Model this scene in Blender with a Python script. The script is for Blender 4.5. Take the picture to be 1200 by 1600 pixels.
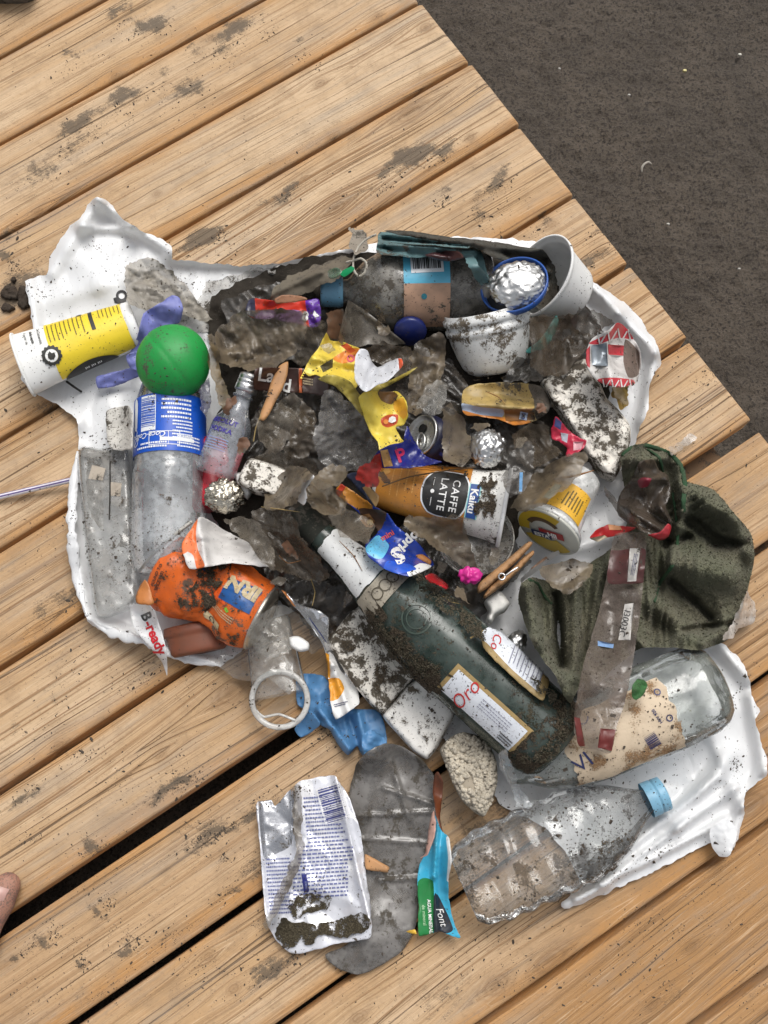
import bpy, bmesh, math, random
import numpy as np
from mathutils import Vector, Matrix, geometry, noise as mnoise
random.seed(7)
SC = bpy.context.scene
for _o in list(bpy.data.objects):
    bpy.data.objects.remove(_o)
R_ = math.radians
# ------------------------------------------------------------------ camera
CAM_H = 0.90                       # metres above the deck boards
TX, TY, FPX = 0.246271, 0.0098853, 1582.15
cx_, sx_, cy_, sy_ = math.cos(TX), math.sin(TX), math.cos(TY), math.sin(TY)
CR = np.array([[cy_, 0, sy_], [0, 1, 0], [-sy_, 0, cy_]]) @ np.array([[1, 0, 0], [0, cx_, -sx_], [0, sx_, cx_]])
cam_d = bpy.data.cameras.new('camera')
cam = bpy.data.objects.new('camera', cam_d)
SC.collection.objects.link(cam)
cam.location = (0, 0, CAM_H)
cam.rotation_euler = Matrix(CR.tolist()).to_euler()
cam_d.sensor_fit = 'VERTICAL'
cam_d.sensor_height = 24.0
cam_d.sensor_width = 18.0
cam_d.lens = FPX / 1600 * 24.0
cam_d.clip_start = 0.02
cam_d.clip_end = 300
SC.camera = cam
# ------------------------------------------------------------------ light
W = bpy.data.worlds.new('World')
SC.world = W
W.use_nodes = True
wn = W.node_tree.nodes
wl = W.node_tree.links
wn.clear()
wo = wn.new('ShaderNodeOutputWorld')
wb = wn.new('ShaderNodeBackground')
sky = wn.new('ShaderNodeTexSky')
sky.sky_type = 'NISHITA'
sky.sun_disc = False
SUN_EL, SUN_AZ = 58.0, 20.0         # elevation, azimuth of the sun clockwise from +Y
sky.sun_elevation = R_(SUN_EL)
sky.sun_rotation = R_(SUN_AZ)
sky.air_density = 1.0
sky.dust_density = 5.0
sky.ozone_density = 1.0
hs = wn.new('ShaderNodeHueSaturation')     # overcast: the blue is mostly washed out
hs.inputs['Saturation'].default_value = 0.22
wl.new(sky.outputs[0], hs.inputs['Color'])
wl.new(hs.outputs[0], wb.inputs['Color'])
wb.inputs['Strength'].default_value = 0.12
wl.new(wb.outputs[0], wo.inputs['Surface'])
sd = bpy.data.lights.new('sun', 'SUN')
sd.energy = 1.25
sd.angle = R_(30)
sd.color = (1.0, 0.965, 0.91)
so = bpy.data.objects.new('sun', sd)
SC.collection.objects.link(so)
_dir = Vector((math.sin(R_(SUN_AZ)) * math.cos(R_(SUN_EL)), math.cos(R_(SUN_AZ)) * math.cos(R_(SUN_EL)), math.sin(R_(SUN_EL))))
so.rotation_euler = _dir.to_track_quat('Z', 'Y').to_euler()
so.location = _dir * 5
SC.view_settings.view_transform = 'Standard'
SC.view_settings.look = 'None'
SC.view_settings.gamma = 1.0
SC.view_settings.use_curve_mapping = False
SC.view_settings.exposure = 0.30
SC.render.engine = 'CYCLES'
SC.cycles.use_denoising = True
SC.cycles.max_bounces = 10
SC.cycles.transparent_max_bounces = 40
SC.cycles.diffuse_bounces = 4
SC.cycles.sample_clamp_indirect = 6

# ------------------------------------------------------------------ numeric helpers
def P(px, py, z):
    """point of the scene that the photograph shows at pixel (px,py), z metres above the deck"""
    px = np.asarray(px, float); py = np.asarray(py, float); z = np.asarray(z, float)
    d = np.stack([(px - 600) / FPX, -(py - 800) / FPX, -np.ones_like(px)], -1) @ CR.T
    t = (z - CAM_H) / d[..., 2]
    out = d * t[..., None]
    out[..., 2] += CAM_H
    return out

def KPX(px, py, z):
    a = P(px - 5., py, z); b = P(px + 5., py, z); c = P(px, py - 5., z); d = P(px, py + 5., z)
    return float((np.linalg.norm(a - b) + np.linalg.norm(c - d)) / 20)

def _h(ix, iy, seed):
    ix = ix.astype(np.int64); iy = iy.astype(np.int64)
    n = (ix * 374761393 + iy * 668265263 + seed * 2147483647 + 1013904223) & 0xFFFFFFFF
    n = ((n ^ (n >> 13)) * 1274126177) & 0xFFFFFFFF
    n = ((n ^ (n >> 16)) * 2246822519) & 0xFFFFFFFF
    n = n ^ (n >> 15)
    return (n & 0xFFFFFF) / float(0xFFFFFF)

def vnoise(x, y, seed=0):
    x0 = np.floor(x); y0 = np.floor(y); fx = x - x0; fy = y - y0
    fx = fx * fx * fx * (fx * (fx * 6 - 15) + 10); fy = fy * fy * fy * (fy * (fy * 6 - 15) + 10)
    a = _h(x0, y0, seed); b = _h(x0 + 1, y0, seed); c = _h(x0, y0 + 1, seed); d = _h(x0 + 1, y0 + 1, seed)
    return (a * (1 - fx) + b * fx) * (1 - fy) + (c * (1 - fx) + d * fx) * fy

def fbm(x, y, seed=0, oct=4, gain=.5):
    s = 0; a = 1; t = 0
    for o in range(oct):
        s = s + a * vnoise(x * 2 ** o + 17.3 * o, y * 2 ** o - 9.1 * o, seed + o); t += a; a *= gain
    return s / t

def worley(x, y, seed=0):
    x0 = np.floor(x); y0 = np.floor(y)
    f1 = np.full(x.shape, 9.); f2 = np.full(x.shape, 9.); idv = np.zeros(x.shape)
    for i in (-1, 0, 1):
        for j in (-1, 0, 1):
            gx = x0 + i; gy = y0 + j
            d = np.hypot(gx + _h(gx, gy, seed) - x, gy + _h(gx, gy, seed + 77) - y)
            m = d < f1
            f2 = np.where(m, f1, np.minimum(f2, d)); idv = np.where(m, _h(gx, gy, seed + 5), idv); f1 = np.where(m, d, f1)
    return f1, f2, idv

def crumple(x, y, seed=0):
    """facets with sharp creases, about -1..1"""
    s = 0.; a = 1.; tot = 0.
    wx = x + .35 * (fbm(x * 1.3, y * 1.3, seed + 40, 2) - .5); wy = y + .35 * (fbm(x * 1.3, y * 1.3, seed + 41, 2) - .5)
    for o in range(3):
        f1, f2, i = worley(wx * 1.9 ** o, wy * 1.9 ** o, seed + 13 * o)
        s = s + a * ((f2 - f1) * (1 if o % 2 == 0 else -1) + .6 * (i - .5)); tot += a; a *= .55
    return s / tot * 1.3

def wrinkle(x, y, seed=0, stretch=3.0, oct=3):
    """long soft folds with sharp crests that wander and branch, 0..1"""
    r = np.random.RandomState(seed); s = 0.; tot = 0.; a = 1.
    th0 = r.uniform(0, math.pi)
    for o in range(oct):
        th = th0 + r.uniform(-.7, .7) + (fbm(x * .35, y * .35, seed + 50 + o, 2) - .5) * 2.2
        c, sn = np.cos(th), np.sin(th); u = (x * c + y * sn) / stretch; v = -x * sn + y * c
        f = 1.5 ** o * (1.35 ** o)
        n = 1 - np.abs(2 * vnoise(u * f + 7 * o, v * f + 3, seed + o * 7) - 1)
        s = s + a * n ** 1.6; tot += a; a *= .48
    return s / tot
_tins = {}
def tin(x, y, seed, sp, stretch=1.8):
    """crumpled film: flat facets between random points, with sharp creases; 0..1"""
    r = np.random.RandomState(seed); th = r.uniform(0, math.pi); c, sn = math.cos(th), math.sin(th)
    u = (x * c + y * sn) / (sp * stretch); v = (-x * sn + y * c) / sp
    key = (seed, sp, stretch)
    if key not in _tins:
        u0, u1, v0, v1 = u.min() - 2, u.max() + 2, v.min() - 2, v.max() + 2
        gv, gu = np.mgrid[v0:v1:1., u0:u1:1.]
        gu = gu.ravel() + r.uniform(-.48, .48, gu.size); gv = gv.ravel() + r.uniform(-.48, .48, gv.size)
        hz = r.beta(.8, .8, gu.size)
        vo, eo, fo, ov, oe, of = geometry.delaunay_2d_cdt([Vector((float(a), float(b))) for a, b in zip(gu, gv)], [], [], 0, 1e-5)
        src = [o[0] for o in ov]
        _tins[key] = (np.array([v_[:] for v_ in vo]), np.array(fo), hz[src])
    pts, tri, hz = _tins[key]; z = np.full(np.shape(u), .5)
    for a, b, d in tri:
        A, B, D = pts[a], pts[b], pts[d]
        m = (u >= min(A[0], B[0], D[0])) & (u <= max(A[0], B[0], D[0])) & (v >= min(A[1], B[1], D[1])) & (v <= max(A[1], B[1], D[1]))
        if not m.any(): continue
        den = (B[1] - D[1]) * (A[0] - D[0]) + (D[0] - B[0]) * (A[1] - D[1])
        if abs(den) < 1e-12: continue
        w1 = ((B[1] - D[1]) * (u[m] - D[0]) + (D[0] - B[0]) * (v[m] - D[1])) / den; w2 = ((D[1] - A[1]) * (u[m] - D[0]) + (A[0] - D[0]) * (v[m] - D[1])) / den; w3 = 1 - w1 - w2
        ok = (w1 >= -1e-6) & (w2 >= -1e-6) & (w3 >= -1e-6); zz = z[m]; zz[ok] = (w1 * hz[a] + w2 * hz[b] + w3 * hz[d])[ok]; z[m] = zz
    return z
def smooth(a, b, x):
    t = np.clip((x - a) / (b - a), 0, 1)
    return t * t * (3 - 2 * t)

def pip(px, py, poly):
    poly = np.asarray(poly, float); n = len(poly); c = np.zeros(px.shape, bool)
    for i in range(n):
        x1, y1 = poly[i]; x2, y2 = poly[i - 1]
        if y1 == y2: continue
        c ^= ((y1 > py) != (y2 > py)) & (px < (x2 - x1) * (py - y1) / (y2 - y1) + x1)
    return c

def segdist(px, py, pts, closed=True):
    pts = np.asarray(pts, float); n = len(pts); d = np.full(np.shape(px), 1e9)
    for i in range(n if closed else n - 1):
        a = pts[i]; b = pts[(i + 1) % n]; ab = b - a; L = (ab @ ab) + 1e-12
        t = np.clip(((px - a[0]) * ab[0] + (py - a[1]) * ab[1]) / L, 0, 1)
        d = np.minimum(d, np.hypot(px - a[0] - t * ab[0], py - a[1] - t * ab[1]))
    return d

def curve_pts(pts, step, closed=True, sm=.65):
    """Catmull-Rom through the traced points, resampled"""
    pts = np.asarray(pts, float); n = len(pts); out = []
    for i in range(n if closed else n - 1):
        p0, p1, p2, p3 = [pts[(i + k) % n] if closed else pts[min(max(i + k, 0), n - 1)] for k in (-1, 0, 1, 2)]
        L = np.linalg.norm(p2 - p1); m = max(1, int(round(L / step)))
        for q in range(m):
            t = q / m
            c = .5 * ((2 * p1) + (-p0 + p2) * t + (2 * p0 - 5 * p1 + 4 * p2 - p3) * t * t + (-p0 + 3 * p1 - 3 * p2 + p3) * t ** 3)
            out.append(sm * c + (1 - sm) * (p1 + (p2 - p1) * t))
    if not closed: out.append(pts[-1])
    return np.array(out)

# height map of whatever has been laid down so far (so that films drape over what lies under them)
HR = .002; HX0, HX1, HY0, HY1 = -.62, .62, -.34, .86
HN = (int((HY1 - HY0) / HR), int((HX1 - HX0) / HR))
HM = np.zeros(HN)
def reg(V):
    V = np.asarray(V)
    ix = ((V[:, 0] - HX0) / HR).astype(int); iy = ((V[:, 1] - HY0) / HR).astype(int)
    ok = (ix > 1) & (iy > 1) & (ix < HN[1] - 2) & (iy < HN[0] - 2)
    ix = ix[ok]; iy = iy[ok]; z = V[ok, 2]
    for a in (0, 1):
        for b in (0, 1):
            np.maximum.at(HM, (iy + a, ix + b), z)
def hmap(bx, sig=3, grow=1):
    x0 = max(0, int((bx[0] - HX0) / HR) - 20); x1 = min(HN[1], int((bx[1] - HX0) / HR) + 20)
    y0 = max(0, int((bx[2] - HY0) / HR) - 20); y1 = min(HN[0], int((bx[3] - HY0) / HR) + 20)
    A = HM[y0:y1, x0:x1].copy()
    for _ in range(grow):
        B = A.copy()
        B[1:] = np.maximum(B[1:], A[:-1]); B[:-1] = np.maximum(B[:-1], A[1:])
        C = B.copy()
        C[:, 1:] = np.maximum(C[:, 1:], B[:, :-1]); C[:, :-1] = np.maximum(C[:, :-1], B[:, 1:]); A = C
    if sig > 0:
        r = int(sig * 2.5) + 1; k = np.exp(-.5 * (np.arange(-r, r + 1) / sig) ** 2); k /= k.sum()
        A = np.pad(A, r, mode='edge')
        A = sum(k[i] * A[i:A.shape[0] - 2 * r + i] for i in range(2 * r + 1))
        A = sum(k[i] * A[:, i:A.shape[1] - 2 * r + i] for i in range(2 * r + 1))
    def f(x, y):
        u = np.clip((x - HX0) / HR - x0 - .5, 0, A.shape[1] - 1.001); v = np.clip((y - HY0) / HR - y0 - .5, 0, A.shape[0] - 1.001)
        i = u.astype(int); j = v.astype(int); fu = u - i; fv = v - j
        return (A[j, i] * (1 - fu) + A[j, i + 1] * fu) * (1 - fv) + (A[j + 1, i] * (1 - fu) + A[j + 1, i + 1] * fu) * fv
    return f

# ------------------------------------------------------------------ objects
COL = SC.collection
def tag(o, label=None, cat=None, group=None, kind=None):
    if label: o['label'] = label
    if cat: o['category'] = cat
    if group: o['group'] = group
    if kind: o['kind'] = kind
    return o
def mk(name, V, F, mats, mi=None, parent=None, smooth_=True, kind=None, attrs=None):
    V = np.asarray(V, float)
    org = np.array([(V[:, 0].min() + V[:, 0].max()) / 2, (V[:, 1].min() + V[:, 1].max()) / 2, V[:, 2].min()])
    if parent is not None and parent.type == 'EMPTY' and not parent.get('_set'):
        parent.location = org; parent['_set'] = 1
    me = bpy.data.meshes.new(name)
    me.from_pydata((V - org).tolist(), [], [list(map(int, f)) for f in F])
    for m in (mats if isinstance(mats, (list, tuple)) else [mats]): me.materials.append(m)
    if mi is not None: me.polygons.foreach_set('material_index', np.asarray(mi, np.int32))
    me.polygons.foreach_set('use_smooth', np.full(len(me.polygons), smooth_))
    for an, (ty, data) in (attrs or {}).items():
        a = me.attributes.new(an, ty, 'POINT')
        a.data.foreach_set('vector' if ty == 'FLOAT_VECTOR' else 'value', np.asarray(data, np.float32).ravel())
    me.update()
    o = bpy.data.objects.new(name, me); COL.objects.link(o)
    if parent is not None:
        o.parent = parent
        wp = np.zeros(3); q = parent
        while q is not None: wp += np.array(q.location); q = q.parent
        o.location = org - wp
    else: o.location = org
    if kind: o['kind'] = kind
    return o
def thing(name, label, cat, group=None):
    o = bpy.data.objects.new(name, None); COL.objects.link(o); o.empty_display_size = .01
    return tag(o, label, cat, group)

class Sheet: pass
def sheet(outline, mats, zones=(), lift=.003, cr=(40, .004), folds=(), bumps=(), sig=4, grow=2, seed=1, step=5, jag=1.2, thick=0.0,
          name='sheet', label=None, cat=None, group=None, parent=None, zfun=None, register=True, tilt=None, droop=0.0, smoothing=True, zmin=None, curl=0.0, fine=0.0, kind=None, soft=0.0, stretch=3.0, corner=.65, oct=3):
    """a bendable sheet (film, foil, paper, cloth): traced outline, draped on what lies below, creased"""
    rs = np.random.RandomState(seed)
    out = curve_pts(outline, step, True, corner) if jag >= 0 else np.array(outline, float)
    if jag > 0:
        n = len(out); nx = np.roll(out, -1, 0) - np.roll(out, 1, 0); nx = np.stack([-nx[:, 1], nx[:, 0]], 1) / (np.linalg.norm(nx, axis=1)[:, None] + 1e-9)
        s = np.cumsum(np.linalg.norm(out - np.roll(out, 1, 0), axis=1))
        out = out + nx * ((fbm(s / 14., s * 0 + seed * 3.3, seed, 3) - .5) * 4 * jag + (fbm(s / 3.6, s * 0 + seed * 1.7, seed + 21, 2) - .5) * 1.5 * jag)[:, None]
    keep = np.linalg.norm(out - np.roll(out, 1, 0), axis=1) > .4
    out = out[keep]
    x0, y0 = out.min(0); x1, y1 = out.max(0)
    gy, gx = np.mgrid[y0:y1:step * .87, x0:x1:step]
    gx = gx + (np.arange(gx.shape[0])[:, None] % 2) * step * .5
    gx = gx.ravel() + rs.uniform(-.2, .2, gx.size) * step; gy = gy.ravel() + rs.uniform(-.2, .2, gy.size) * step
    ins = pip(gx, gy, out); gx = gx[ins]; gy = gy[ins]
    ok = segdist(gx, gy, out) > step * .45
    pts = [tuple(p) for p in out] + list(zip(gx[ok], gy[ok]))
    n0 = len(out); faces = [list(range(n0))]
    for z, m in zones:
        zz = curve_pts(z, step * 1.2) if len(z) > 4 else np.array(z, float)
        i0 = len(pts); pts += [tuple(p) for p in zz]; faces.append(list(range(i0, i0 + len(zz))))
    vo, eo, fo, ov, oe, of = geometry.delaunay_2d_cdt([Vector((float(a), float(b))) for a, b in pts], [], faces, 1, 1e-4)
    px = np.array([v[0] for v in vo]); py = np.array([v[1] for v in vo])
    F = []; mi = []
    ml = list(mats) if isinstance(mats, (list, tuple)) else [mats]
    zm = []
    for z, m in zones:
        if m not in ml: ml.append(m)
        zm.append(ml.index(m))
    for f, o in zip(fo, of):
        if 0 not in o: continue
        F.append(f[::-1]); zi = max(o); mi.append(0 if zi == 0 else zm[zi - 1])
    cpx, cpy = np.mean(out, 0)
    c0 = P(np.array([x0, x1, x0, x1]), np.array([y0, y0, y1, y1]), np.full(4, .03))
    hf = zfun or hmap((c0[:, 0].min(), c0[:, 0].max(), c0[:, 1].min(), c0[:, 1].max()), sig, grow)
    def extra(ax, ay, xy):
        z = np.full(np.shape(ax), lift, float)
        if cr and soft > 0: z = z + cr[1] * (soft * wrinkle(ax / cr[0], ay / cr[0], seed, stretch, oct) * 1.3 + (1 - soft) * .5 * (1 + crumple(ax / cr[0] * .7, ay / cr[0] * .7, seed)))
        elif cr and soft < 0: z = z + cr[1] * (.70 * tin(ax, ay, seed, cr[0], stretch) + .30 * tin(ax, ay, seed + 1000, cr[0] * .42, stretch * .8))
        elif cr: z = z + cr[1] * .5 * (1 + crumple(ax / cr[0], ay / cr[0], seed))
        if fine: z = z + fine * (fbm(ax / 5., ay / 5., seed + 9, 3) - .5)
        for (a, b, w, h) in folds:
            d = segdist(ax, ay, [a, b], False); z = z + h * np.exp(-(d / w) ** 2 * 1.2)
        for (bx, by, r, h) in bumps: z = z + h * np.exp(-((ax - bx) ** 2 + (ay - by) ** 2) / r ** 2)
        if tilt: z = z + tilt[0] * (ax - cpx) + tilt[1] * (ay - cpy)
        if droop or curl:
            d = segdist(ax, ay, out[::3]); z = z - droop * np.exp(-d / 10.) + curl * np.exp(-(d / 12.) ** 2)
        return z
    if soft < 0:
        for _q in (0, 1): tin(np.array([x0, x1, x0, x1, px.min(), px.max()]), np.array([y0, y0, y1, y1, py.min(), py.max()]), seed + 1000 * _q, cr[0] * (1, .42)[_q] if cr else 9, stretch * (1, .8)[_q])
    def zat(ax, ay, it=4):
        ax = np.asarray(ax, float); ay = np.asarray(ay, float); z = np.full(ax.shape, .02)
        ex = extra(ax, ay, None)
        for _ in range(it):
            p = P(ax, ay, z); z = hf(p[..., 0], p[..., 1]) + ex
            z = np.maximum(z, .0012 if zmin is None else zmin)
        return z
    z = zat(px, py)
    V = P(px, py, z)
    S = Sheet(); S.zat = zat; S.out = out
    o = mk(name, V, F, ml, mi, parent, smoothing)
    if label: tag(o, label, cat, group)
    if kind: o['kind'] = kind
    if thick > 0:
        md = o.modifiers.new('thick', 'SOLIDIFY'); md.thickness = thick; md.offset = -1
    if register: reg(V)
    S.o = o; S.V = V
    return S

def slab(outline, z0, thick, mat, edge=6, step=4, seed=1, rough=(0, 0, 0), tilt=None, zones=(), bevel_pow=2.0, **kw):
    """a solid piece with a traced outline: rounded top, side walls, flat underside"""
    out = np.array(outline, float)
    out = curve_pts(out, step); n = len(out)
    ed = lambda ax, ay: segdist(ax, ay, out)
    x0, y0 = out.min(0); x1, y1 = out.max(0); c = out.mean(0)
    if z0 is None:
        q = P(out[:, 0], out[:, 1], np.full(n, .02)); ix = ((q[:, 0] - HX0) / HR).astype(int); iy = ((q[:, 1] - HY0) / HR).astype(int)
        z0 = float(np.percentile(HM[np.clip(iy, 0, HN[0] - 1), np.clip(ix, 0, HN[1] - 1)], 55))
    rs = np.random.RandomState(seed)
    gy, gx = np.mgrid[y0:y1:step * .87, x0:x1:step]
    gx = (gx + (np.arange(gx.shape[0])[:, None] % 2) * step * .5).ravel(); gy = gy.ravel()
    ins = pip(gx, gy, out); gx = gx[ins]; gy = gy[ins]; k = ed(gx, gy) > step * .45
    pts = [tuple(p) for p in out] + list(zip(gx[k], gy[k]))
    faces = [list(range(n))]
    ml = [mat]; zm = []
    for z, m in zones:
        zz = curve_pts(z, step * 1.2); i0 = len(pts); pts += [tuple(p) for p in zz]; faces.append(list(range(i0, i0 + len(zz))))
        if m not in ml: ml.append(m)
        zm.append(ml.index(m))
    vo, eo, fo, ov, oe, of = geometry.delaunay_2d_cdt([Vector((float(a), float(b))) for a, b in pts], [], faces, 1, 1e-4)
    px = np.array([v[0] for v in vo]); py = np.array([v[1] for v in vo])
    def top(ax, ay):
        d = ed(ax, ay); t = np.clip(d / edge, 0, 1)
        z = z0 + thick * (.45 + .55 * (1 - (1 - t) ** bevel_pow) ** (1 / bevel_pow))
        sc, am, sh = rough
        if am: z = z + am * (fbm(ax / sc, ay / sc, seed, 4) - .5) * 2 + sh * crumple(ax / sc, ay / sc, seed + 3)
        if tilt: z = z + tilt[0] * (ax - c[0]) + tilt[1] * (ay - c[1])
        return z
    zt = top(px, py); V = P(px, py, zt)
    F = []; mi = []
    for f, o in zip(fo, of):
        if 0 not in o: continue
        F.append(f[::-1]); mi.append(0 if max(o) == 0 else zm[max(o) - 1])
    # border loop: vertices that came from the outline
    m = {}
    for i, srcs in enumerate(ov):
        for s in srcs:
            if s < n: m[s] = i
    loop = [m[i] for i in range(n) if i in m]
    tz = (tilt[0] * (px[loop] - c[0]) + tilt[1] * (py[loop] - c[1])) if tilt else 0
    lo = P(px[loop], py[loop], zt[loop]); lo[:, 2] = z0 + tz
    b0 = len(V); V = np.vstack([V, lo, [[lo[:, 0].mean(), lo[:, 1].mean(), lo[:, 2].mean()]]]); L = len(loop)
    a2 = np.array(out); area = np.sum(a2[:, 0] * np.roll(a2[:, 1], -1) - np.roll(a2[:, 0], -1) * a2[:, 1])
    for i in range(L):
        j = (i + 1) % L
        q = [loop[i], loop[j], b0 + j, b0 + i]; tri = [b0 + i, b0 + j, b0 + L]
        if area > 0: q = q[::-1]; tri = tri[::-1]
        F += [q[::-1], tri[::-1]]; mi += [0, 0]
    name = kw.get('name', 'piece'); parent = kw.get('parent')
    o = mk(name, V, F, ml, mi, parent, kw.get('smooth', True))
    if kw.get('label'): tag(o, kw['label'], kw['cat'], kw.get('group'))
    if kw.get('kind'): o['kind'] = kw['kind']
    if kw.get('register', True): reg(V)
    S = Sheet(); S.o = o; S.V = V
    S.zat = lambda ax, ay: top(np.asarray(ax, float), np.asarray(ay, float))
    return S

def refine2d(p, F, mx):
    p = np.asarray(p, float)
    if max(np.ptp(p[:, 0]), np.ptp(p[:, 1])) < mx * 1.3 or len(p) > 400: return p, F
    bm = bmesh.new(); vs = [bm.verts.new((a, b, 0)) for a, b in p]
    for f in F:
        try: bm.faces.new([vs[i] for i in f])
        except ValueError: pass
    bmesh.ops.triangulate(bm, faces=bm.faces[:])
    for _ in range(5):
        es = [e for e in bm.edges if e.calc_length() > mx]
        if not es: break
        bmesh.ops.subdivide_edges(bm, edges=es, cuts=1); bmesh.ops.triangulate(bm, faces=bm.faces[:])
    bm.verts.index_update()
    P2 = np.array([v.co[:2] for v in bm.verts]); F2 = [[v.index for v in f.verts] for f in bm.faces]; bm.free()
    return P2, F2
class Rev:
    """body of revolution between two pixels at given heights; radii in photo pixels"""
    def __init__(s, p0, p1, prof, squash=1.0, dent=None, ry=None):
        s.A = P(p0[0], p0[1], p0[2]); s.B = P(p1[0], p1[1], p1[2])
        s.k = KPX((p0[0] + p1[0]) / 2, (p0[1] + p1[1]) / 2, (p0[2] + p1[2]) / 2)
        s.L = float(np.linalg.norm(s.B - s.A)); s.ax = (s.B - s.A) / s.L
        s.sd = np.cross(s.ax, [0, 0, 1.0])
        if np.linalg.norm(s.sd) < 1e-3: s.sd = np.array([1., 0, 0])
        s.sd /= np.linalg.norm(s.sd)
        s.up = np.cross(s.sd, s.ax)
        s.t = np.array([p[0] for p in prof], float); s.r = np.array([p[1] for p in prof], float) * s.k
        s.q = squash; s.dent = dent
    def rad(s, t): return np.interp(t, s.t, s.r)
    def pt(s, t, a, off=0., r=None):
        t = np.asarray(t, float); a = np.asarray(a, float)
        r = (s.rad(t) if r is None else r)
        if s.dent is not None: r = r * (1 + s.dent(t, a))
        r = r + off
        return s.A + s.ax * (t * s.L)[..., None] + s.sd * (r * np.sin(a))[..., None] + s.up * (r * np.cos(a) * s.q)[..., None]
    def body(s, name, mat, parent=None, seg=40, sub=3.0, caps=(True, True), ranges=None, off=0., mats=None, mfun=None, inner=0., **kw):
        # rings follow the profile points, refined along the axis
        ts = []; rr = []
        for i in range(len(s.t) - 1):
            d = math.hypot((s.t[i + 1] - s.t[i]) * s.L, s.r[i + 1] - s.r[i]); m = max(1, int(d / (sub * s.k * 1.5)))
            for q in range(m):
                f = q / m; ts.append(s.t[i] + (s.t[i + 1] - s.t[i]) * f); rr.append(s.r[i] + (s.r[i + 1] - s.r[i]) * f)
        ts.append(s.t[-1]); rr.append(s.r[-1]); ts = np.array(ts); rr = np.array(rr)
        a = np.linspace(-math.pi, math.pi, seg, endpoint=False)
        T, A = np.meshgrid(ts, a, indexing='ij'); RR = np.repeat(rr[:, None], seg, 1)
        V = s.pt(T, A, off, RR).reshape(-1, 3); F = []; mi = []
        n = len(ts)
        for i in range(n - 1):
            for j in range(seg):
                F.append([i * seg + j, i * seg + (j + 1) % seg, (i + 1) * seg + (j + 1) % seg, (i + 1) * seg + j])
                mi.append(mfun(ts[i], a[j]) if mfun else 0)
        V = list(V)
        if caps[0]: F.append(list(range(seg))[::-1]); mi.append(0)
        if caps[1]: F.append([(n - 1) * seg + j for j in range(seg)]); mi.append(0)
        V = np.array(V)
        o = mk(name, V, F, mats or mat, mi, parent, True)
        if inner: md = o.modifiers.new('wall', 'SOLIDIFY'); md.thickness = inner; md.offset = -1
        if kw.get('label'): tag(o, kw['label'], kw['cat'], kw.get('group'))
        if kw.get('register', True): reg(V)
        return o
    def patch(s, name, mat, t0, t1, a0, a1, parent=None, off=.0004, jag=0., seed=3, nt=None, na=None, mats=None, mfun=None, thick=0.0002):
        nt = nt or max(2, int((t1 - t0) * s.L / (3 * s.k))); na = na or max(3, int(abs(a1 - a0) * s.rad((t0 + t1) / 2) / (3 * s.k)))
        u = np.linspace(0, 1, nt + 1); v = np.linspace(0, 1, na + 1); U, Vv = np.meshgrid(u, v, indexing='ij')
        T = t0 + (t1 - t0) * U; A = a0 + (a1 - a0) * Vv
        if jag:
            T = T + jag * (fbm(Vv * 7, Vv * 0 + seed, seed, 3) - .5) * (2 * U - 1) * (t1 - t0)
            A = A + jag * (fbm(U * 7, U * 0 + seed + 5, seed, 3) - .5) * (2 * Vv - 1) * (a1 - a0)
        V = s.pt(T, A, off).reshape(-1, 3); F = []; mi = []
        for i in range(nt):
            for j in range(na):
                F.append([i * (na + 1) + j, i * (na + 1) + j + 1, (i + 1) * (na + 1) + j + 1, (i + 1) * (na + 1) + j])
                mi.append(mfun((i + .5) / nt, (j + .5) / na) if mfun else 0)
        return mk(name, V, F, mats or mat, mi, parent, True)
    def flat(s, name, pts, faces, mat, t, a, rot, parent=None, off=.0008):
        """flat 2-d figure (metres) laid on the surface; rot = clockwise angle of its reading direction from the axis, seen from outside"""
        p = np.asarray(pts, float); c, sn = math.cos(rot), math.sin(rot)
        p, faces = refine2d(p, faces, .0042)
        dt = p[:, 0] * c + p[:, 1] * sn; da = p[:, 0] * sn - p[:, 1] * c
        T = t + dt / s.L; r = np.maximum(s.rad(np.clip(T, 0, 1)), 1e-4); A = a + da / s.rad(np.array(t))
        V = s.pt(T, A, off)
        return mk(name, V, faces, mat, None, parent, False)

_tc = {}
def text2d(body, size, bold=.0, shear=0., spacing=1.):
    """outline text as a triangulated flat mesh, centred, size = cap height"""
    key = (body, bold, shear, spacing)
    if key not in _tc:
        cu = bpy.data.curves.new('t', 'FONT'); cu.body = body; cu.size = 1; cu.align_x = 'CENTER'; cu.offset = bold; cu.shear = shear; cu.space_character = spacing
        cu.resolution_u = 3
        ob = bpy.data.objects.new('t', cu); COL.objects.link(ob)
        dg = bpy.context.evaluated_depsgraph_get(); dg.update()
        me = bpy.data.meshes.new_from_object(ob.evaluated_get(dg))
        bm = bmesh.new(); bm.from_mesh(me); bmesh.ops.triangulate(bm, faces=bm.faces[:])
        for _ in range(2):
            es = [e for e in bm.edges if e.calc_length() > .22]
            if es: bmesh.ops.subdivide_edges(bm, edges=es, cuts=1)
            bmesh.ops.triangulate(bm, faces=bm.faces[:])
        bmesh.ops.remove_doubles(bm, verts=bm.verts[:], dist=1e-5)
        V = np.array([v.co[:2] for v in bm.verts]); F = [[v.index for v in f.verts] for f in bm.faces]
        bm.free(); bpy.data.objects.remove(ob); bpy.data.curves.remove(cu); bpy.data.meshes.remove(me)
        V[:, 1] -= .345
        _tc[key] = (V / .69, F)
    V, F = _tc[key]
    return V * size, F
def rects2d(rs):
    V = []; F = []
    for (x0, y0, x1, y1) in rs:
        i = len(V); V += [(x0, y0), (x1, y0), (x1, y1), (x0, y1)]; F.append([i, i + 1, i + 2, i + 3])
    return np.array(V), F
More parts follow.
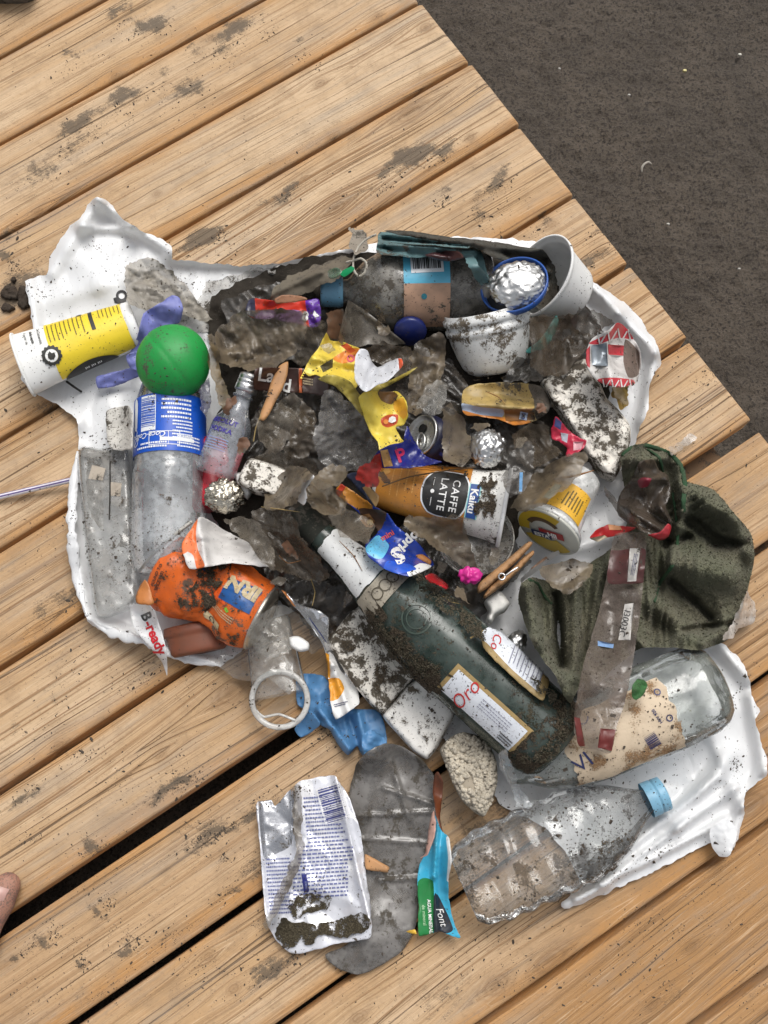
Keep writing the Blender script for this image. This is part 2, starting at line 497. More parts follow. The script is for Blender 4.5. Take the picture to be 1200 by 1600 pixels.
def barcode2d(w, h, n, seed=1):
    r = random.Random(seed); x = -w / 2; out = []
    while x < w / 2:
        b = w / n * r.choice([.5, .8, 1.3]); out.append((x, -h / 2, min(x + b, w / 2), h / 2)); x += b + w / n * r.choice([.4, .7, 1.0])
    return rects2d(out)
def lines2d(w, h, n, seed=1, fill=.5):
    """rows of broken dashes: print too small to read"""
    r = random.Random(seed); out = []
    for i in range(n):
        y = h / 2 - h * (i + .5) / n; x = -w / 2; end = w / 2 * r.choice([1, 1, 1, .6])
        while x < end:
            b = w * r.uniform(.03, .09); out.append((x, y - h / n * fill / 2, min(x + b, w / 2), y + h / n * fill / 2)); x += b + w * .018
    return rects2d(out)
def disc2d(r, n=20, r2=None, teeth=0):
    a = np.linspace(0, 2 * math.pi, n, endpoint=False)
    ro = np.full(n, r)
    if teeth: ro = r * (1 + .06 * np.sign(np.sin(a * teeth)))
    o = np.stack([np.cos(a) * ro, np.sin(a) * ro], 1)
    if r2 is None: return o, [list(range(n))]
    i = np.stack([np.cos(a) * r2, np.sin(a) * r2], 1)
    return np.vstack([o, i]), [[k, (k + 1) % n, n + (k + 1) % n, n + k] for k in range(n)]
def on_sheet(S, name, fig, mat, x, y, ang, parent=None, off=.0006, flipy=False):
    """flat figure in photo pixels laid on a sheet; ang = clockwise screen angle of the reading direction"""
    p, F = refine2d(fig[0], fig[1], 8.); c, s = math.cos(R_(ang)), math.sin(R_(ang))
    X = x + p[:, 0] * c + p[:, 1] * s; Y = y + p[:, 0] * s - p[:, 1] * c
    return mk(name, P(X, Y, S.zat(X, Y) + off), F, mat, None, parent or S.o, False)
def tube(path, rad, mat, name='tube', seg=8, parent=None, closed=False, jit=0., px=True, taper=None, flatten=1.0, register=True, mats=None, mfun=None, **kw):
    """path: (px,py,z) points"""
    pts = np.array(path, float); W3 = P(pts[:, 0], pts[:, 1], pts[:, 2]) if px else pts
    q = curve_pts(W3, max(.0015, rad * .8), closed); n = len(q)
    tg = np.roll(q, -1, 0) - np.roll(q, 1, 0)
    if not closed: tg[0] = q[1] - q[0]; tg[-1] = q[-1] - q[-2]
    tg /= np.linalg.norm(tg, axis=1)[:, None] + 1e-12
    up = np.tile([0, 0, 1.], (n, 1)); sdv = np.cross(tg, up); l = np.linalg.norm(sdv, axis=1); sdv[l < .05] = [1, 0, 0]; sdv /= np.linalg.norm(sdv, axis=1)[:, None]
    u2 = np.cross(sdv, tg); a = np.linspace(0, 2 * math.pi, seg, endpoint=False)
    rr = np.full(n, rad)
    if taper: rr = rad * np.interp(np.linspace(0, 1, n), np.linspace(0, 1, len(taper)), taper)
    if jit: rr = rr * (1 + jit * (fbm(np.arange(n) * .35, np.zeros(n), int(pts[0, 0]), 3) - .5) * 2)
    V = (q[:, None] + rr[:, None, None] * (sdv[:, None] * np.cos(a)[None, :, None] + u2[:, None] * flatten * np.sin(a)[None, :, None])).reshape(-1, 3)
    F = []; mi = []
    for i in range(n if closed else n - 1):
        for j in range(seg):
            i2 = (i + 1) % n
            F.append([i * seg + j, i * seg + (j + 1) % seg, i2 * seg + (j + 1) % seg, i2 * seg + j]); mi.append(mfun(i / n, j / seg) if mfun else 0)
    if not closed: F.append(list(range(seg))[::-1]); F.append([(n - 1) * seg + j for j in range(seg)]); mi += [0, 0]
    F = [f[::-1] for f in F]
    o = mk(name, V, F, mats or mat, mi, parent, True)
    if kw.get('label'): tag(o, kw['label'], kw['cat'], kw.get('group'))
    if register: reg(V)
    return o
def ball(px, py, z, rx, ry, rz, mat, name, parent=None, sub=4, disp=None, rot=0., **kw):
    """icosphere at a pixel; radii in photo pixels; disp(unit vector)-> relative radius"""
    c = P(px, py, z); k = KPX(px, py, z); bm = bmesh.new(); bmesh.ops.create_icosphere(bm, subdivisions=sub, radius=1)
    U = np.array([v.co[:] for v in bm.verts]); F = [[v.index for v in f.verts] for f in bm.faces]; bm.free()
    d = np.ones(len(U)) if disp is None else np.array([1 + disp(Vector(u)) for u in U])
    V = U * d[:, None] * np.array([rx * k, ry * k, rz * k]); cc, ss = math.cos(rot), math.sin(rot)
    V = np.stack([V[:, 0] * cc - V[:, 1] * ss, V[:, 0] * ss + V[:, 1] * cc, V[:, 2]], 1) + c
    o = mk(name, V, F, mat, None, parent, kw.get('smooth', True))
    if kw.get('label'): tag(o, kw['label'], kw['cat'], kw.get('group'))
    if kw.get('register', True): reg(V)
    return o
def foil_disp(seed, a=.16, s=2.2):
    off = Vector((seed * 3.1, seed * 1.7, seed))
    def f(u):
        d, _ = mnoise.voronoi(u * s + off); e, _ = mnoise.voronoi(u * s * 2.3 + off)
        return a * ((d[1] - d[0]) - .3) + a * .5 * ((e[1] - e[0]) - .25)
    return f

# ------------------------------------------------------------------ materials
class NB:
    def __init__(s, name):
        s.m = bpy.data.materials.new(name); s.m.use_nodes = True; s.t = s.m.node_tree; s.t.nodes.clear()
        s.out = s.t.nodes.new('ShaderNodeOutputMaterial')
    def n(s, ty, ins=None, **props):
        nd = s.t.nodes.new(ty)
        for k, v in props.items(): setattr(nd, k, v)
        for k, v in (ins or {}).items():
            if isinstance(v, bpy.types.NodeSocket): s.t.links.new(v, nd.inputs[k])
            else: nd.inputs[k].default_value = v
        return nd
    def math(s, op, a, b=0., c=0., clamp=False):
        nd = s.t.nodes.new('ShaderNodeMath'); nd.operation = op; nd.use_clamp = clamp
        for i, v in enumerate((a, b, c)):
            if isinstance(v, bpy.types.NodeSocket): s.t.links.new(v, nd.inputs[i])
            else: nd.inputs[i].default_value = v
        return nd.outputs[0]
    def noise(s, vec, scale, detail=3., rough=.5, dist=0.):
        nd = s.n('ShaderNodeTexNoise', {'Scale': scale, 'Detail': detail, 'Roughness': rough, 'Distortion': dist})
        s.t.links.new(vec, nd.inputs['Vector']); return nd.outputs['Fac']
    def step(s, v, a, b):
        nd = s.n('ShaderNodeMapRange', {'Value': v, 'From Min': a, 'From Max': b}, interpolation_type='SMOOTHSTEP'); return nd.outputs[0]
    def mix(s, f, a, b):
        nd = s.t.nodes.new('ShaderNodeMix'); nd.data_type = 'RGBA'
        for idx, v in ((0, f), (6, a), (7, b)):
            if isinstance(v, bpy.types.NodeSocket): s.t.links.new(v, nd.inputs[idx])
            else: nd.inputs[idx].default_value = (v if idx == 0 else (tuple(v) + (1.,))[:4])
        return nd.outputs[2]
    def mixf(s, f, a, b):
        return s.math('ADD', s.math('MULTIPLY', f, s.math('SUBTRACT', b, a)), a)
    def bump(s, h, st, dist=.001):
        return s.n('ShaderNodeBump', {'Height': h, 'Strength': st, 'Distance': dist}).outputs[0]
def sr(r, g, b):
    f = lambda c: (c / 255 / 12.92) if c / 255 <= .04045 else ((c / 255 + .055) / 1.055) ** 2.4
    return (f(r), f(g), f(b))
SAND = (.075, .065, .052)
_mc = {}
def M(name, col, rough=.45, metal=0., dirt=.3, speck=.35, alpha=1., var=.12, bump=.15, bscale=260., dcol=SAND, spec=.5, blotch=38., trans=0., streak=None, dalpha=None):
    """weathered everyday surface: base colour, sand film in blotches, black specks; alpha < 1 = clear plastic"""
    if name in _mc: return _mc[name]
    b = NB(name); tc = b.n('ShaderNodeTexCoord').outputs['Object']
    big = b.noise(tc, blotch, 4, .6); fin = b.noise(tc, 620., 3, .6); mid = b.noise(tc, 150., 3, .6)
    m = b.math('ADD', b.math('MULTIPLY', big, .62), b.math('ADD', b.math('MULTIPLY', fin, .22), b.math('MULTIPLY', mid, .16)))
    th = .68 - .36 * dirt
    dm = b.step(m, th, th + .07)
    sth = .80 - .25 * speck
    smk = b.step(b.noise(tc, 480., 2, .55, .6), sth, sth + .04)
    mask = b.math('MAXIMUM', dm, b.math('MULTIPLY', smk, .9)) if dirt > 0 or speck > 0 else 0.
    if dirt <= 0: mask = smk
    vcol = b.mix(b.math('MULTIPLY', b.step(b.noise(tc, 70., 4), .35, .7), var * 4 if var * 4 < 1 else 1.), col, tuple(c * .62 + .38 * d for c, d in zip(col, dcol)))
    c = b.mix(mask, vcol, dcol)
    if streak: pass
    r = b.mixf(mask, rough, .95)
    hgt = b.math('ADD', b.noise(tc, bscale, 4, .6), b.math('MULTIPLY', mask, .8))
    nrm = b.bump(hgt, bump, .0012)
    mm = b.mixf(mask, metal, 0.) if metal else 0.
    pr = b.n('ShaderNodeBsdfPrincipled', {'Base Color': c, 'Roughness': r, 'Normal': nrm, 'Specular IOR Level': spec})
    if metal: b.t.links.new(mm, pr.inputs['Metallic'])
    sh = pr.outputs[0]
    if trans > 0:
        tl = b.n('ShaderNodeBsdfTranslucent', {'Color': c, 'Normal': nrm}); sh = b.n('ShaderNodeMixShader', {0: trans, 1: sh, 2: tl.outputs[0]}).outputs[0]
    if alpha < 1:
        tr = b.n('ShaderNodeBsdfTransparent', {'Color': (.96, .97, .97, 1)})
        lw = b.n('ShaderNodeLayerWeight', {'Blend': .35, 'Normal': nrm}).outputs['Facing']
        haze = b.step(b.noise(tc, 55., 4, .65), .38, .72)
        a0 = b.math('ADD', alpha * .55, b.math('MULTIPLY', haze, alpha * .9))
        a1 = b.math('MAXIMUM', a0, b.math('MULTIPLY', lw, min(1., .22 + alpha * .85)))
        a2 = b.math('MAXIMUM', a1, b.math('MULTIPLY', mask, .95 if dalpha is None else dalpha), clamp=True)
        sh = b.n('ShaderNodeMixShader', {0: a2, 1: tr.outputs[0], 2: sh}).outputs[0]
        # clear gloss on top of everything
        fr = b.n('ShaderNodeFresnel', {'IOR': 1.42, 'Normal': nrm}).outputs[0]
        gl = b.n('ShaderNodeBsdfGlossy', {'Roughness': max(.04, rough * .5), 'Normal': nrm, 'Color': (1, 1, 1, 1)})
        gf = b.math('MULTIPLY', fr, b.math('SUBTRACT', 1., mask))
        sh = b.n('ShaderNodeMixShader', {0: gf, 1: sh, 2: gl.outputs[0]}).outputs[0]
    b.t.links.new(sh, b.out.inputs['Surface'])
    _mc[name] = b.m
    return b.m
def INK(name, col, rough=.5, wear=.35):
    """print on a label: worn through in places"""
    return M('ink_' + name, col, rough, 0, wear * .6, wear, 1., .08, .05)

def FILM(name, col, col2, alpha=.85, rough=.24, crease=85., cb=.28, dirt=.56, grain=.3):
    """thin crinkled plastic film, muddy in places"""
    if name in _mc: return _mc[name]
    b = NB(name); tc = b.n('ShaderNodeTexCoord').outputs['Object']
    wob = b.n('ShaderNodeTexNoise', {'Scale': 30., 'Detail': 2.}); b.t.links.new(tc, wob.inputs['Vector'])
    off = b.n('ShaderNodeVectorMath', {0: wob.outputs['Color'], 1: (-.5, -.5, -.5)}, operation='ADD').outputs[0]
    sc_ = b.n('ShaderNodeVectorMath', {0: off, 3: .03}, operation='SCALE').outputs[0]
    wv = b.n('ShaderNodeVectorMath', {0: tc, 1: sc_}, operation='ADD').outputs[0]
    mp = b.n('ShaderNodeMapping', {'Vector': wv, 'Rotation': (0, 0, .7), 'Scale': (1., .34, 1.)}).outputs[0]
    def vor(vec, s):
        nd = b.n('ShaderNodeTexVoronoi', {'Scale': s}, feature='DISTANCE_TO_EDGE'); b.t.links.new(vec, nd.inputs['Vector']); return b.math('MINIMUM', nd.outputs['Distance'], .32)
    cre = b.math('ADD', b.math('MULTIPLY', vor(mp, crease), 1.), b.math('MULTIPLY', vor(wv, crease * 2.1), .35))
    big = b.noise(tc, 26., 4., .6); fin = b.noise(tc, 750., 2., .6); mid = b.noise(tc, 120., 4., .65)
    mud = b.step(b.math('ADD', b.math('MULTIPLY', big, .5), b.math('ADD', b.math('MULTIPLY', mid, .32), b.math('MULTIPLY', fin, .18))), .64 - .28 * dirt, .78 - .28 * dirt)
    spk = b.step(fin, .82 - .22 * grain, .86 - .22 * grain)
    c = b.mix(b.step(big, .32, .68), col, col2)
    c = b.mix(b.math('MULTIPLY', b.step(cre, .05, 0.), .25), c, tuple(min(1, x * 1.7 + .03) for x in col))
    c = b.mix(b.math('MULTIPLY', mud, .85), c, (.078, .062, .046))
    c = b.mix(spk, c, (.03, .025, .02))
    r = b.mixf(mud, rough, .68)
    nrm = b.bump(b.math('ADD', cre, b.math('MULTIPLY', mud, .06)), cb, .0035)
    pr = b.n('ShaderNodeBsdfPrincipled', {'Base Color': c, 'Roughness': r, 'Normal': nrm, 'Specular IOR Level': .62})
    tr = b.n('ShaderNodeBsdfTransparent', {'Color': (.93, .92, .90, 1)})
    lw = b.n('ShaderNodeLayerWeight', {'Blend': .4, 'Normal': nrm}).outputs['Facing']
    a = b.math('MAXIMUM', b.math('MULTIPLY', b.step(b.noise(tc, 40., 3.), .25, .7), alpha * 1.15), alpha * .72)
    a = b.math('MAXIMUM', b.math('MAXIMUM', a, lw), b.math('MULTIPLY', b.math('MAXIMUM', mud, spk), .96), clamp=True)
    sh = b.n('ShaderNodeMixShader', {0: a, 1: tr.outputs[0], 2: pr.outputs[0]}).outputs[0]
    b.t.links.new(sh, b.out.inputs['Surface']); _mc[name] = b.m
    return b.m

def MUD(name, col, col2, thr=.47, sc=150.):
    """grime stuck on a thing, broken up into grains and smears"""
    b = NB(name); tc = b.n('ShaderNodeTexCoord').outputs['Object']; n2 = b.noise(tc, 750., 3., .65); n3 = b.noise(tc, sc, 4., .65); n4 = b.noise(tc, 40., 3., .6)
    pr = b.n('ShaderNodeBsdfPrincipled', {'Base Color': b.mix(b.step(n2, .40, .66), col, col2), 'Roughness': .92, 'Specular IOR Level': .2, 'Normal': b.bump(b.math('ADD', n2, n3), 1., .002)})
    tr = b.n('ShaderNodeBsdfTransparent')
    f = b.math('ADD', b.math('MULTIPLY', n4, .4), b.math('ADD', b.math('MULTIPLY', n3, .35), b.math('MULTIPLY', n2, .25)))
    ms = b.n('ShaderNodeMixShader', {0: b.step(f, thr, thr + .05), 1: tr.outputs[0], 2: pr.outputs[0]}); b.t.links.new(ms.outputs[0], b.out.inputs['Surface']); return b.m

def BAGM(name, crease):
    """thin white carrier bag plastic with a network of sharp creases"""
    b = NB(name); tc = b.n('ShaderNodeTexCoord').outputs['Object']
    wob = b.n('ShaderNodeTexNoise', {'Scale': 12., 'Detail': 3.}); b.t.links.new(tc, wob.inputs['Vector'])
    sc_ = b.n('ShaderNodeVectorMath', {0: wob.outputs['Color'], 3: .07}, operation='SCALE').outputs[0]
    wv = b.n('ShaderNodeVectorMath', {0: tc, 1: sc_}, operation='ADD').outputs[0]
    hs_ = []
    for rot, s_, k in ((.5, crease, 1.), (-.6, crease * 1.7, .5)):
        mp = b.n('ShaderNodeMapping', {'Vector': wv, 'Rotation': (0, 0, rot), 'Scale': (1., .28, 1.)}).outputs[0]
        nd = b.n('ShaderNodeTexVoronoi', {'Scale': s_}, feature='DISTANCE_TO_EDGE'); b.t.links.new(mp, nd.inputs['Vector']); hs_.append(b.math('MULTIPLY', b.math('MINIMUM', nd.outputs['Distance'], .22), k))
    h = b.math('ADD', hs_[0], hs_[1]); nrm = b.bump(h, .32, .007)
    fin = b.noise(tc, 620., 2., .6); smear = b.step(b.math('ADD', b.math('MULTIPLY', b.noise(tc, 22., 5., .7), .7), b.math('MULTIPLY', fin, .3)), .55, .66)
    spk = b.step(b.noise(tc, 480., 2., .55, .6), .755, .79)
    c = b.mix(b.math('MULTIPLY', smear, .22), (.755, .765, .775), (.46, .435, .40)); c = b.mix(spk, c, (.06, .05, .04))
    pr = b.n('ShaderNodeBsdfPrincipled', {'Base Color': c, 'Roughness': .32, 'Normal': nrm, 'Specular IOR Level': .55})
    tl = b.n('ShaderNodeBsdfTranslucent', {'Color': c, 'Normal': nrm}); sh = b.n('ShaderNodeMixShader', {0: .10, 1: pr.outputs[0], 2: tl.outputs[0]}).outputs[0]
    b.t.links.new(sh, b.out.inputs['Surface']); return b.m

# ------------------------------------------------------------------ setting: deck boards over dark sand
PHI = 0.586098
CU, SU = math.cos(PHI), math.sin(PHI)
def duv(x, y): return CU * x + SU * y, -SU * x + CU * y
def dxy(u, v): return CU * u - SU * v, SU * u + CU * v
def px_uv(px, py, z=0.):
    p = P(px, py, z); return duv(p[..., 0], p[..., 1])
# gaps between the boards as seen: (pixel a, pixel b, gap width mm)
GAPS = [((0, 90), (163, 0), 3.8), ((0, 225), (410, 0), 3.8), ((0, 372), (655, 4.2), 3.8), ((0, 522), (735, 97), 4.2), ((0, 688), (812, 195), 4.2), ((0, 860), (897, 305), 4.2),
        ((0, 1045), (984, 412), 4.8), ((0, 1237), (1076, 530), 5.4), ((0, 1450), (1180, 665), 14), ((117, 1600), (1200, 850), 6), ((497, 1560), (1190, 1062), 6), ((760, 1595), (1200, 1287), 5.5)]
gl = []
for a, b, w in GAPS:
    ua, va = px_uv(*a); ub, vb = px_uv(*b); s = (vb - va) / (ub - ua); gl.append((float(va - s * ua), float(s), w / 1000))
PITCH = 0.0926
for _ in range(3): gl.insert(0, (gl[0][0] + PITCH, gl[0][1], .0045))
for _ in range(3): gl.append((gl[-1][0] - PITCH, gl[-1][1], .0065))
EDGE = [(655, 3), (735, 97), (812, 195), (897, 305), (984, 412), (1076, 530), (1172, 655)]
eu = [float(px_uv(*p)[0]) for p in EDGE]; ev = [float(px_uv(*p)[1]) for p in EDGE]
def edge_u(v): return float(np.interp(-v, [-a for a in ev], eu)) if len(eu) else 0
# knots: pixel, size along / across (mm), strength of the bow in the grain (mm)
KN = [(500, 130, 10, 7, 9), (665, 42, 11, 9, 10), (640, 178, 26, 10, 12), (525, 325, 16, 12, 13), (246, 303, 6, 5, 5), (180, 118, 9, 6, 7), (398, 383, 6, 4, 4), (862, 350, 9, 6, 7), (360, 1082, 22, 17, 16),
      (90, 1165, 9, 6, 7), (326, 1495, 7, 6, 7), (365, 1545, 8, 6, 7), (1172, 1258, 24, 16, 16), (775, 1540, 20, 12, 12), (860, 1500, 26, 12, 14), (30, 640, 8, 5, 6), (935, 395, 7, 5, 6), (590, 25, 8, 4, 6), (1110, 770, 9, 5, 7), (60, 980, 7, 4, 6), (1020, 1570, 9, 5, 7), (330, 60, 8, 5, 7), (520, 215, 7, 4, 6), (735, 215, 8, 5, 7), (60, 330, 9, 5, 7), (120, 460, 7, 5, 6), (215, 700, 7, 5, 5), (40, 780, 10, 6, 8), (1080, 1480, 10, 5, 8), (560, 1590, 9, 6, 8), (250, 1180, 8, 5, 7), (1010, 590, 8, 5, 7)]
kuv = [(float(px_uv(k[0], k[1])[0]), float(px_uv(k[0], k[1])[1]), k[2] / 1000, k[3] / 1000, k[4] / 1000) for k in KN]
# sand smeared on the boards: pixel, radius px along, across, strength
DIRT = [(235, 35, 34, 20, .9), (185, 20, 30, 14, .7), (110, 80, 30, 14, .7), (120, 190, 45, 13, 1.), (190, 150, 30, 18, 1.), (355, 70, 24, 12, .8), (245, 115, 22, 12, .5), (470, 62, 16, 8, .5), (415, 30, 16, 8, .6), (70, 265, 60, 22, .5), (130, 220, 60, 26, .35),
        (310, 370, 34, 14, 1.2), (340, 355, 18, 10, 1.), (640, 245, 55, 16, 1.2), (690, 232, 24, 10, .9), (600, 272, 16, 12, .9), (765, 290, 36, 12, .75), (755, 330, 20, 22, .55), (790, 272, 16, 7, .8), (690, 300, 14, 9, .6), (922, 410, 30, 16, .8), (935, 350, 16, 9, .6),
        (60, 640, 40, 18, .5), (85, 585, 30, 12, .5), (90, 940, 60, 18, .6), (215, 1055, 22, 9, .5), (230, 1045, 40, 12, .5), (40, 1140, 40, 14, .4), (290, 1222, 26, 10, 1.1), (245, 1240, 40, 8, .8), (30, 1240, 30, 8, .9), (95, 1190, 30, 10, .4),
        (330, 1310, 30, 5, .9), (350, 1300, 22, 4, .9), (300, 1318, 40, 4, .5), (120, 1512, 8, 10, 1.0), (425, 1525, 40, 14, .7), (455, 1505, 18, 12, .7), (540, 1150, 30, 8, .8), (500, 1150, 20, 8, .6), (400, 1262, 40, 10, .8), (30, 1487, 12, 10, .8), (395, 1350, 40, 16, .6), (1200, 1545, 40, 12, .5),
        (560, 1470, 20, 10, .4), (1050, 1550, 26, 8, .4), (700, 1540, 80, 30, .3), (420, 1440, 60, 30, .4), (230, 1400, 120, 40, .12), (150, 1560, 60, 20, .25), (30, 450, 60, 30, .9), (760, 1300, 60, 60, .6), (800, 1255, 40, 60, .5), (560, 300, 60, 20, .3), (280, 455, 30, 10, .3)]
_r = random.Random(12)
for _ in range(90):
    _p = (_r.uniform(0, 1200), _r.uniform(0, 1600)); _k = _r.random()
    DIRT.append((*_p, 8 + 50 * _k * _r.random(), 5 + 14 * _r.random() * (.4 + _k), .25 + .75 * _r.random() ** 2))
duvs = [(float(px_uv(d[0], d[1])[0]), float(px_uv(d[0], d[1])[1]), d[2] * .00057, d[3] * .00057, d[4]) for d in DIRT]

def wood_material():
    b = NB('weathered_deck_wood')
    g = b.n('ShaderNodeAttribute', attribute_name='grain').outputs['Vector']
    sp = b.n('ShaderNodeSeparateXYZ', {0: g}); u, v, sd_ = sp.outputs
    kn = b.n('ShaderNodeAttribute', attribute_name='knot').outputs['Fac']
    di = b.n('ShaderNodeAttribute', attribute_name='sandy').outputs['Fac']
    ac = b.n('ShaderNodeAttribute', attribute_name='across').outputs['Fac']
    tn = b.n('ShaderNodeAttribute', attribute_name='tone').outputs['Fac']
    tc = b.n('ShaderNodeTexCoord').outputs['Object']
    def vec(su, sv, ss=1.): return b.n('ShaderNodeCombineXYZ', {0: b.math('MULTIPLY', u, su), 1: b.math('MULTIPLY', v, sv), 2: b.math('MULTIPLY', sd_, ss)}).outputs[0]
    ring = b.noise(vec(1.6, 210.), 1., 2.5, .6)
    ring2 = b.noise(vec(3.5, 420., 1.7), 1., 2., .5)
    fib = b.noise(vec(24., 900., 2.3), 1., 4., .65)
    broad = b.noise(vec(3., 26., 3.1), 1., 3., .55)
    # base: pale weathered top, darker orange along the board edges and towards the lower right
    base = b.mix(b.step(broad, .35, .68), (.63, .475, .315), (.51, .345, .195))
    base = b.mix(tn, base, (.34, .172, .058))
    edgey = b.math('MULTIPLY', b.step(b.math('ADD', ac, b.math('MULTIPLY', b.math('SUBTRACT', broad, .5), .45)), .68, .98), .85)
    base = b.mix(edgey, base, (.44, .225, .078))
    hue = b.step(b.noise(vec(.6, 0., 9.), 1., 1.), .35, .65)
    base = b.mix(b.math('MULTIPLY', hue, .30), base, (.46, .27, .12))
    latew = b.math('MAXIMUM', b.step(ring, .55, .66), b.math('MULTIPLY', b.step(ring2, .57, .66), .6))
    mot = b.step(b.noise(tc, 30., 6., .72), .44, .68)
    base = b.mix(b.math('MULTIPLY', mot, .46), base, (.31, .205, .118))
    base = b.mix(b.math('MULTIPLY', b.step(b.noise(tc, 330., 3., .7), .56, .70), .34), base, (.22, .14, .08))
    lwm = b.mixf(b.step(b.noise(vec(.9, 11., 6.), 1., 2.), .38, .60), .38, .92)
    c = b.mix(b.math('MULTIPLY', latew, lwm), base, (.235, .125, .052))
    crack = b.math('MULTIPLY', b.step(ring2, .60, .68), b.step(b.noise(vec(4., 70., 5.), 1., 2.), .44, .56))
    c = b.mix(b.math('MULTIPLY', crack, .8), c, (.085, .050, .026))
    c = b.mix(b.math('MULTIPLY', b.step(fib, .50, .70), .50), c, (.26, .165, .09))
    c = b.mix(b.math('MULTIPLY', b.step(fib, .46, .28), .40), c, (.74, .57, .39))
    # grey weathering film
    grey = b.math('MULTIPLY', b.step(b.noise(vec(5., 45., 7.), 1., 5., .7), .46, .70), .42)
    c = b.mix(grey, c, (.34, .29, .235))
    kring = b.math('MULTIPLY', kn, b.mixf(b.step(b.math('FRACT', b.math('ADD', b.math('MULTIPLY', kn, 3.), b.math('MULTIPLY', fib, 1.2))), .2, .8), .32, .62))
    c = b.mix(kring, c, (.19, .105, .05))
    # sand: smears with grainy edges plus a thin scatter of single grains
    n1 = b.noise(tc, 95., 4., .65); n2 = b.noise(tc, 900., 2., .6); ridge = b.noise(vec(12., 500., 4.), 1., 2.)
    n5 = b.noise(tc, 260., 4., .7)
    q = b.math('ADD', b.math('MULTIPLY', n1, .34), b.math('ADD', b.math('MULTIPLY', n2, .22), b.math('ADD', b.math('MULTIPLY', ridge, .2), b.math('MULTIPLY', n5, .24))))
    thr = b.mixf(b.math('MINIMUM', di, 1.2), .70, .40)
    sm = b.step(b.math('SUBTRACT', q, thr), -.02, .13)
    gr = b.math('MULTIPLY', b.step(n2, .69, .73), b.step(b.noise(tc, 14., 3.), .38, .60))
    sm = b.math('MAXIMUM', b.math('MULTIPLY', sm, .82), b.math('MULTIPLY', gr, .85))
    c = b.mix(sm, c, (.088, .070, .052))
    hgt = b.math('ADD', b.math('MULTIPLY', latew, .5), b.math('ADD', b.math('MULTIPLY', fib, .5), b.math('SUBTRACT', b.math('MULTIPLY', sm, .8), b.math('MULTIPLY', crack, 1.5))))
    nrm = b.bump(hgt, .6, .0012)
    pr = b.n('ShaderNodeBsdfPrincipled', {'Base Color': c, 'Roughness': .72, 'Normal': nrm, 'Specular IOR Level': .3})
    b.t.links.new(pr.outputs[0], b.out.inputs['Surface'])
    return b.m
WOOD = wood_material()
deck = bpy.data.objects.new('deck', None); COL.objects.link(deck); deck['kind'] = 'structure'; deck.location = (0, 0, -.03); deck['_set'] = 1
U_LEFT = -1.05
BT = .028
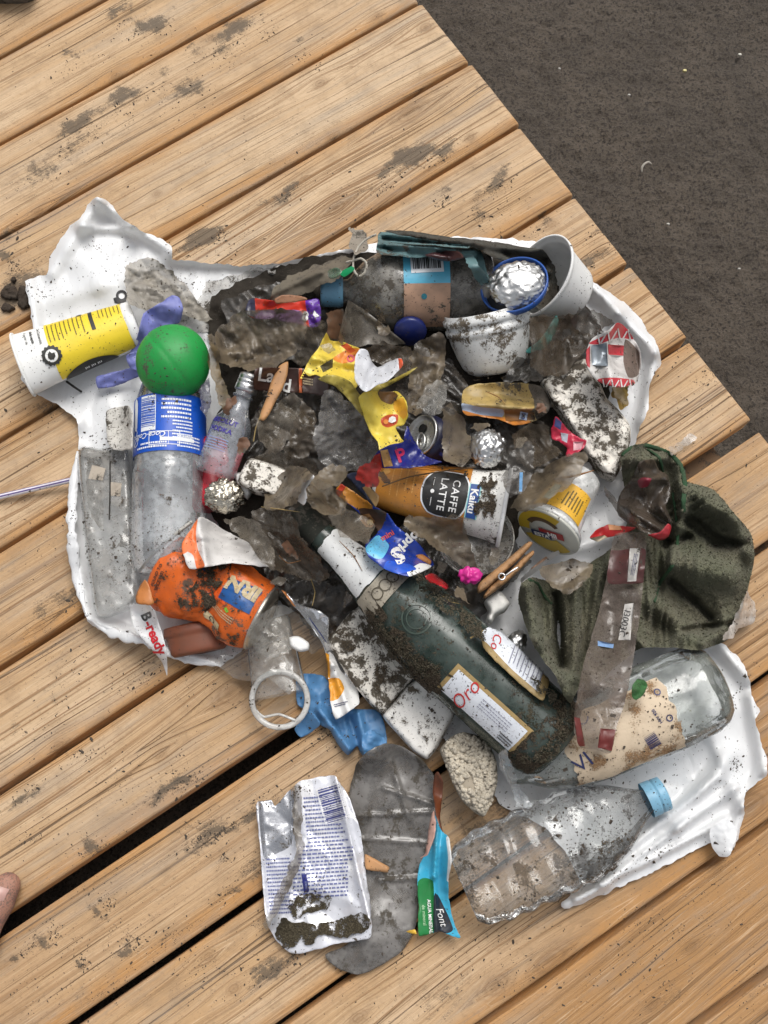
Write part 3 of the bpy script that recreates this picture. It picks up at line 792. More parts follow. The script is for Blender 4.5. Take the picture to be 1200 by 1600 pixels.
for k in range(len(gl) - 1):
    (c0, s0, w0), (c1, s1, w1) = gl[k], gl[k + 1]
    ue = edge_u((c0 + c1) / 2 + .25 * s0) if True else 0
    ue += random.Random(k).uniform(-.0012, .0012)
    fineb = 0 <= k - 2 <= 12
    us = np.linspace(U_LEFT, ue, 420 if fineb else 60); rng = np.random.RandomState(50 + k)
    # cross-section: rounded edges, fine in the middle
    def prof(n):
        t = np.concatenate([[0, 0, 0, .0006, .002, .0045, .008], np.linspace(.013, .08, n)[0:], []])
        return t
    VV = []; G = []; KNT = []; SY = []; AC = []
    nacross = 26 if fineb else 8
    top0 = c0 + s0 * us - w0 / 2; bot0 = c1 + s1 * us + w1 / 2           # upper and lower board edge (v)
    f = np.concatenate([[0, .003, .012, .035, .07], np.linspace(.11, .89, nacross), [.93, .955, .975, .99, .998, 1.]])
    seed = k * 7.31
    Ug, Fg = np.meshgrid(us, f, indexing='ij')
    Vg = top0[:, None] + (bot0 - top0)[:, None] * Fg
    wd = np.abs(bot0 - top0)[:, None]
    de = np.minimum(Fg, 1 - Fg) * wd; rr = np.where(Fg < .5, .0016, .0026)
    Z = -np.where(de < rr, rr - np.sqrt(np.maximum(rr ** 2 - (rr - de) ** 2, 0)), 0)
    # end edge is worn round as well
    dend = ue - Ug; re = .0022
    Z -= np.where(dend < re, re - np.sqrt(np.maximum(re ** 2 - (re - dend) ** 2, 0)), 0)
    wav = .0012 * (fbm(Ug * 9 + seed, Vg * 30, k, 3) - .5)
    gvv = Vg + .012 * (fbm(Ug * 1.7 + seed * 3, Vg * 4 + seed, k + 9, 3) - .5) + .05 * (fbm(Ug * .6 + seed, np.zeros_like(Ug), k + 3, 2) - .5)
    cup = ((Fg - rng.uniform(.2, .8)) ** 2) * rng.uniform(-.03, .05)
    gvv = gvv + cup * np.sin(Ug * rng.uniform(1, 3) + seed)
    kno = np.zeros_like(Ug)
    for (ku, kv, ra, rb, bow) in kuv:
        if kv > c0 + .02 or kv < c1 - .02: continue
        dx = (Ug - ku) / ra; dy = (Vg - kv) / rb
        wob = 1 + .25 * (fbm(Ug * 160, Vg * 160, 5, 2) - .5)
        r2 = (dx * dx + dy * dy) * wob
        gvv = gvv + np.sign(Vg - kv + 1e-9) * -bow * np.exp(-np.sqrt((dx / 2.2) ** 2 + (dy / 1.6) ** 2)) * 1.0
        kno = np.maximum(kno, np.clip(1.25 - np.sqrt(r2), 0, 1))
    sand_ = np.zeros_like(Ug)
    Uw = Ug + .030 * (fbm(Ug * 38, Vg * 38, 71, 4, .6) - .5); Vw = Vg + .026 * (fbm(Ug * 38, Vg * 38, 81, 4, .6) - .5)
    for (du, dv, ra, rb, st) in duvs:
        if dv > c0 + .05 or dv < c1 - .05: continue
        sand_ = np.maximum(sand_, st * np.exp(-((Uw - du) / ra) ** 2 - ((Vw - dv) / rb) ** 2))
    sand_ = sand_ + .33 + .35 * (fbm(Ug * 11, Vg * 26, 61, 3) - .5)
    qx = Ug * CU - Vg * SU; qy = Ug * SU + Vg * CU
    tone_ = smooth(-.02, .42, qx * .9 - qy * .55 - .02) * smooth(.12, -.06, qy - .1) + .22 * (fbm(Ug * 2 + seed, Vg * 8, k + 30, 2) - .3)
    tone_ = np.clip(1.25 * tone_ + [.1, .32, .22, .05, .12, -.15, .02, .14, .2, .12][k % 10], 0, .9)
    rel = .0005 * (fbm(Ug * 3 + seed, gvv * 190, k, 2) - .5)
    Zt = Z + wav + np.where(de > .003, rel, 0)
    X, Y = dxy(Ug, Vg)
    nu, nf = Ug.shape
    V = np.stack([X, Y, Zt], -1).reshape(-1, 3)
    gr = np.stack([Ug + seed, gvv, np.full_like(Ug, seed)], -1).reshape(-1, 3)
    idx = np.arange(nu * nf).reshape(nu, nf)
    F = np.stack([idx[:-1, :-1], idx[:-1, 1:], idx[1:, 1:], idx[1:, :-1]], -1).reshape(-1, 4)
    F = F[:, ::-1]
    F = F.tolist()
    # sides, end and underside
    def strip(ring, F, V, gr, ext):
        lo = V[ring].copy(); lo[:, 2] = -BT; b0 = len(V)
        return np.vstack([V, lo]), np.vstack([gr, gr[ring] + [0, 0.004, 0]]), b0
    border = list(idx[:, 0]) + list(idx[-1, 1:]) + list(idx[::-1, -1][1:]) + list(idx[0, ::-1][1:-1])
    V2, gr2, b0 = strip(border, F, V, gr, 0); n = len(border)
    for i in range(n):
        j = (i + 1) % n; F.append([border[i], b0 + i, b0 + j, border[j]])
    F.append([b0 + i for i in range(n)])
    z1 = np.zeros(n)
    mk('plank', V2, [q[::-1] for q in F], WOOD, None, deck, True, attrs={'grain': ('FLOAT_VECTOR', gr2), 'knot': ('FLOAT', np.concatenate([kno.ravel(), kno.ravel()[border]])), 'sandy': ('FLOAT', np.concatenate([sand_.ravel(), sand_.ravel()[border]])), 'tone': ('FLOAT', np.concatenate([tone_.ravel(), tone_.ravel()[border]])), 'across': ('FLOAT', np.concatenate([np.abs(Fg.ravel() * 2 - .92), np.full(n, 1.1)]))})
# joists under the boards
JM = M('joist_timber', (.16, .105, .06), .8, 0, .5, .4)
for ju in (edge_u(0) - .055, edge_u(0) - .36, edge_u(0) - .93):
    v0, v1 = gl[0][0] + .02, gl[-1][0] - .02
    q = [(ju - .022, v0), (ju + .022, v0), (ju + .022, v1), (ju - .022, v1)]
    T = [(*dxy(a, c), -BT - .0006) for a, c in q]; B = [(x, y, -.074) for x, y, _ in T]
    mk('joist', np.array(T + B), [[3, 2, 1, 0], [4, 5, 6, 7], [0, 1, 5, 4], [1, 2, 6, 5], [2, 3, 7, 6], [3, 0, 4, 7]], JM, None, deck, False)

def sand_material():
    b = NB('damp_dark_sand'); tc = b.n('ShaderNodeTexCoord').outputs['Object']
    n1 = b.noise(tc, 900., 3., .6); n2 = b.noise(tc, 330., 3., .6); n3 = b.noise(tc, 22., 4., .6); n4 = b.noise(tc, 1500., 1., .5)
    c = b.mix(b.step(n3, .35, .68), (.058, .046, .035), (.082, .065, .049))
    c = b.mix(b.step(n2, .47, .66), c, (.022, .017, .013))
    c = b.mix(b.math('MULTIPLY', b.step(n1, .56, .72), .6), c, (.15, .125, .10))
    c = b.mix(b.step(n4, .74, .78), c, (.34, .31, .27))
    h = b.math('ADD', b.math('MULTIPLY', n1, .5), b.math('ADD', n2, b.math('MULTIPLY', b.noise(tc, 120., 3.), 1.2)))
    pr = b.n('ShaderNodeBsdfPrincipled', {'Base Color': c, 'Roughness': .85, 'Normal': b.bump(h, .9, .002), 'Specular IOR Level': .4})
    b.t.links.new(pr.outputs[0], b.out.inputs['Surface']); return b.m
SANDM = sand_material()
# fine sheet where the photograph looks, running out coarse to the horizon
fx = np.concatenate([[-60, -20, -6, -2.5, -1.2, -.7], np.linspace(-.45, .75, 401), [.9, 1.3, 2.6, 6, 20, 60]])
fy = np.concatenate([[-60, -20, -6, -2, -1., -.5], np.linspace(-.25, 1.02, 424), [1.15, 1.6, 3, 6, 20, 60]])
gx, gy = np.meshgrid(fx, fy, indexing='ij')
near = np.exp(-(np.maximum(np.hypot(gx - .15, gy - .4) - .65, 0) / .3) ** 2)
gz = -.078 + near * (.012 * (fbm(gx * 9, gy * 9, 3, 3) - .5) + .0042 * (fbm(gx * 95, gy * 95, 4, 3) - .5) + 0.0032 * (vnoise(gx * 330, gy * 330, 8) - .5) + .004 * np.abs(fbm(gx * 40 + gy * 12, gy * 40, 6, 3) - .5))
n1_, n2_ = gx.shape; ii = np.arange(n1_ * n2_).reshape(n1_, n2_)
mk('sand', np.stack([gx, gy, gz], -1).reshape(-1, 3), np.stack([ii[:-1, :-1], ii[1:, :-1], ii[1:, 1:], ii[:-1, 1:]], -1).reshape(-1, 4).tolist(), SANDM, None, None, True, 'structure')

# ------------------------------------------------------------------ colours of the litter
BAGW = BAGM('white_bag_plastic', 26.)
FILM_G = FILM('grey_dirty_film', (.21, .18, .14), (.115, .096, .072), .70)
FILM_B = FILM('brown_dirty_film', (.105, .080, .054), (.058, .045, .031), .88, .26)
FILM_C = FILM('clear_film', (.42, .41, .385), (.30, .285, .255), .42, .2, 70., .5, .25)
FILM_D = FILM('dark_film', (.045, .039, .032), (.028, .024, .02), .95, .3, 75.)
FILM_T = FILM('tan_dirty_film', (.215, .168, .11), (.09, .068, .045), .96, .36, 60., .3, .62)
PET = M('clear_bottle_plastic', (.50, .53, .55), .18, 0, .30, .52, .48, .15, .18, 60.)
PET_D = M('grimy_bottle_plastic', (.27, .255, .225), .28, 0, .42, .45, .70, .2, .2, 90.)
PET_C = M('crushed_bottle_plastic', (.50, .495, .48), .10, 0, .44, .3, .18, .15, .2, 70., dalpha=.62, dcol=(.06, .052, .044), blotch=60.)
PET_S = M('stained_bottle_plastic', (.58, .62, .57), .14, 0, .22, .25, .26, .15, .2, 60., dcol=(.16, .15, .09))
FROST = M('frosted_box_plastic', (.33, .315, .285), .2, 0, .26, .4, .58, .2, .12, 60., blotch=24.)
FOAM = M('dirty_white_foam', (.78, .74, .67), .85, 0, .58, .62, 1., .1, .55, 420., spec=.2, blotch=75., dcol=(.105, .09, .07))
FOAM2 = M('white_foam_less_dirty', (.82, .80, .76), .85, 0, .38, .55, 1., .1, .45, 420., spec=.2, blotch=70., dcol=(.12, .10, .075))
FOIL = M('crumpled_silver_foil', (.70, .70, .69), .36, 1., .20, .3, 1., .05, .25, 420.)
FOIL_D = M('tarnished_foil', (.62, .57, .47), .26, 1., .42, .35, 1., .1, .3, 420.)
WPL = M('white_jar_plastic', (.80, .81, .80), .38, 0, .50, .40, 1., .08, .12, 160., dcol=(.14, .115, .085), blotch=46.)
WCUP = M('white_cup_plastic', (.80, .80, .78), .42, 0, .06, .38, 1., .06, .10, 160.)
PAPW = M('white_paper', (.80, .80, .79), .6, 0, .12, .38, 1., .08, .2, 260.)
PAPD = M('dirty_white_paper', (.70, .68, .64), .6, 0, .42, .5, 1., .12, .25, 240.)
DKCLOTH = M('wet_dark_cloth', (.075, .075, .066), .9, 0, .5, .5, 1., .2, .8, 700., spec=.2)

# ------------------------------------------------------------------ the torn white bag everything lies on
BAG = [(152, 308), (176, 322), (196, 345), (222, 362), (245, 372), (268, 384), (270, 404), (300, 409), (360, 415), (420, 413), (465, 406), (500, 398), (530, 392), (560, 385), (620, 372), (700, 370), (770, 372), (840, 378), (890, 405), (925, 440), (942, 450), (985, 482), (1010, 512), (1028, 540), (1031, 568), (1016, 598), (1014, 640), (1000, 668), (992, 700), (975, 738), (985, 800), (1000, 900), (1012, 1000), (1060, 1006), (1120, 1000), (1150, 1022), (1168, 1050), (1175, 1090), (1186, 1112), (1180, 1130), (1198, 1185), (1196, 1212), (1165, 1238), (1164, 1262), (1158, 1290), (1143, 1335), (1122, 1336), (1110, 1318), (1040, 1352), (960, 1390), (890, 1420), (876, 1412), (905, 1375), (860, 1300), (790, 1262), (740, 1210), (690, 1150), (640, 1100), (600, 1040), (540, 985), (480, 955), (430, 965), (372, 1020), (345, 1040), (280, 1030), (222, 1004), (160, 986), (138, 970), (122, 920), (112, 830), (114, 770), (122, 705), (118, 655), (70, 622), (33, 592), (55, 540), (48, 490), (40, 440), (72, 430), (78, 405), (100, 365), (128, 335)]
bagt = thing('plastic_bag', 'torn white plastic bag spread open on the deck under the heap of litter', 'plastic bag')
BS = sheet(BAG, BAGW, lift=.0014, cr=(46, .0075), soft=-1, stretch=2.2, seed=3, step=5, jag=1.6, name='bag_sheet', parent=bagt, sig=1, grow=0, fine=.0002,
           folds=[((120, 700), (112, 830), 9, .008), ((112, 830), (138, 968), 10, .010), ((138, 968), (225, 1002), 10, .010), ((225, 1002), (345, 1040), 9, .009), ((152, 310), (128, 350), 16, .016), ((128, 350), (80, 425), 14, .008), ((152, 310), (205, 352), 10, .016), ((205, 352), (268, 392), 10, .014), ((268, 400), (420, 412), 12, .014), ((420, 412), (560, 388), 10, .010),
                  ((135, 356), (215, 358), 7, .006), ((44, 440), (60, 525), 12, .010), ((60, 525), (35, 590), 8, .006), ((40, 600), (120, 662), 14, .006), ((905, 425), (965, 490), 14, .020), ((965, 490), (1022, 545), 14, .018), ((1022, 555), (1008, 660), 12, .015), ((1008, 660), (975, 738), 11, .013), ((940, 470), (1000, 560), 9, -.006),
                  ((1120, 1002), (1170, 1060), 13, .014), ((1175, 1090), (1195, 1200), 13, .014), ((1195, 1205), (1160, 1260), 10, .012), ((1160, 1260), (1135, 1335), 10, .010), ((1140, 1180), (1060, 1290), 16, .012), ((1150, 1230), (940, 1380), 8, .012), ((1135, 1280), (900, 1405), 6, .009), ((1120, 1215), (960, 1345), 9, .011), ((1100, 1120), (1150, 1240), 14, .008), ((885, 1412), (950, 1385), 9, .008), ((100, 380), (190, 470), 26, .006), ((180, 440), (70, 470), 20, .005), ((870, 800), (965, 760), 16, .006), ((850, 870), (985, 830), 14, .006)])
ROLL = BAGM('white_bag_hem', 60.)
def rim(pts, r, z, jt=.5):
    q = np.array(pts, float); zz = np.maximum(BS.zat(q[:, 0], q[:, 1]), .002) + z
    tube([(a, b, c) for (a, b), c in zip(pts, zz)], r, ROLL, 'rolled_edge', 10, bagt, jit=jt, flatten=.5, taper=[.3, .9, 1, 1, .9, .3])
rim([(121, 705), (114, 770), (112, 830), (120, 905), (136, 962)], .0042, .0005, .9)
rim([(138, 966), (165, 985), (225, 1003), (285, 1028), (346, 1040)], .0040, .0005, .9)
tg_ = sheet([(1110, 1296), (1138, 1280), (1152, 1300), (1140, 1336), (1124, 1338), (1112, 1322)], BAGW, lift=.006, cr=(18, .003), seed=8, step=3, jag=.4, name='torn_corner', parent=bagt, sig=2)
# black print on the bag, half hidden by the grey film
INKK = INK('black', (.02, .02, .022), .5, .25)
for (x, y, r1, r2, ang) in [(190, 462, 9, 5, 0)]:
    on_sheet(BS, 'printed_mark', disc2d(r1, 18, r2), INKK, x, y, 0, off=.0008)
    on_sheet(BS, 'printed_mark', (np.array([(-9, -7), (3, -10), (10, -3), (0, -4), (-5, 2), (-11, 0)]), [[0, 1, 2, 3, 4, 5]]), INKK, x - 2, y + 4, 0, off=.0008)
dd = sheet([(197, 432), (240, 420), (300, 470), (330, 440), (420, 415), (440, 430), (360, 480), (330, 520), (250, 500)], M('sand_smear_on_bag', (.55, .53, .50), .8, 0, .45, .6, .75, .2, .3, 300., dalpha=.95), lift=.0009, cr=None, seed=5, jag=4, step=5, name='sand_smear', parent=bagt, sig=1, grow=0, register=False)

# damp sand shaken out of the litter, filling the hollows of the heap
MND = [(330, 470), (400, 430), (500, 400), (600, 392), (740, 390), (850, 400), (905, 450), (930, 500), (960, 560), (945, 650), (930, 720), (880, 760), (820, 800), (800, 860), (760, 920), (720, 960), (600, 960), (560, 930), (500, 960), (430, 940), (370, 880), (330, 800), (320, 700), (350, 620), (330, 540)]
HEAP = M('heap_sand', (.034, .028, .022), .95, 0, .3, .4, 1., .3, 1.2, 900., spec=.2)
sheet(MND, HEAP, lift=.002, cr=(36, .012), seed=11, step=6, jag=3, name='damp_sand', sig=2, curl=-.004, bumps=[(600, 640, 190, .016), (520, 820, 120, .010), (820, 560, 130, .010)], fine=.004, kind='stuff')

# ------------------------------------------------------------------ dirty film at the bottom of the heap
def film(label, out, mat, seed, cr=(30, .012), lift=.003, name='plastic_film', cat='plastic film', **kw):
    kw.setdefault('sig', 4); kw.setdefault('step', 3.4); kw.setdefault('jag', 2.6); kw.setdefault('corner', .1); kw.setdefault('oct', 2); kw.setdefault('fine', .0005); kw.setdefault('soft', -1); kw.setdefault('stretch', 2.2)
    cr = (cr[0] * .48, cr[1] * .78)
    kw.setdefault('curl', .002)
    return sheet(out, mat, lift=lift, cr=cr, seed=seed, name=name, label=label, cat=cat, **kw)
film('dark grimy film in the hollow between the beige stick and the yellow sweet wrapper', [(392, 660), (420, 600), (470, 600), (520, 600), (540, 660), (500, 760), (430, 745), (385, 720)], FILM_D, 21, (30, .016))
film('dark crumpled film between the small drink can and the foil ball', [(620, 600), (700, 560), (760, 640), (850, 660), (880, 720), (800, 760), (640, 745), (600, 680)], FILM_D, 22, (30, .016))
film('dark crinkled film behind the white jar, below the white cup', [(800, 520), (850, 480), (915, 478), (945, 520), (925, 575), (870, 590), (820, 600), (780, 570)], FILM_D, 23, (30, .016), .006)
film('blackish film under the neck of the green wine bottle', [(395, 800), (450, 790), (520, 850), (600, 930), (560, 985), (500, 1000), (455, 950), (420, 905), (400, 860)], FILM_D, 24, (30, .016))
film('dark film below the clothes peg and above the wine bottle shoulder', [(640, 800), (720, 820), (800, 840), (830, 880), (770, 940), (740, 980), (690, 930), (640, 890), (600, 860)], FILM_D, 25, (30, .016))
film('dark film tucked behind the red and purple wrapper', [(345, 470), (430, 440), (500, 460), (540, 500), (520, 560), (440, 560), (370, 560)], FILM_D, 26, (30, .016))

def wrap(name, label, cat, out, mat, seed, cr=(26, .007), lift=.003, **kw):
    kw.setdefault('sig', 3); kw.setdefault('step', 3.2); kw.setdefault('jag', .6); kw.setdefault('soft', -1); kw.setdefault('stretch', 1.7)
    if cr: cr = (cr[0] * .8, cr[1] * .85); kw.setdefault('thick', .00025); kw.setdefault('fine', .0004)
    return sheet(out, mat, lift=lift, cr=cr, seed=seed, name=name, label=label, cat=cat, **kw)
def jagpoly(p, amp, seed):
    q = curve_pts(p, 3.); r = np.random.RandomState(seed)
    return [tuple(a + r.uniform(-amp, amp, 2)) for a in q[::1]]
# blue nitrile glove
t = thing('rubber_glove', 'light blue disposable glove crumpled on the deck beside the clear cup', 'rubber glove')
NIT = M('blue_nitrile', (.10, .27, .52), .45, 0, .05, .22, 1., .08, .12, 300., trans=.15)
wrap('glove_palm', None, None, [(463, 1062), (475, 1052), (505, 1056), (520, 1075), (530, 1100), (560, 1108), (590, 1110), (600, 1130), (604, 1160), (595, 1170), (573, 1187), (562, 1174), (558, 1166), (544, 1180), (530, 1166), (514, 1140), (500, 1132), (485, 1115), (465, 1100)], NIT, 101, (24, .012), .003, parent=t, folds=[((500, 1110), (545, 1170), 7, .010), ((545, 1120), (560, 1168), 5, -.006), ((560, 1115), (575, 1180), 7, .010)])
wrap('glove_cuff', None, None, [(461, 1140), (468, 1120), (484, 1110), (500, 1130), (490, 1142), (470, 1152)], NIT, 102, (14, .004), .0025, parent=t)
wrap('glove_finger', None, None, [(566, 1150), (580, 1140), (598, 1150), (606, 1164), (592, 1174), (576, 1186), (566, 1172)], NIT, 103, (12, .012), .010, parent=t)

MUD_B = MUD('brown_grime', (.040, .030, .020), (.115, .090, .062), .535)
MUD_L = MUD('light_brown_grime', (.045, .034, .023), (.125, .098, .07), .575)
MUD_H = MUD('heavy_brown_grime', (.034, .026, .017), (.10, .078, .054), .45)

# ------------------------------------------------------------------ bottles, cups, cans
def dents(seed, a=.10, st=3., sa=2.):
    def f(t, an):
        return a * (crumple(t * st + 5 * seed, np.cos(an) * sa + np.sin(an) * .7 + 3, seed)) * np.ones_like(t)
    return f
# --- soda bottle with the blue label
t = thing('soda_bottle', 'clear plastic bottle with a bright blue label lying below the green ball', 'bottle')
R = Rev((268, 540, .036), (263, 895, .031), [(0, 15), (.05, 15), (.12, 30), (.19, 45), (.265, 53), (.27, 54), (.515, 54), (.54, 52), (.57, 55), (.9, 55), (.96, 51), (1, 43)], dent=lambda t, a: .02 * (fbm(t * 6, np.sin(a) * 2 + 4, 3, 2) - .5))
R.body('bottle_body', PET, t, 48, 3.5, (False, True))
BLUE = M('blue_label', (.006, .085, .50), .32, 0, .10, .34, 1., .05, .05)
lab = R.patch('label', BLUE, .268, .517, -1.75, 1.75, t, .0006)
WI = INK('white', (.82, .84, .86), .4, .3)
c_ = math.pi
R.flat('barcode', *rects2d([(-.016, -.0075, .016, .0075)]), WI, .352, .42, 0, lab, .0010)
R.flat('barcode_bars', *barcode2d(.026, .014, 26, 4), BLUE, .348, .42, 0, lab, .0013)
R.flat('bottle_icon', np.array([(-.013, -.0028), (.008, -.0032), (.012, -.0022), (.014, 0), (.012, .0022), (.008, .0032), (-.013, .0028), (-.016, .0012), (-.016, -.0012)]), [list(range(9))[::-1]], WI, .338, .93, math.pi, lab, .0010)
V_, F_ = text2d('2 L', .0032, .03); R.flat('lettering', V_, F_, BLUE, .320, -.93, 0, lab, .0013)
R.flat('symbol', *disc2d(.0038, 18, .0029), WI, .425, .95, 0, lab, .001); R.flat('symbol', *disc2d(.0042, 18, .0034), WI, .465, .92, 0, lab, .001)
R.flat('symbol', *rects2d([(-.0034, -.0005, .0034, .0005)]), WI, .465, .92, .8, lab, .001)
V_, F_ = text2d('Coca-Cola', .0048, .01, .35); R.flat('lettering', V_, F_, WI, .448, .36, math.pi / 2, lab, .001)
for (tt, aa, w, h, n, sd_) in [(.335, .38, .026, .020, 5, 3), (.425, .55, .018, .018, 6, 4), (.49, -.35, .03, .007, 2, 8), (.475, .75, .022, .012, 4, 7)]:
    v_, f_ = lines2d(w, h, n, sd_, .45); R.flat('small_print', v_, f_, WI, tt, -aa, math.pi / 2, lab, .001)
v_, f_ = rects2d([(-.0135, -.0003, .0135, .0003), (-.0135, .0115, .0135, .0121), (-.0135, -.0003, -.0129, .0121), (.0129, -.0003, .0135, .0121), (-.004, 0, -.0036, .0118), (.003, 0, .0034, .0118)])
R.flat('table_print', v_, f_, WI, .435, -.05, math.pi / 2, lab, .001)
R.flat('band_print', *rects2d([(-.015, -.0016, .015, .0016)]), WI, .468, -.42, math.pi / 2, lab, .001)

# --- frosted clear box on the left and the speckled card above it
t = thing('plastic_box', 'long grey translucent plastic box lying at the left rim of the white bag', 'plastic box')
BX = slab([(122, 704), (160, 701), (201, 700), (206, 790), (212, 880), (216, 935), (186, 955), (152, 963), (140, 900), (130, 820)], .004, .026, FROST, 7, 4.5, 4, (26, .002, .001), name='box_body', parent=t)
z_ = BX.zat([172, 172, 171, 160, 152], [704, 760, 812, 850, 930])
tube([(172, 704, z_[0] + .0004), (172, 760, z_[1] + .0004), (171, 812, z_[2] + .0004)], .0007, M('seam_dirt', (.02, .018, .015), .9, 0, 0, 0), 'seam', 5, t)
on_sheet(BX, 'paper_patch', (np.array([(-9, -10), (8, -12), (10, 9), (-8, 11)]), [[0, 1, 2, 3]]), M('beige_patch', (.42, .36, .29), .7, 0, .35, .4), 180, 764, 0, t)
on_sheet(BX, 'paper_patch', (np.array([(-14, -10), (8, -13), (13, 6), (-8, 12)]), [[0, 1, 2, 3]]), M('beige_patch', (.42, .36, .29)), 152, 738, 0, t)
sheet([(169, 640), (200, 634), (206, 660), (204, 701), (172, 701), (166, 670)], M('speckled_card', (.55, .53, .49), .7, 0, .45, .8, 1., .1, .3), lift=.012, cr=(20, .005), seed=9, step=3.5, thick=.0005, name='paper_scrap', label='grey paper scrap covered in black specks, left of the blue bottle label', cat='paper scrap')

# --- big bottle with the pale blue label
t = thing('water_bottle', 'large grimy bottle with a pale blue barcode label and blue cap along the heap top', 'bottle')
R = Rev((504, 456, .048), (768, 452, .044), [(.11, 17), (.15, 18), (.18, 27), (.24, 42), (.33, 55), (.42, 60), (.46, 60.5), (.74, 60.5), (.76, 58), (.80, 60.5), (.86, 60), (.88, 57), (.95, 60), (.98, 55), (1, 46)], dent=lambda t, a: .03 * (fbm(t * 5, np.sin(a) * 2 + 7, 5, 3) - .5))
R.body('bottle_body', PET_D, t, 44, 3.5, (False, True))
RC = Rev((501, 456, .049), (536, 456, .048), [(0, 18), (.06, 22), (.9, 23), (1, 21)])
RC.body('cap', M('pale_blue_cap', (.16, .36, .52), .4, 0, .34, .5, 1., .1, .3, 120.), t, 36, 3)
CYAN = M('cyan_label', (.10, .46, .66), .4, 0, .18, .4)
PEACH = M('faded_peach_label', (.44, .27, .18), .55, 0, .35, .45, 1., .2)
lab = R.patch('label', CYAN, .47, .735, -1.5, 1.5, t, .0007, mats=[CYAN, PEACH], mfun=lambda u, v: 1 if v > .595 else 0)
R.flat('barcode', *rects2d([(-.0145, -.0085, .0145, .0085)]), WI, .605, -.18, -0.03, lab, .0012)
R.flat('barcode_bars', *barcode2d(.025, .0125, 28, 9), INKK, .605, -.21, -0.03, lab, .0016)
R.flat('printed_leaf', *disc2d(.0024, 8), INK('green', (.03, .25, .05)), .55, -.62, 0, lab, .0012)
R.flat('printed_dot', *disc2d(.0026, 12), INK('teal', (.02, .17, .22)), .585, .60, 0, lab, .0012)

# --- white jar
t = thing('plastic_jar', 'stained white plastic jar with a ribbed neck and open mouth, below the blue rimmed lid', 'jar')
R = Rev((776, 578, .032), (757, 481, .062), [(0, 36), (.05, 44), (.14, 50), (.3, 55), (.55, 60), (.66, 61), (.68, 64), (.76, 64.5), (.78, 61.5), (.83, 62), (.85, 65), (.93, 65.5), (.95, 62), (1, 62)], dent=lambda t, a: .02 * (fbm(t * 3, np.sin(a) + 7, 15, 2) - .5))
R.body('jar_body', WPL, t, 56, 3, (True, False), inner=.0016)
RI = Rev((764, 513, .0515), (763, 511, .0518), [(0, 57), (1, 57)])
RI.body('sand_inside', HEAP, t, 36, 4)

# --- white cup
t = thing('plastic_cup', 'clean white plastic cup tipped on its side at the upper right of the heap', 'cup')
R = Rev((896, 459, .034), (842, 431, .063), [(0, 36), (.04, 41), (.3, 46), (.9, 58), (.93, 62), (1, 63)], dent=lambda t, a: .05 * np.sin(a * 2 + .6) * t)
R.body('cup_body', WCUP, t, 56, 3, (True, False), inner=.0016)
film('dark grey rag stuffed inside the tipped white cup', [(812, 385), (848, 392), (868, 420), (872, 470), (850, 488), (826, 470), (815, 430)], DKCLOTH, 31, (20, .010), 0, 'rag', 'rag', zmin=.03, zfun=lambda x, y: np.full(np.shape(x), .040), register=False)

# --- clear beaker with the white rim
t = thing('clear_cup', 'clear plastic cup with a white rim lying mouth up beside the blue glove', 'cup')
CLR = M('clear_cup_plastic', (.55, .53, .50), .16, 0, .16, .42, .26, .1, .1, 80.)
R = Rev((417, 968, .011), (437, 1086, .014), [(0, 33), (.03, 35), (.9, 43), (1, 44)], squash=.38, dent=lambda t, a: .05 * (fbm(t * 4, np.sin(a) * 2 + 7, 25, 2) - .5))
R.body('cup_wall', CLR, t, 44, 4, (False, False))
a_ = np.linspace(0, 2 * math.pi, 30, endpoint=False)
tube([(437 + 43.5 * math.cos(q), 1093 + 43.5 * math.sin(q), .0215 + .004 * -math.sin(q)) for q in a_], .0026, M('milky_rim', (.66, .65, .62), .35, 0, .10, .4, .85), 'rim', 8, t, True, flatten=.7)
tube([(398, 1108, .020), (412, 1120, .019), (436, 1116, .019), (462, 1126, .020)], .0012, M('milky_rim', (.66, .65, .62)), 'rim', 6, t, flatten=.6)
sheet([(342, 1040), (352, 1010), (400, 975), (446, 962), (455, 1000), (458, 1060), (452, 1085), (420, 1060), (404, 1062), (375, 1064)], CLR, lift=.004, cr=(26, .006), seed=12, step=4, name='split_wall', parent=t, sig=3)

# --- paper cup, yellow
t = thing('paper_cup', 'squashed yellow and white paper cup lying at the far left of the bag', 'paper cup')
PCW = M('cup_white_paper', (.80, .80, .78), .5, 0, .05, .25, 1., .05, .08)
PCY = M('cup_yellow_print', (.80, .60, .025), .42, 0, .16, .42, 1., .05, .06)
R = Rev((36, 568, .030), (214, 506, .026), [(0, 51), (.03, 50), (.93, 38), (.935, 39), (.98, 38), (1, 36)], squash=.72, dent=lambda t, a: .05 * np.sin(a * 2 + t * 2) + .05 * (fbm(t * 3 + 2, np.sin(a) * 2 + 3, 35, 3) - .5) - .06 * np.exp(-((t - .06) / .12) ** 2) * np.sin(a * 3))
R.body('cup_wall', PCW, t, 64, 2.5, (False, True), inner=.0006)
yl = R.patch('yellow_wrap', PCY, .27, .925, -1.7, 1.52, t, .0005, jag=.02)
tube([tuple(p) for p in R.pt(np.full(40, .0), np.linspace(-math.pi, math.pi, 40, endpoint=False), .0006)], .0012, PCW, 'rolled_rim', 8, t, True, px=False)
KB = INK('print_black', (.018, .018, .016), .5, .15)
KY = INK('print_olive', (.14, .11, .02), .5, .3)
for i in range(9):
    v_, f_ = lines2d(.024, .0013, 1, 20 + i, .8); R.flat('small_print', v_, f_, KY, .30 + i * .036, -.40, math.pi / 2, yl, .0011)
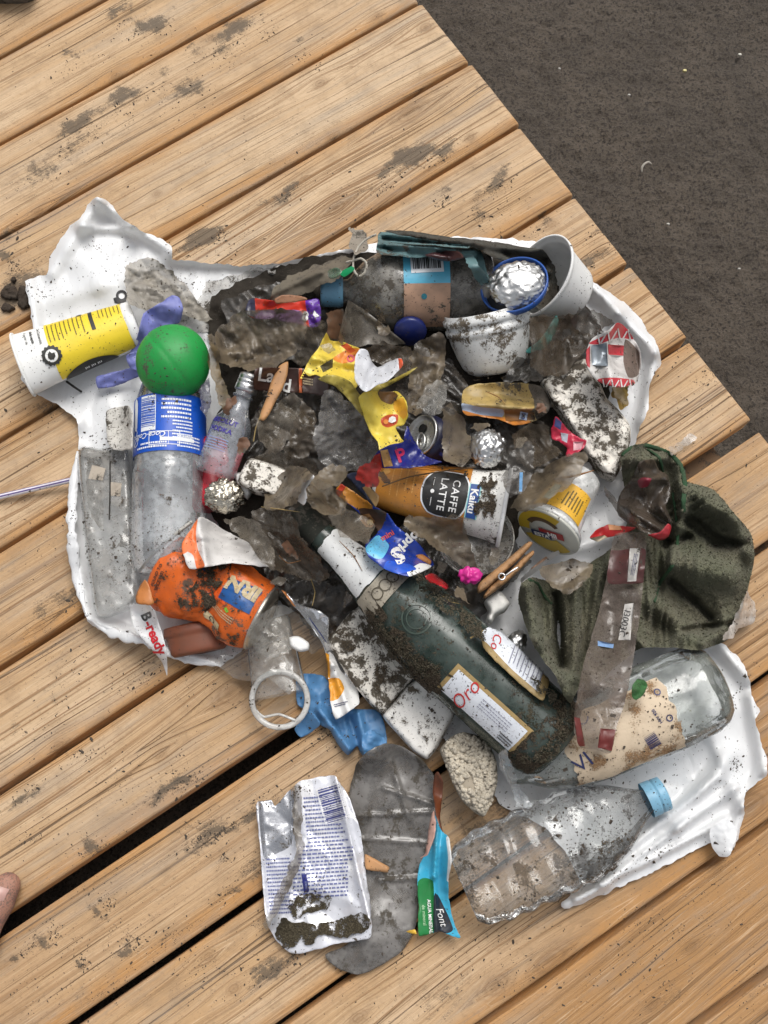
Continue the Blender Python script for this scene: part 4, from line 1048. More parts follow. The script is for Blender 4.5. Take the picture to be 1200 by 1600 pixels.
for i in range(6):
    v_, f_ = lines2d(.018 - .001 * i, .0013, 1, 40 + i, .7); R.flat('small_print', v_, f_, KY, .735 + i * .033, -.52, math.pi / 2, yl, .0011)
R.flat('black_bar', *rects2d([(-.0125, -.0018, .0125, .0018)]), KB, .665, -.42, math.pi / 2, yl, .0011)
R.flat('printed_motif', *disc2d(.0028, 7), KB, .575, -.95, 0, yl, .0011)
R.flat('seal', *disc2d(.0088, 56, .0058, 14), KB, .27, .42, 0, t, .0016)
R.flat('seal', *disc2d(.0056, 20), PCW, .27, .42, 0, t, .0014)
R.flat('seal_figure', np.array([(-.003, -.002), (-.001, -.0036), (.002, -.003), (.0034, 0), (.0024, .003), (0, .0022), (-.002, .0036), (-.0034, .001)]), [list(range(8))], KB, .27, .42, .4, t, .0018)
v_, f_ = text2d('De Comercio', .0026, .02); R.flat('lettering', v_, f_, KB, .225, -.40, math.pi / 2, t, .0011)
v_, f_ = text2d('de la venta', .0026, .04); R.flat('lettering', v_, f_, KB, .165, -.40, math.pi / 2, t, .0011)
v_, f_ = text2d('A partir de', .0024, .01); R.flat('lettering', v_, f_, KB, .115, -.40, math.pi / 2, t, .0011)
# black arc with lettering
aa = np.linspace(0, math.pi, 18); v_ = np.array([(.026 * math.cos(q), -.0005 - .017 * math.sin(q)) for q in aa]); R.flat('black_arc', v_, [list(range(18))], KB, .53, 1.66, math.pi + .0, yl, .0012)
v_, f_ = text2d('ni ni ni', .0042, .02); R.flat('lettering', v_, f_, PCW, .55, 1.36, math.pi, yl, .0016)
tube([(104, 596, .012), (115, 604, .016), (127, 612, .006)], .0011, M('black_twig', (.012, .011, .010), .7, 0, 0, 0), 'twig', 6, label='thin black twig poking out below the yellow cup', cat='twig')

# --- red cup behind the miniature bottle
t = Rev((328, 688, .026), (334, 795, .024), [(0, 22), (.05, 26), (.95, 32), (1, 30)]).body('red_cup', M('red_plastic', (.50, .012, .03), .32, 0, .2, .3, 1., .1, .08), None, 32, 4, label='red plastic cup half hidden behind the miniature bottle', cat='cup')

# --- glass miniature
t = thing('glass_bottle', 'small clear glass bottle with a silver screw cap and purple lettering', 'bottle')
GLS = M('clear_glass_mini', (.66, .70, .76), .1, 0, .10, .3, .34, .1, .06, 60.)
R = Rev((392, 587, .056), (334, 744, .042), [(.10, 13.5), (.20, 13.5), (.205, 16), (.22, 16), (.225, 13.5), (.30, 14.5), (.38, 20), (.46, 28), (.52, 30.5), (.94, 31), (.98, 29), (1, 25)])
R.body('bottle_glass', GLS, t, 40, 3, (False, True))
RC = Rev((393, 585, .056), (383, 613, .0535), [(0, 13), (.08, 16.5), (.32, 17), (.36, 16), (.40, 17), (.55, 17), (.59, 16), (.63, 17.2), (.95, 17.2), (1, 15)])
RC.body('screw_cap', M('silver_cap', (.75, .75, .74), .28, 1., .12, .3), t, 36, 2)
PUR = INK('purple', (.05, .035, .30), .4, .2)
v_, f_ = text2d('ABSOLUT', .0042, .03); R.flat('lettering', v_, f_, PUR, .50, .25, math.pi / 2 + math.pi, t, .0008)
v_, f_ = text2d('VODKA', .0042, .03); R.flat('lettering', v_, f_, PUR, .585, .25, math.pi / 2 + math.pi, t, .0008)
v_, f_ = lines2d(.020, .012, 5, 77, .35); R.flat('small_print', v_, f_, INK('pale_blue', (.25, .32, .55)), .72, .2, -math.pi / 2, t, .0008)

# --- coffee cup
t = thing('coffee_cup', 'orange paper coffee cup with a black CAFFE LATTE arch lying on its side', 'cup')
ORC = M('orange_cup_print', (.56, .225, .03), .42, 0, .26, .48, 1., .15, .08)
R = Rev((586, 757, .046), (788, 793, .052), [(0, 29), (.02, 33), (.03, 34), (.93, 55), (.95, 57), (1, 58)], squash=.9, dent=lambda t, a: .03 * (fbm(t * 4, np.sin(a) * 2 + 2, 45, 3) - .5))
R.body('cup_wall', M('white_cup_wall', (.78, .77, .73), .45, 0, .36, .62, 1., .05, .1), t, 52, 2.6, (True, True))
wr = R.patch('orange_wrap', ORC, .03, .72, -2.0, 2.0, t, .0005, jag=.01)
BLK = M('black_panel', (.014, .014, .014), .4, 0, .04, .22)
u_ = np.linspace(0, math.pi, 20); v_ = np.concatenate([np.stack([-.004 - .0125 * np.sin(u_), .0155 * np.cos(u_)], 1), [(.0175, -.0155), (.0175, .0155)]]); 
v_ = np.array([(-.010 - .009 * math.sin(q), .0175 * math.cos(q)) for q in u_] + [(.0125, -.0175), (.0195, -.0165), (.0195, .012), (.0125, .0175)])
arch = np.array([(.018, .0), (.017, .010), (.011, .0185), (-.004, .0205), (-.013, .0185), (-.019, .010), (-.0205, 0), (-.019, -.010), (-.013, -.0185), (-.004, -.0205), (.011, -.0185), (.017, -.010)])
ch = curve_pts(arch * 1000, 1.5) / 1000
R.flat('black_panel_edge', ch * 1.07, [list(range(len(ch)))], WI, .56, .12, 0, wr, .0011)
R.flat('black_panel', ch, [list(range(len(ch)))], BLK, .56, .12, 0, wr, .0014)
WL = M('lettering_white', (.85, .85, .83), .5, 0, 0, .12)
v_, f_ = text2d('CAFFE', .0062, .012, 0, 1.12); R.flat('lettering', v_, f_, WL, .625, .16, math.pi / 2, wr, .0018)
v_, f_ = text2d('LATTE', .0062, .012, 0, 1.12); R.flat('lettering', v_, f_, WL, .535, .16, math.pi / 2, wr, .0018)
R.flat('bean_mark', *disc2d(.0017, 12), WL, .455, .12, 0, wr, .0018)
R.flat('rule_mark', *rects2d([(-.0035, -.0002, .0035, .0002)]), WL, .455, -.22, math.pi / 2, wr, .0018); R.flat('rule_mark', *rects2d([(-.0035, -.0002, .0035, .0002)]), WL, .455, .46, math.pi / 2, wr, .0018)
R.flat('blue_badge', *rects2d([(-.015, -.0052, .015, .0052)]), INK('badge_rim', (.30, .62, .60)), .765, .22, math.pi / 2, t, .0013)
R.flat('blue_badge', *rects2d([(-.0145, -.0042, .0145, .0042)]), INK('badge_blue', (.02, .075, .28)), .765, .22, math.pi / 2, t, .0016)
v_, f_ = text2d('Kaiku', .0062, .025); R.flat('lettering', v_, f_, WL, .765, .22, math.pi / 2, t, .0020)
OL = INK('orange_light', (.72, .38, .10), .5, .2)
for i in range(4):
    v_, f_ = lines2d(.026, .0016, 1, 90 + i, .6); R.flat('small_print', v_, f_, OL, .14 + i * .055, -.05, math.pi / 2, wr, .001)
R.flat('printed_dot', *disc2d(.0032, 14), OL, .085, -.45, 0, wr, .001)
for i in range(5):
    zz = [(-.034 + q * .004, .0012 * (q % 2)) for q in range(18)]; V2 = []; F2 = []
    for q, (x, y) in enumerate(zz): V2 += [(x, y - .0006), (x, y + .0006)]
    F2 = [[2 * q, 2 * q + 2, 2 * q + 3, 2 * q + 1] for q in range(17)]
    R.flat('zigzag_print', V2, F2, INK('orange_dark', (.36, .13, .015)), .36, -.72 - .15 * i, .0, wr, .001)
tube([tuple(p) for p in R.pt(np.full(36, 1.), np.linspace(-math.pi, math.pi, 36, endpoint=False), .0006)], .0018, PAPW, 'rolled_rim', 8, t, True, px=False)
tube([(597, 760, .076), (640, 745, .079), (700, 735, .082), (742, 730, .083)], .0006, M('brown_straw_stem', (.10, .055, .02), .8, 0, 0, .2), 'dry_stem', 5, label='dry brown stem lying across the orange coffee cup', cat='stem')

R.patch('mud_smear', MUD_H, .78, .93, -.55, .55, t, .0022, jag=.4, seed=41)
R.patch('mud_smear', MUD_L, .05, .95, -1.3, 1.3, t, .0022, jag=.2, seed=42)
# --- yoghurt pot
t = thing('yogurt_pot', 'yellow labelled white yogurt pot with its colourful lid on, beside the clothes peg', 'pot')
R = Rev((911, 744, .036), (858, 828, .050), [(0, 27), (.04, 31), (.84, 42), (.9, 43), (.93, 50), (1, 52)])
R.body('pot_wall', M('white_pot_plastic', (.78, .78, .76), .4, 0, .1, .4, .92, .05, .08), t, 52, 3)
R.patch('pot_label', M('yellow_pot_label', (.72, .40, .03), .45, 0, .14, .5), .38, .86, -.9, 1.25, t, .0006, jag=.03)
v_, f_ = lines2d(.018, .018, 6, 61, .4); R.flat('small_print', v_, f_, KY, .62, -.2, math.pi, t, .0011)
R.flat('panel_print', *rects2d([(-.009, -.004, .009, .004)]), INK('panel_teal', (.32, .55, .52)), .62, .72, 0.1, t, .0011)
RL = Rev((857.5, 829, .0501), (855.5, 832, .0506), [(0, 53), (.5, 54), (1, 52)])
RL.body('lid', M('lid_milky', (.56, .56, .50), .35, 0, .22, .4, 1., .1, .1), t, 48, 4)
def lidfig(name, fig, mat, dx, dy, rot, off=.0006):
    p = np.asarray(fig[0], float); c, s = math.cos(rot), math.sin(rot); x = p[:, 0] * c - p[:, 1] * s + dx; y = p[:, 0] * s + p[:, 1] * c + dy
    ex = np.cross(RL.ax, [0, 1, 0]); ex = np.array([1, 0, 0]) - RL.ax * RL.ax[0]; ex /= np.linalg.norm(ex); ey = np.cross(RL.ax, ex)
    mk(name, RL.B + RL.ax * off + x[:, None] * ex + y[:, None] * ey, fig[1], mat, None, t, False)
a_ = np.linspace(-.3, 2.9, 20); 
def arcfig(r0, r1, a0, a1, n=18):
    q = np.linspace(a0, a1, n); V = np.vstack([np.stack([np.cos(q) * r0, np.sin(q) * r0], 1), np.stack([np.cos(q) * r1, np.sin(q) * r1], 1)])
    return V, [[i, n + i, n + i + 1, i + 1] for i in range(n - 1)]
LY = INK('lid_yellow', (.58, .40, .03), .4, .35); LR = INK('lid_red', (.36, .02, .02), .4, .2); LB = INK('lid_navy', (.02, .03, .10), .4, .2)
lidfig('lid_print', arcfig(.0175, .028, 1.3, 3.6), LY, 0, 0, 0)
lidfig('lid_print', arcfig(.0135, .0185, 1.0, 3.0), INK('lid_brown', (.10, .06, .03)), -.002, .001, 0, .0009)
lidfig('lid_print', arcfig(.010, .026, 3.9, 5.9), LY, 0, 0, 0)
lidfig('lid_print', rects2d([(-.012, -.0045, .012, .0045)]), LR, .004, .002, .38, .0011)
lidfig('lid_print', rects2d([(-.010, -.004, .010, .004)]), LB, -.0045, -.006, .42, .0012)
v_, f_ = text2d('HII', .0052, .05); lidfig('lettering', (v_, f_), WL, .005, .002, .38, .0016)
v_, f_ = text2d('ESTA', .0046, .04); lidfig('lettering', (v_, f_), WL, -.004, -.006, .42, .0016)

# --- little drink can
t = thing('drink_can', 'small navy drink can seen from its silver ring-pull end in the middle of the heap', 'can')
R = Rev((704, 700, .034), (662, 681, .058), [(0, 30), (.05, 34), (.90, 35), (.96, 32), (1, 30)], dent=lambda t, a: .06 * (fbm(t * 3, np.sin(a) * 2 + 2, 65, 2) - .5))
ALU = M('can_aluminium', (.72, .72, .70), .34, 1., .15, .5, 1., .05, .1)
R.body('can_wall', M('navy_can_print', (.008, .010, .045), .35, 0, .25, .3), t, 44, 3, (True, False))
RL2 = Rev((664, 682, .0570), (657, 679, .0610), [(0, 30), (.6, 32), (.8, 33), (1, 32), (1.0, 29.5), (.55, 28), (.5, 10), (.5, .5)])
RL2.body('can_end', ALU, t, 44, 2.5, (False, False))
bx_ = np.array([1, 0, 0]) - RL2.ax * RL2.ax[0]; bx_ /= np.linalg.norm(bx_); by_ = np.cross(RL2.ax, bx_); o_ = RL2.A + RL2.ax * RL2.L * .62
def endpt(x, y, z=0): return tuple(o_ + bx_ * x + by_ * y + RL2.ax * z)
q_ = np.linspace(0, 2 * math.pi, 20, endpoint=False)
tube([endpt(-.0005 + .0045 * math.cos(a), -.0055 + .007 * math.sin(a), .0012) for a in q_], .0011, ALU, 'ring_pull', 6, t, True, px=False)
mk('opening', np.array([endpt(.0045 * math.cos(a) + .0005, .0062 + .0042 * math.sin(a), .0005) for a in q_]), [list(range(20))], M('can_dark', (.006, .006, .006), .8, 0, 0, 0), None, t, False)
mk('print_patch', R.pt(np.array([.30, .75, .75, .30]), np.array([-.9, -.9, -.2, -.2]), .0008), [[0, 1, 2, 3]], M('can_blue_patch', (.02, .03, .20), .4, 0, .2, .3), None, t, False)

# --- crushed orange can
t = thing('crushed_can', 'crushed bright orange drink can with beige letters on a blue panel', 'can')
ORG = M('orange_can_print', (.68, .125, .012), .38, 0, .42, .4, 1., .12, .06, dcol=(.13, .085, .06))
def cd(tt, an):
    fold = -.34 * np.exp(-((tt - .50 - .08 * np.sin(an + .5)) / .13) ** 2) * (.55 + .45 * np.cos(an - .3))
    return fold + .26 * crumple(tt * 2.2 + 2, np.cos(an) * 1.5 + np.sin(an) + 4, 71) * np.exp(-((tt - .4) / .5) ** 2)
R = Rev((254, 886, .034), (411, 967, .036), [(0, 46), (.03, 54), (.1, 58), (.90, 57), (.95, 54), (.975, 50), (1, 49)], dent=cd, squash=.85)
R.body('can_wall', ORG, t, 72, 2.2, (True, False))
RB = Rev((408, 966, .036), (416, 970, .036), [(0, 50), (.35, 51), (.6, 46), (1, 40), (.6, 32), (.4, .5)])
RB.body('can_end', M('dirty_aluminium', (.55, .52, .45), .4, 1., .42, .5), t, 44, 2.5, (False, False), off=0)
tube([tuple(p) for p in R.pt(np.full(36, .985), np.linspace(-math.pi, math.pi, 36, endpoint=False), .001)], .0014, M('can_rim_metal', (.66, .64, .60), .4, 1., .3, .4), 'end_rim', 7, t, True, px=False)
BLP = INK('can_blue', (.012, .085, .28), .35, .45)
R.patch('blue_panel', BLP, .62, .93, -.62, .12, t, .0009, jag=.05)
R.patch('blue_panel', BLP, .30, .44, -.95, -.42, t, .0009, jag=.1)
BEI = INK('can_beige', (.50, .40, .24), .45, .5)
v_, f_ = text2d('IRN', .0135, .05, 0, .95); R.flat('lettering', v_, f_, BEI, .775, -.44, math.pi, t, .0016)
v_, f_ = text2d('BOUND TO', .0026, .02); R.flat('lettering', v_, f_, KB, .07, .32, -math.pi / 2, t, .0012)
v_, f_ = text2d('SINCE 1901', .0026, .02); R.flat('lettering', v_, f_, KB, .115, .42, -math.pi / 2, t, .0012)
GRN = INK('can_green', (.20, .50, .04), .4, .3)
R.flat('green_print', *rects2d([(-.0018, -.0012, .0018, .0012)]), GRN, .60, .33, .5, t, .0012); R.flat('green_print', *rects2d([(-.0022, -.0014, .0022, .0014)]), GRN, .74, .30, .5, t, .0012)
v_, f_ = lines2d(.026, .007, 3, 31, .5); R.flat('small_print', v_, f_, BEI, .70, .48, 0.1, t, .0012)
R.flat('symbol_panel', *rects2d([(-.009, -.0042, .009, .0042)]), BEI, .64, .98, 0, t, .0012); R.flat('symbol', *disc2d(.0033, 18, .0024), KB, .64, .98, 0, t, .0016)
R.patch('printed_glow', INK('can_red_glow', (.75, .10, .01), .35, .5), .50, .70, -.20, .22, t, .0007, jag=.3)

R.patch('mud_smear', MUD_H, .36, .60, -.95, .75, t, .0018, jag=.5, seed=21)
R.patch('mud_smear', MUD_B, .55, .95, -.1, 1.25, t, .0018, jag=.3, seed=22)
R.patch('mud_smear', MUD_B, .05, .36, -.9, 1.1, t, .0018, jag=.3, seed=23)
# --- terracotta pot
t = Rev((288, 985, .012), (350, 1006, .012), [(0, 20), (.05, 24), (.3, 26), (.32, 29), (1, 31)], squash=.7)
R = Rev((305, 975, .018), (312, 1020, .017), [(0, 50), (.30, 52), (.34, 48), (.9, 44), (1, 40)], squash=.5)
R.body('brown_pot', M('terracotta_plastic', (.20, .062, .030), .5, 0, .12, .3, 1., .2, .1), None, 48, 3, label='reddish brown plastic pot under the crushed orange can', cat='pot')

# --- wine bottle
t = thing('wine_bottle', 'dark green glass wine bottle with a white and gold label lying diagonally on the heap', 'bottle')
b = NB('green_bottle_glass'); tc = b.n('ShaderNodeTexCoord').outputs['Object']
pr_ = b.n('ShaderNodeBsdfPrincipled', {'Base Color': (.018, .034, .026, 1), 'Roughness': .12, 'IOR': 1.5})
tr_ = b.n('ShaderNodeBsdfTransparent', {'Color': (.30, .42, .34, 1)})
n1 = b.noise(tc, 34., 5., .65); n2 = b.noise(tc, 700., 3., .6); n3 = b.noise(tc, 190., 3., .6)
film_ = b.step(n1, .28, .62)
mos = b.math('ADD', b.math('MULTIPLY', b.noise(tc, 24., 3., .6), .5), b.math('ADD', b.math('MULTIPLY', n2, .28), b.math('MULTIPLY', n3, .22)))
mk_ = b.step(mos, .52, .58)
mcol = b.mix(b.step(n3, .4, .65), (.016, .017, .008), (.075, .066, .046))
dif = b.n('ShaderNodeBsdfPrincipled', {'Base Color': mcol, 'Roughness': .95, 'Normal': b.bump(b.math('ADD', n2, n3), 1., .002), 'Specular IOR Level': .2})
dull = b.n('ShaderNodeBsdfPrincipled', {'Base Color': (.062, .082, .072, 1), 'Roughness': .22})
gls = b.n('ShaderNodeMixShader', {0: .62, 1: tr_.outputs[0], 2: pr_.outputs[0]})
g2 = b.n('ShaderNodeMixShader', {0: b.math('MULTIPLY', film_, .85), 1: gls.outputs[0], 2: dull.outputs[0]})
g3 = b.n('ShaderNodeMixShader', {0: mk_, 1: g2.outputs[0], 2: dif.outputs[0]})
b.t.links.new(g3.outputs[0], b.out.inputs['Surface']); GREENG = b.m
R = Rev((462, 801, .066), (872, 1168, .052), [(0, 21), (.005, 24), (.05, 25), (.055, 23), (.12, 24.5), (.2, 29), (.28, 38), (.34, 47), (.40, 55), (.46, 63), (.52, 67), (.58, 68), (.95, 68), (.98, 63), (1, 53)])
WB = R
R.body('bottle_glass', GREENG, t, 64, 3, (True, True))
R.patch('neck_mouth', M('mud_on_glass', (.02, .022, .016), .9, 0, .5, .5), .0, .10, -2.2, 2.2, t, .0006)
R.patch('neck_label', M('white_neck_label', (.74, .75, .74), .45, 0, .16, .55, 1., .05, .2), .125, .305, -1.15, 1.15, t, .0009, jag=.06, seed=8)
R.patch('shoulder_band', M('beige_shoulder_band', (.36, .32, .25), .55, 0, .42, .62, 1., .3, .5), .31, .375, -1.3, 1.25, t, .0010, jag=.05, seed=9)
for q in range(3): R.flat('band_figure', *disc2d(.0052, 18, .0042), INK('band_dark', (.08, .065, .04)), .342, -.42 + .36 * q, 0, t, .0016)
GOLD = M('gold_border', (.36, .25, .10), .5, 0, .22, .4); LAB = M('wine_label_white', (.70, .73, .78), .55, 0, .16, .66, 1., .05, .2)
la = R.patch('label', LAB, .635, .905, .20, .98, t, .0010, mats=[LAB, GOLD], mfun=lambda u, v: 1 if (u < .045 or u > .955 or v < .12) else 0, nt=66, na=26)
RED = INK('label_red', (.55, .03, .03), .5, .2)
v_, f_ = text2d('Oro', .0115, -.004, .3); R.flat('lettering', v_, f_, RED, .705, .66, -math.pi / 2, la, .0016)
v_, f_ = lines2d(.012, .008, 3, 5, .5); R.flat('small_print', v_, f_, INKK, .865, .80, 0, la, .0016)
v_, f_ = lines2d(.030, .010, 4, 6, .25); R.flat('small_print', v_, f_, INK('label_grey', (.25, .25, .33)), .80, .52, 0, la, .0016)
R.patch('mud_smear', MUD_H, .36, .64, .55, 1.5, t, .0014, jag=.3, seed=31)
R.patch('mud_smear', MUD_L, .40, .97, -.95, .25, t, .0014, jag=.2, seed=32)
R.patch('mud_smear', MUD_H, .90, .985, -1.3, 1.3, t, .0014, jag=.2, seed=33)
R.patch('mud_smear', MUD_L, .13, .36, -1.2, 1.2, t, .0016, jag=.2, seed=34)
R.flat('embossed_seal', *disc2d(.0125, 28, .0112), M('embossed_glass', (.05, .075, .06), .3, 0, .1, .2), .47, .08, 0, t, .0008); R.flat('embossed_seal', *disc2d(.0085, 24, .0076), M('embossed_glass', (.05, .075, .06)), .47, .08, 0, t, .0008)
b = NB('moss_and_sand'); tc = b.n('ShaderNodeTexCoord').outputs['Object']
n2 = b.noise(tc, 700., 3., .6); n3 = b.noise(tc, 150., 4., .65)
pr = b.n('ShaderNodeBsdfPrincipled', {'Base Color': b.mix(b.step(n2, .42, .68), b.mix(b.step(n3, .4, .65), (.016, .018, .007), (.05, .042, .028)), (.13, .11, .078)), 'Roughness': .95, 'Specular IOR Level': .2, 'Normal': b.bump(b.math('ADD', n2, n3), 1., .003)})
tr = b.n('ShaderNodeBsdfTransparent')
ms = b.n('ShaderNodeMixShader', {0: b.step(b.math('ADD', b.math('MULTIPLY', n3, .6), b.math('MULTIPLY', n2, .4)), .46, .50), 1: tr.outputs[0], 2: pr.outputs[0]}); b.t.links.new(ms.outputs[0], b.out.inputs['Surface']); MOSS = b.m

# --- stained bottle with the paper label
t = thing('labelled_bottle', 'stained clear bottle with a peeling beige paper label, its base to the upper right', 'bottle')
R = Rev((1124, 1064, .044), (790, 1207, .036), [(0, 40), (.01, 52), (.04, 63), (.09, 69), (.25, 72), (.6, 71), (.66, 68), (.76, 63), (.86, 48), (.93, 30), (1, 20)], squash=.85, dent=lambda t, a: .09 * crumple(t * 3.4 + 1, np.cos(a) * 1.2 + np.sin(a) * 1.2 + 5, 81) * np.exp(-((t - .1) / .25) ** 2) + .02 * (fbm(t * 5, np.sin(a) + 4, 5, 2) - .5))
R.body('bottle_body', PET_S, t, 56, 3, (True, True))
PLB = M('stained_paper_label', (.62, .50, .36), .65, 0, .22, .4, 1., .9, .3, dcol=(.20, .12, .06))
lb = R.patch('label', PLB, .265, .745, -1.15, .62, t, .0010, jag=.06, seed=12)
NV = INK('navy_print', (.02, .03, .12), .5, .25)
v_, f_ = text2d('VI', .0125, .0); R.flat('lettering', v_, f_, NV, .70, -.42, math.pi - .3, lb, .0016)
v_, f_ = barcode2d(.013, .010, 14, 6); R.flat('barcode_bars', v_, f_, NV, .40, -.57, math.pi / 2 - .2, lb, .0016)
v_, f_ = text2d('C', .009, .0); R.flat('lettering', v_, f_, NV, .63, .42, math.pi - .8, lb, .0016)
v_, f_ = text2d('HW 920', .0024, .02); R.flat('lettering', v_, f_, NV, .345, -.12, math.pi / 2 - .2, lb, .0016)
R.flat('symbol', *disc2d(.0028, 16, .0019), NV, .30, .32, 0, lb, .0016); R.flat('symbol', *disc2d(.0028, 16, .0019), NV, .30, -.25, 0, lb, .0016)
R.patch('label_stain', MUD('tea_brown_stain', (.30, .17, .085), (.42, .28, .16), .52, 70.), .27, .74, -1.1, .6, t, .0013, jag=.1, seed=71)
R.patch('mud_smear', MUD_L, .30, .95, -1.3, -.3, t, .0018, jag=.2, seed=72)
R.patch('mud_smear', MUD_L, .02, .28, -1.3, 1.2, t, .0018, jag=.2, seed=73)
# --- crushed ribbed bottle with the blue cap
t = thing('crushed_bottle', 'crushed ribbed clear bottle with a light blue cap lying at the bottom right', 'bottle')
def rib(tt, an):
    r = .028 * np.sin(tt * 60) * smooth(.22, .3, tt) * (1 - smooth(.86, .95, tt))
    return r + .10 * crumple(tt * 2.0 + 3, np.cos(an) * .8 + np.sin(an) * .9 + 6, 91) * smooth(.12, .35, tt)
R = Rev((1036, 1240, .026), (724, 1388, .024), [(.03, 19), (.08, 19), (.12, 27), (.22, 50), (.30, 64), (.40, 72), (.6, 76), (.85, 72), (.96, 64), (1, 52)], squash=.55, dent=rib)
R.body('bottle_body', PET_C, t, 60, 2.2, (False, True))
RC = Rev((1040, 1238, .027), (1010, 1251, .026), [(0, 20), (.07, 27), (.45, 27.5), (.5, 25), (.55, 28), (1, 28)])
RC.body('cap', M('sky_blue_cap', (.20, .42, .58), .36, 0, .22, .3, 1., .1, .15, 160.), t, 44, 1.6, (True, False))
R.patch('inner_sludge', M('bottle_sludge', (.05, .045, .038), .6, 0, .6, .4, .75), .10, .5, -1.1, -.55, t, -.0012, jag=.25)
R.patch('mud_smear', MUD_L, .26, .92, -1.2, 1.0, t, .0012, jag=.3, seed=61)
R.patch('mud_smear', MUD_B, .22, .55, -1.35, -.5, t, .0012, jag=.3, seed=62)

# ------------------------------------------------------------------ loose litter
# top left: grey film, glove scrap, ball
film('pale grey crinkled film at the upper left, above the blue rubber scrap', [(196, 412), (220, 404), (245, 406), (275, 430), (296, 452), (318, 480), (334, 500), (312, 503), (285, 492), (262, 498), (230, 486), (200, 476), (193, 440)], FILM('pale_grey_film', (.34, .31, .26), (.24, .215, .175), .9, .4, 60., .5, .25), 41, (17, .016), .008, fine=.0015)
t = thing('rubber_glove', 'torn lavender blue rubber glove tucked behind the green ball', 'rubber glove')
LAV = M('lavender_rubber', (.165, .185, .46), .5, 0, .14, .34, 1., .1, .15)
wrap('glove_piece', None, None, [(224, 490), (250, 474), (268, 461), (280, 466), (286, 485), (280, 505), (255, 512), (235, 520), (222, 545), (208, 570), (200, 560), (215, 525)], LAV, 42, (18, .010), .012, parent=t)
wrap('glove_finger', None, None, [(151, 588), (175, 582), (200, 576), (215, 574), (218, 586), (200, 596), (175, 604), (153, 606)], LAV, 43, (14, .006), .006, parent=t)
wrap('glove_piece', None, None, [(197, 556), (215, 548), (225, 560), (222, 580), (205, 577)], LAV, 44, (10, .006), .012, parent=t)
GREEN = M('green_ball_rubber', (.004, .27, .045), .5, 0, .34, .6, 1., .10, .10, 300.)
def gd(u): return -.02 * max(0, 1 - abs(u.x * .75 + u.y * .62 + .12) * 14) * (u.z > 0) - .05 * max(0, u.z - .55) + .02 * mnoise.noise(u * 1.6) + .03 * max(0, -u.y)
ball(271, 565, .062, 55, 56, 50, GREEN, 'ball', None, 5, gd, label='soft bright green ball resting on the neck of the blue labelled bottle', cat='ball')
film('lavender and grey film strip to the right of the green ball', [(312, 598), (326, 592), (330, 620), (322, 652), (313, 640)], M('grey_violet_film', (.10, .10, .15), .35, 0, .3, .3, .9), 45, (18, .010))

# top row
film('dark brown curled leaf of rotten card under the blue bottle cap', [(418, 470), (424, 455), (450, 432), (500, 412), (540, 398), (552, 405), (530, 430), (500, 448), (455, 466), (432, 472)], M('rotten_card', (.13, .11, .08), .85, 0, .5, .4), 46, (30, .006), .014, name='card_scrap', cat='card', folds=[((420, 462), (545, 402), 8, .008)])
film('grey peeling card standing up behind the loop of pale string', [(546, 352), (566, 360), (575, 375), (572, 395), (556, 400), (548, 385)], M('grey_card', (.24, .21, .17), .8, 0, .4, .5), 47, (14, .004), .02, name='card_scrap', cat='card')
wrap('face_mask', 'soiled teal cloth face mask folded along the top of the grimy bottle', 'face mask', [(590, 378), (595, 362), (640, 364), (690, 372), (735, 376), (752, 392), (760, 420), (765, 440), (752, 430), (738, 404), (700, 398), (650, 402), (600, 398), (588, 392)], M('teal_mask_cloth', (.10, .19, .20), .85, 0, .42, .5, 1., .2, .5, 500.), 48, (26, .010), .010, folds=[((592, 380), (740, 392), 6, .010), ((600, 366), (735, 380), 6, .008), ((600, 373), (730, 386), 4, -.006)])
st = [(588, 366, .085), (572, 374, .083), (560, 386, .082), (553, 402, .086), (552, 420, .090), (560, 432, .090), (570, 426, .091), (573, 412, .093), (564, 404, .092), (550, 408, .088), (541, 410, .084)]
tube(st, .0011, M('pale_string', (.42, .39, .33), .85, 0, .25, .5, 1., .1, .5, 900.), 'string', 7, label='loop of pale dirty string hanging from the teal mask', cat='string', jit=.2)
BAND = DKCLOTH
wrap('cloth_strip', 'long dark grey strap of wet cloth running along the top rim into the white cup', 'cloth', [(600, 360), (650, 362), (700, 370), (760, 376), (820, 386), (848, 390), (862, 410), (860, 432), (840, 420), (800, 412), (770, 402), (740, 386), (690, 378), (640, 370)], BAND, 49, (30, .006), .013, folds=[((640, 366), (850, 396), 7, .012), ((760, 398), (855, 425), 6, .008)], step=4, fine=.001)
wrap('wrapper', 'dark maroon wrapper scrap between the teal mask and the grimy bottle', 'wrapper', [(664, 398), (690, 391), (715, 393), (724, 402), (705, 408), (680, 406)], M('maroon_foil', (.06, .02, .022), .3, 0, .2, .3), 50, (12, .005), .006)
film('dull teal film hanging down beside the blue lid', [(722, 395), (740, 398), (756, 420), (764, 442), (752, 446), (738, 425)], M('teal_film', (.11, .20, .21), .5, 0, .4, .4), 51, (16, .006), .004)
wrap('plastic_scrap', 'bright green plastic strip behind the pale blue bottle cap', 'plastic scrap', [(531, 426), (549, 416), (554, 421), (538, 433)], M('bright_green', (.01, .36, .13), .4, 0, .1, .3), 52, None, .012)
wrap('plastic_scrap', 'small clear green shred on top of the rotten card', 'plastic scrap', [(512, 424), (525, 418), (534, 424), (526, 434), (514, 434)], M('pale_green_shred', (.14, .25, .15), .4, 0, .3, .4, .8), 53, (8, .004), .012)
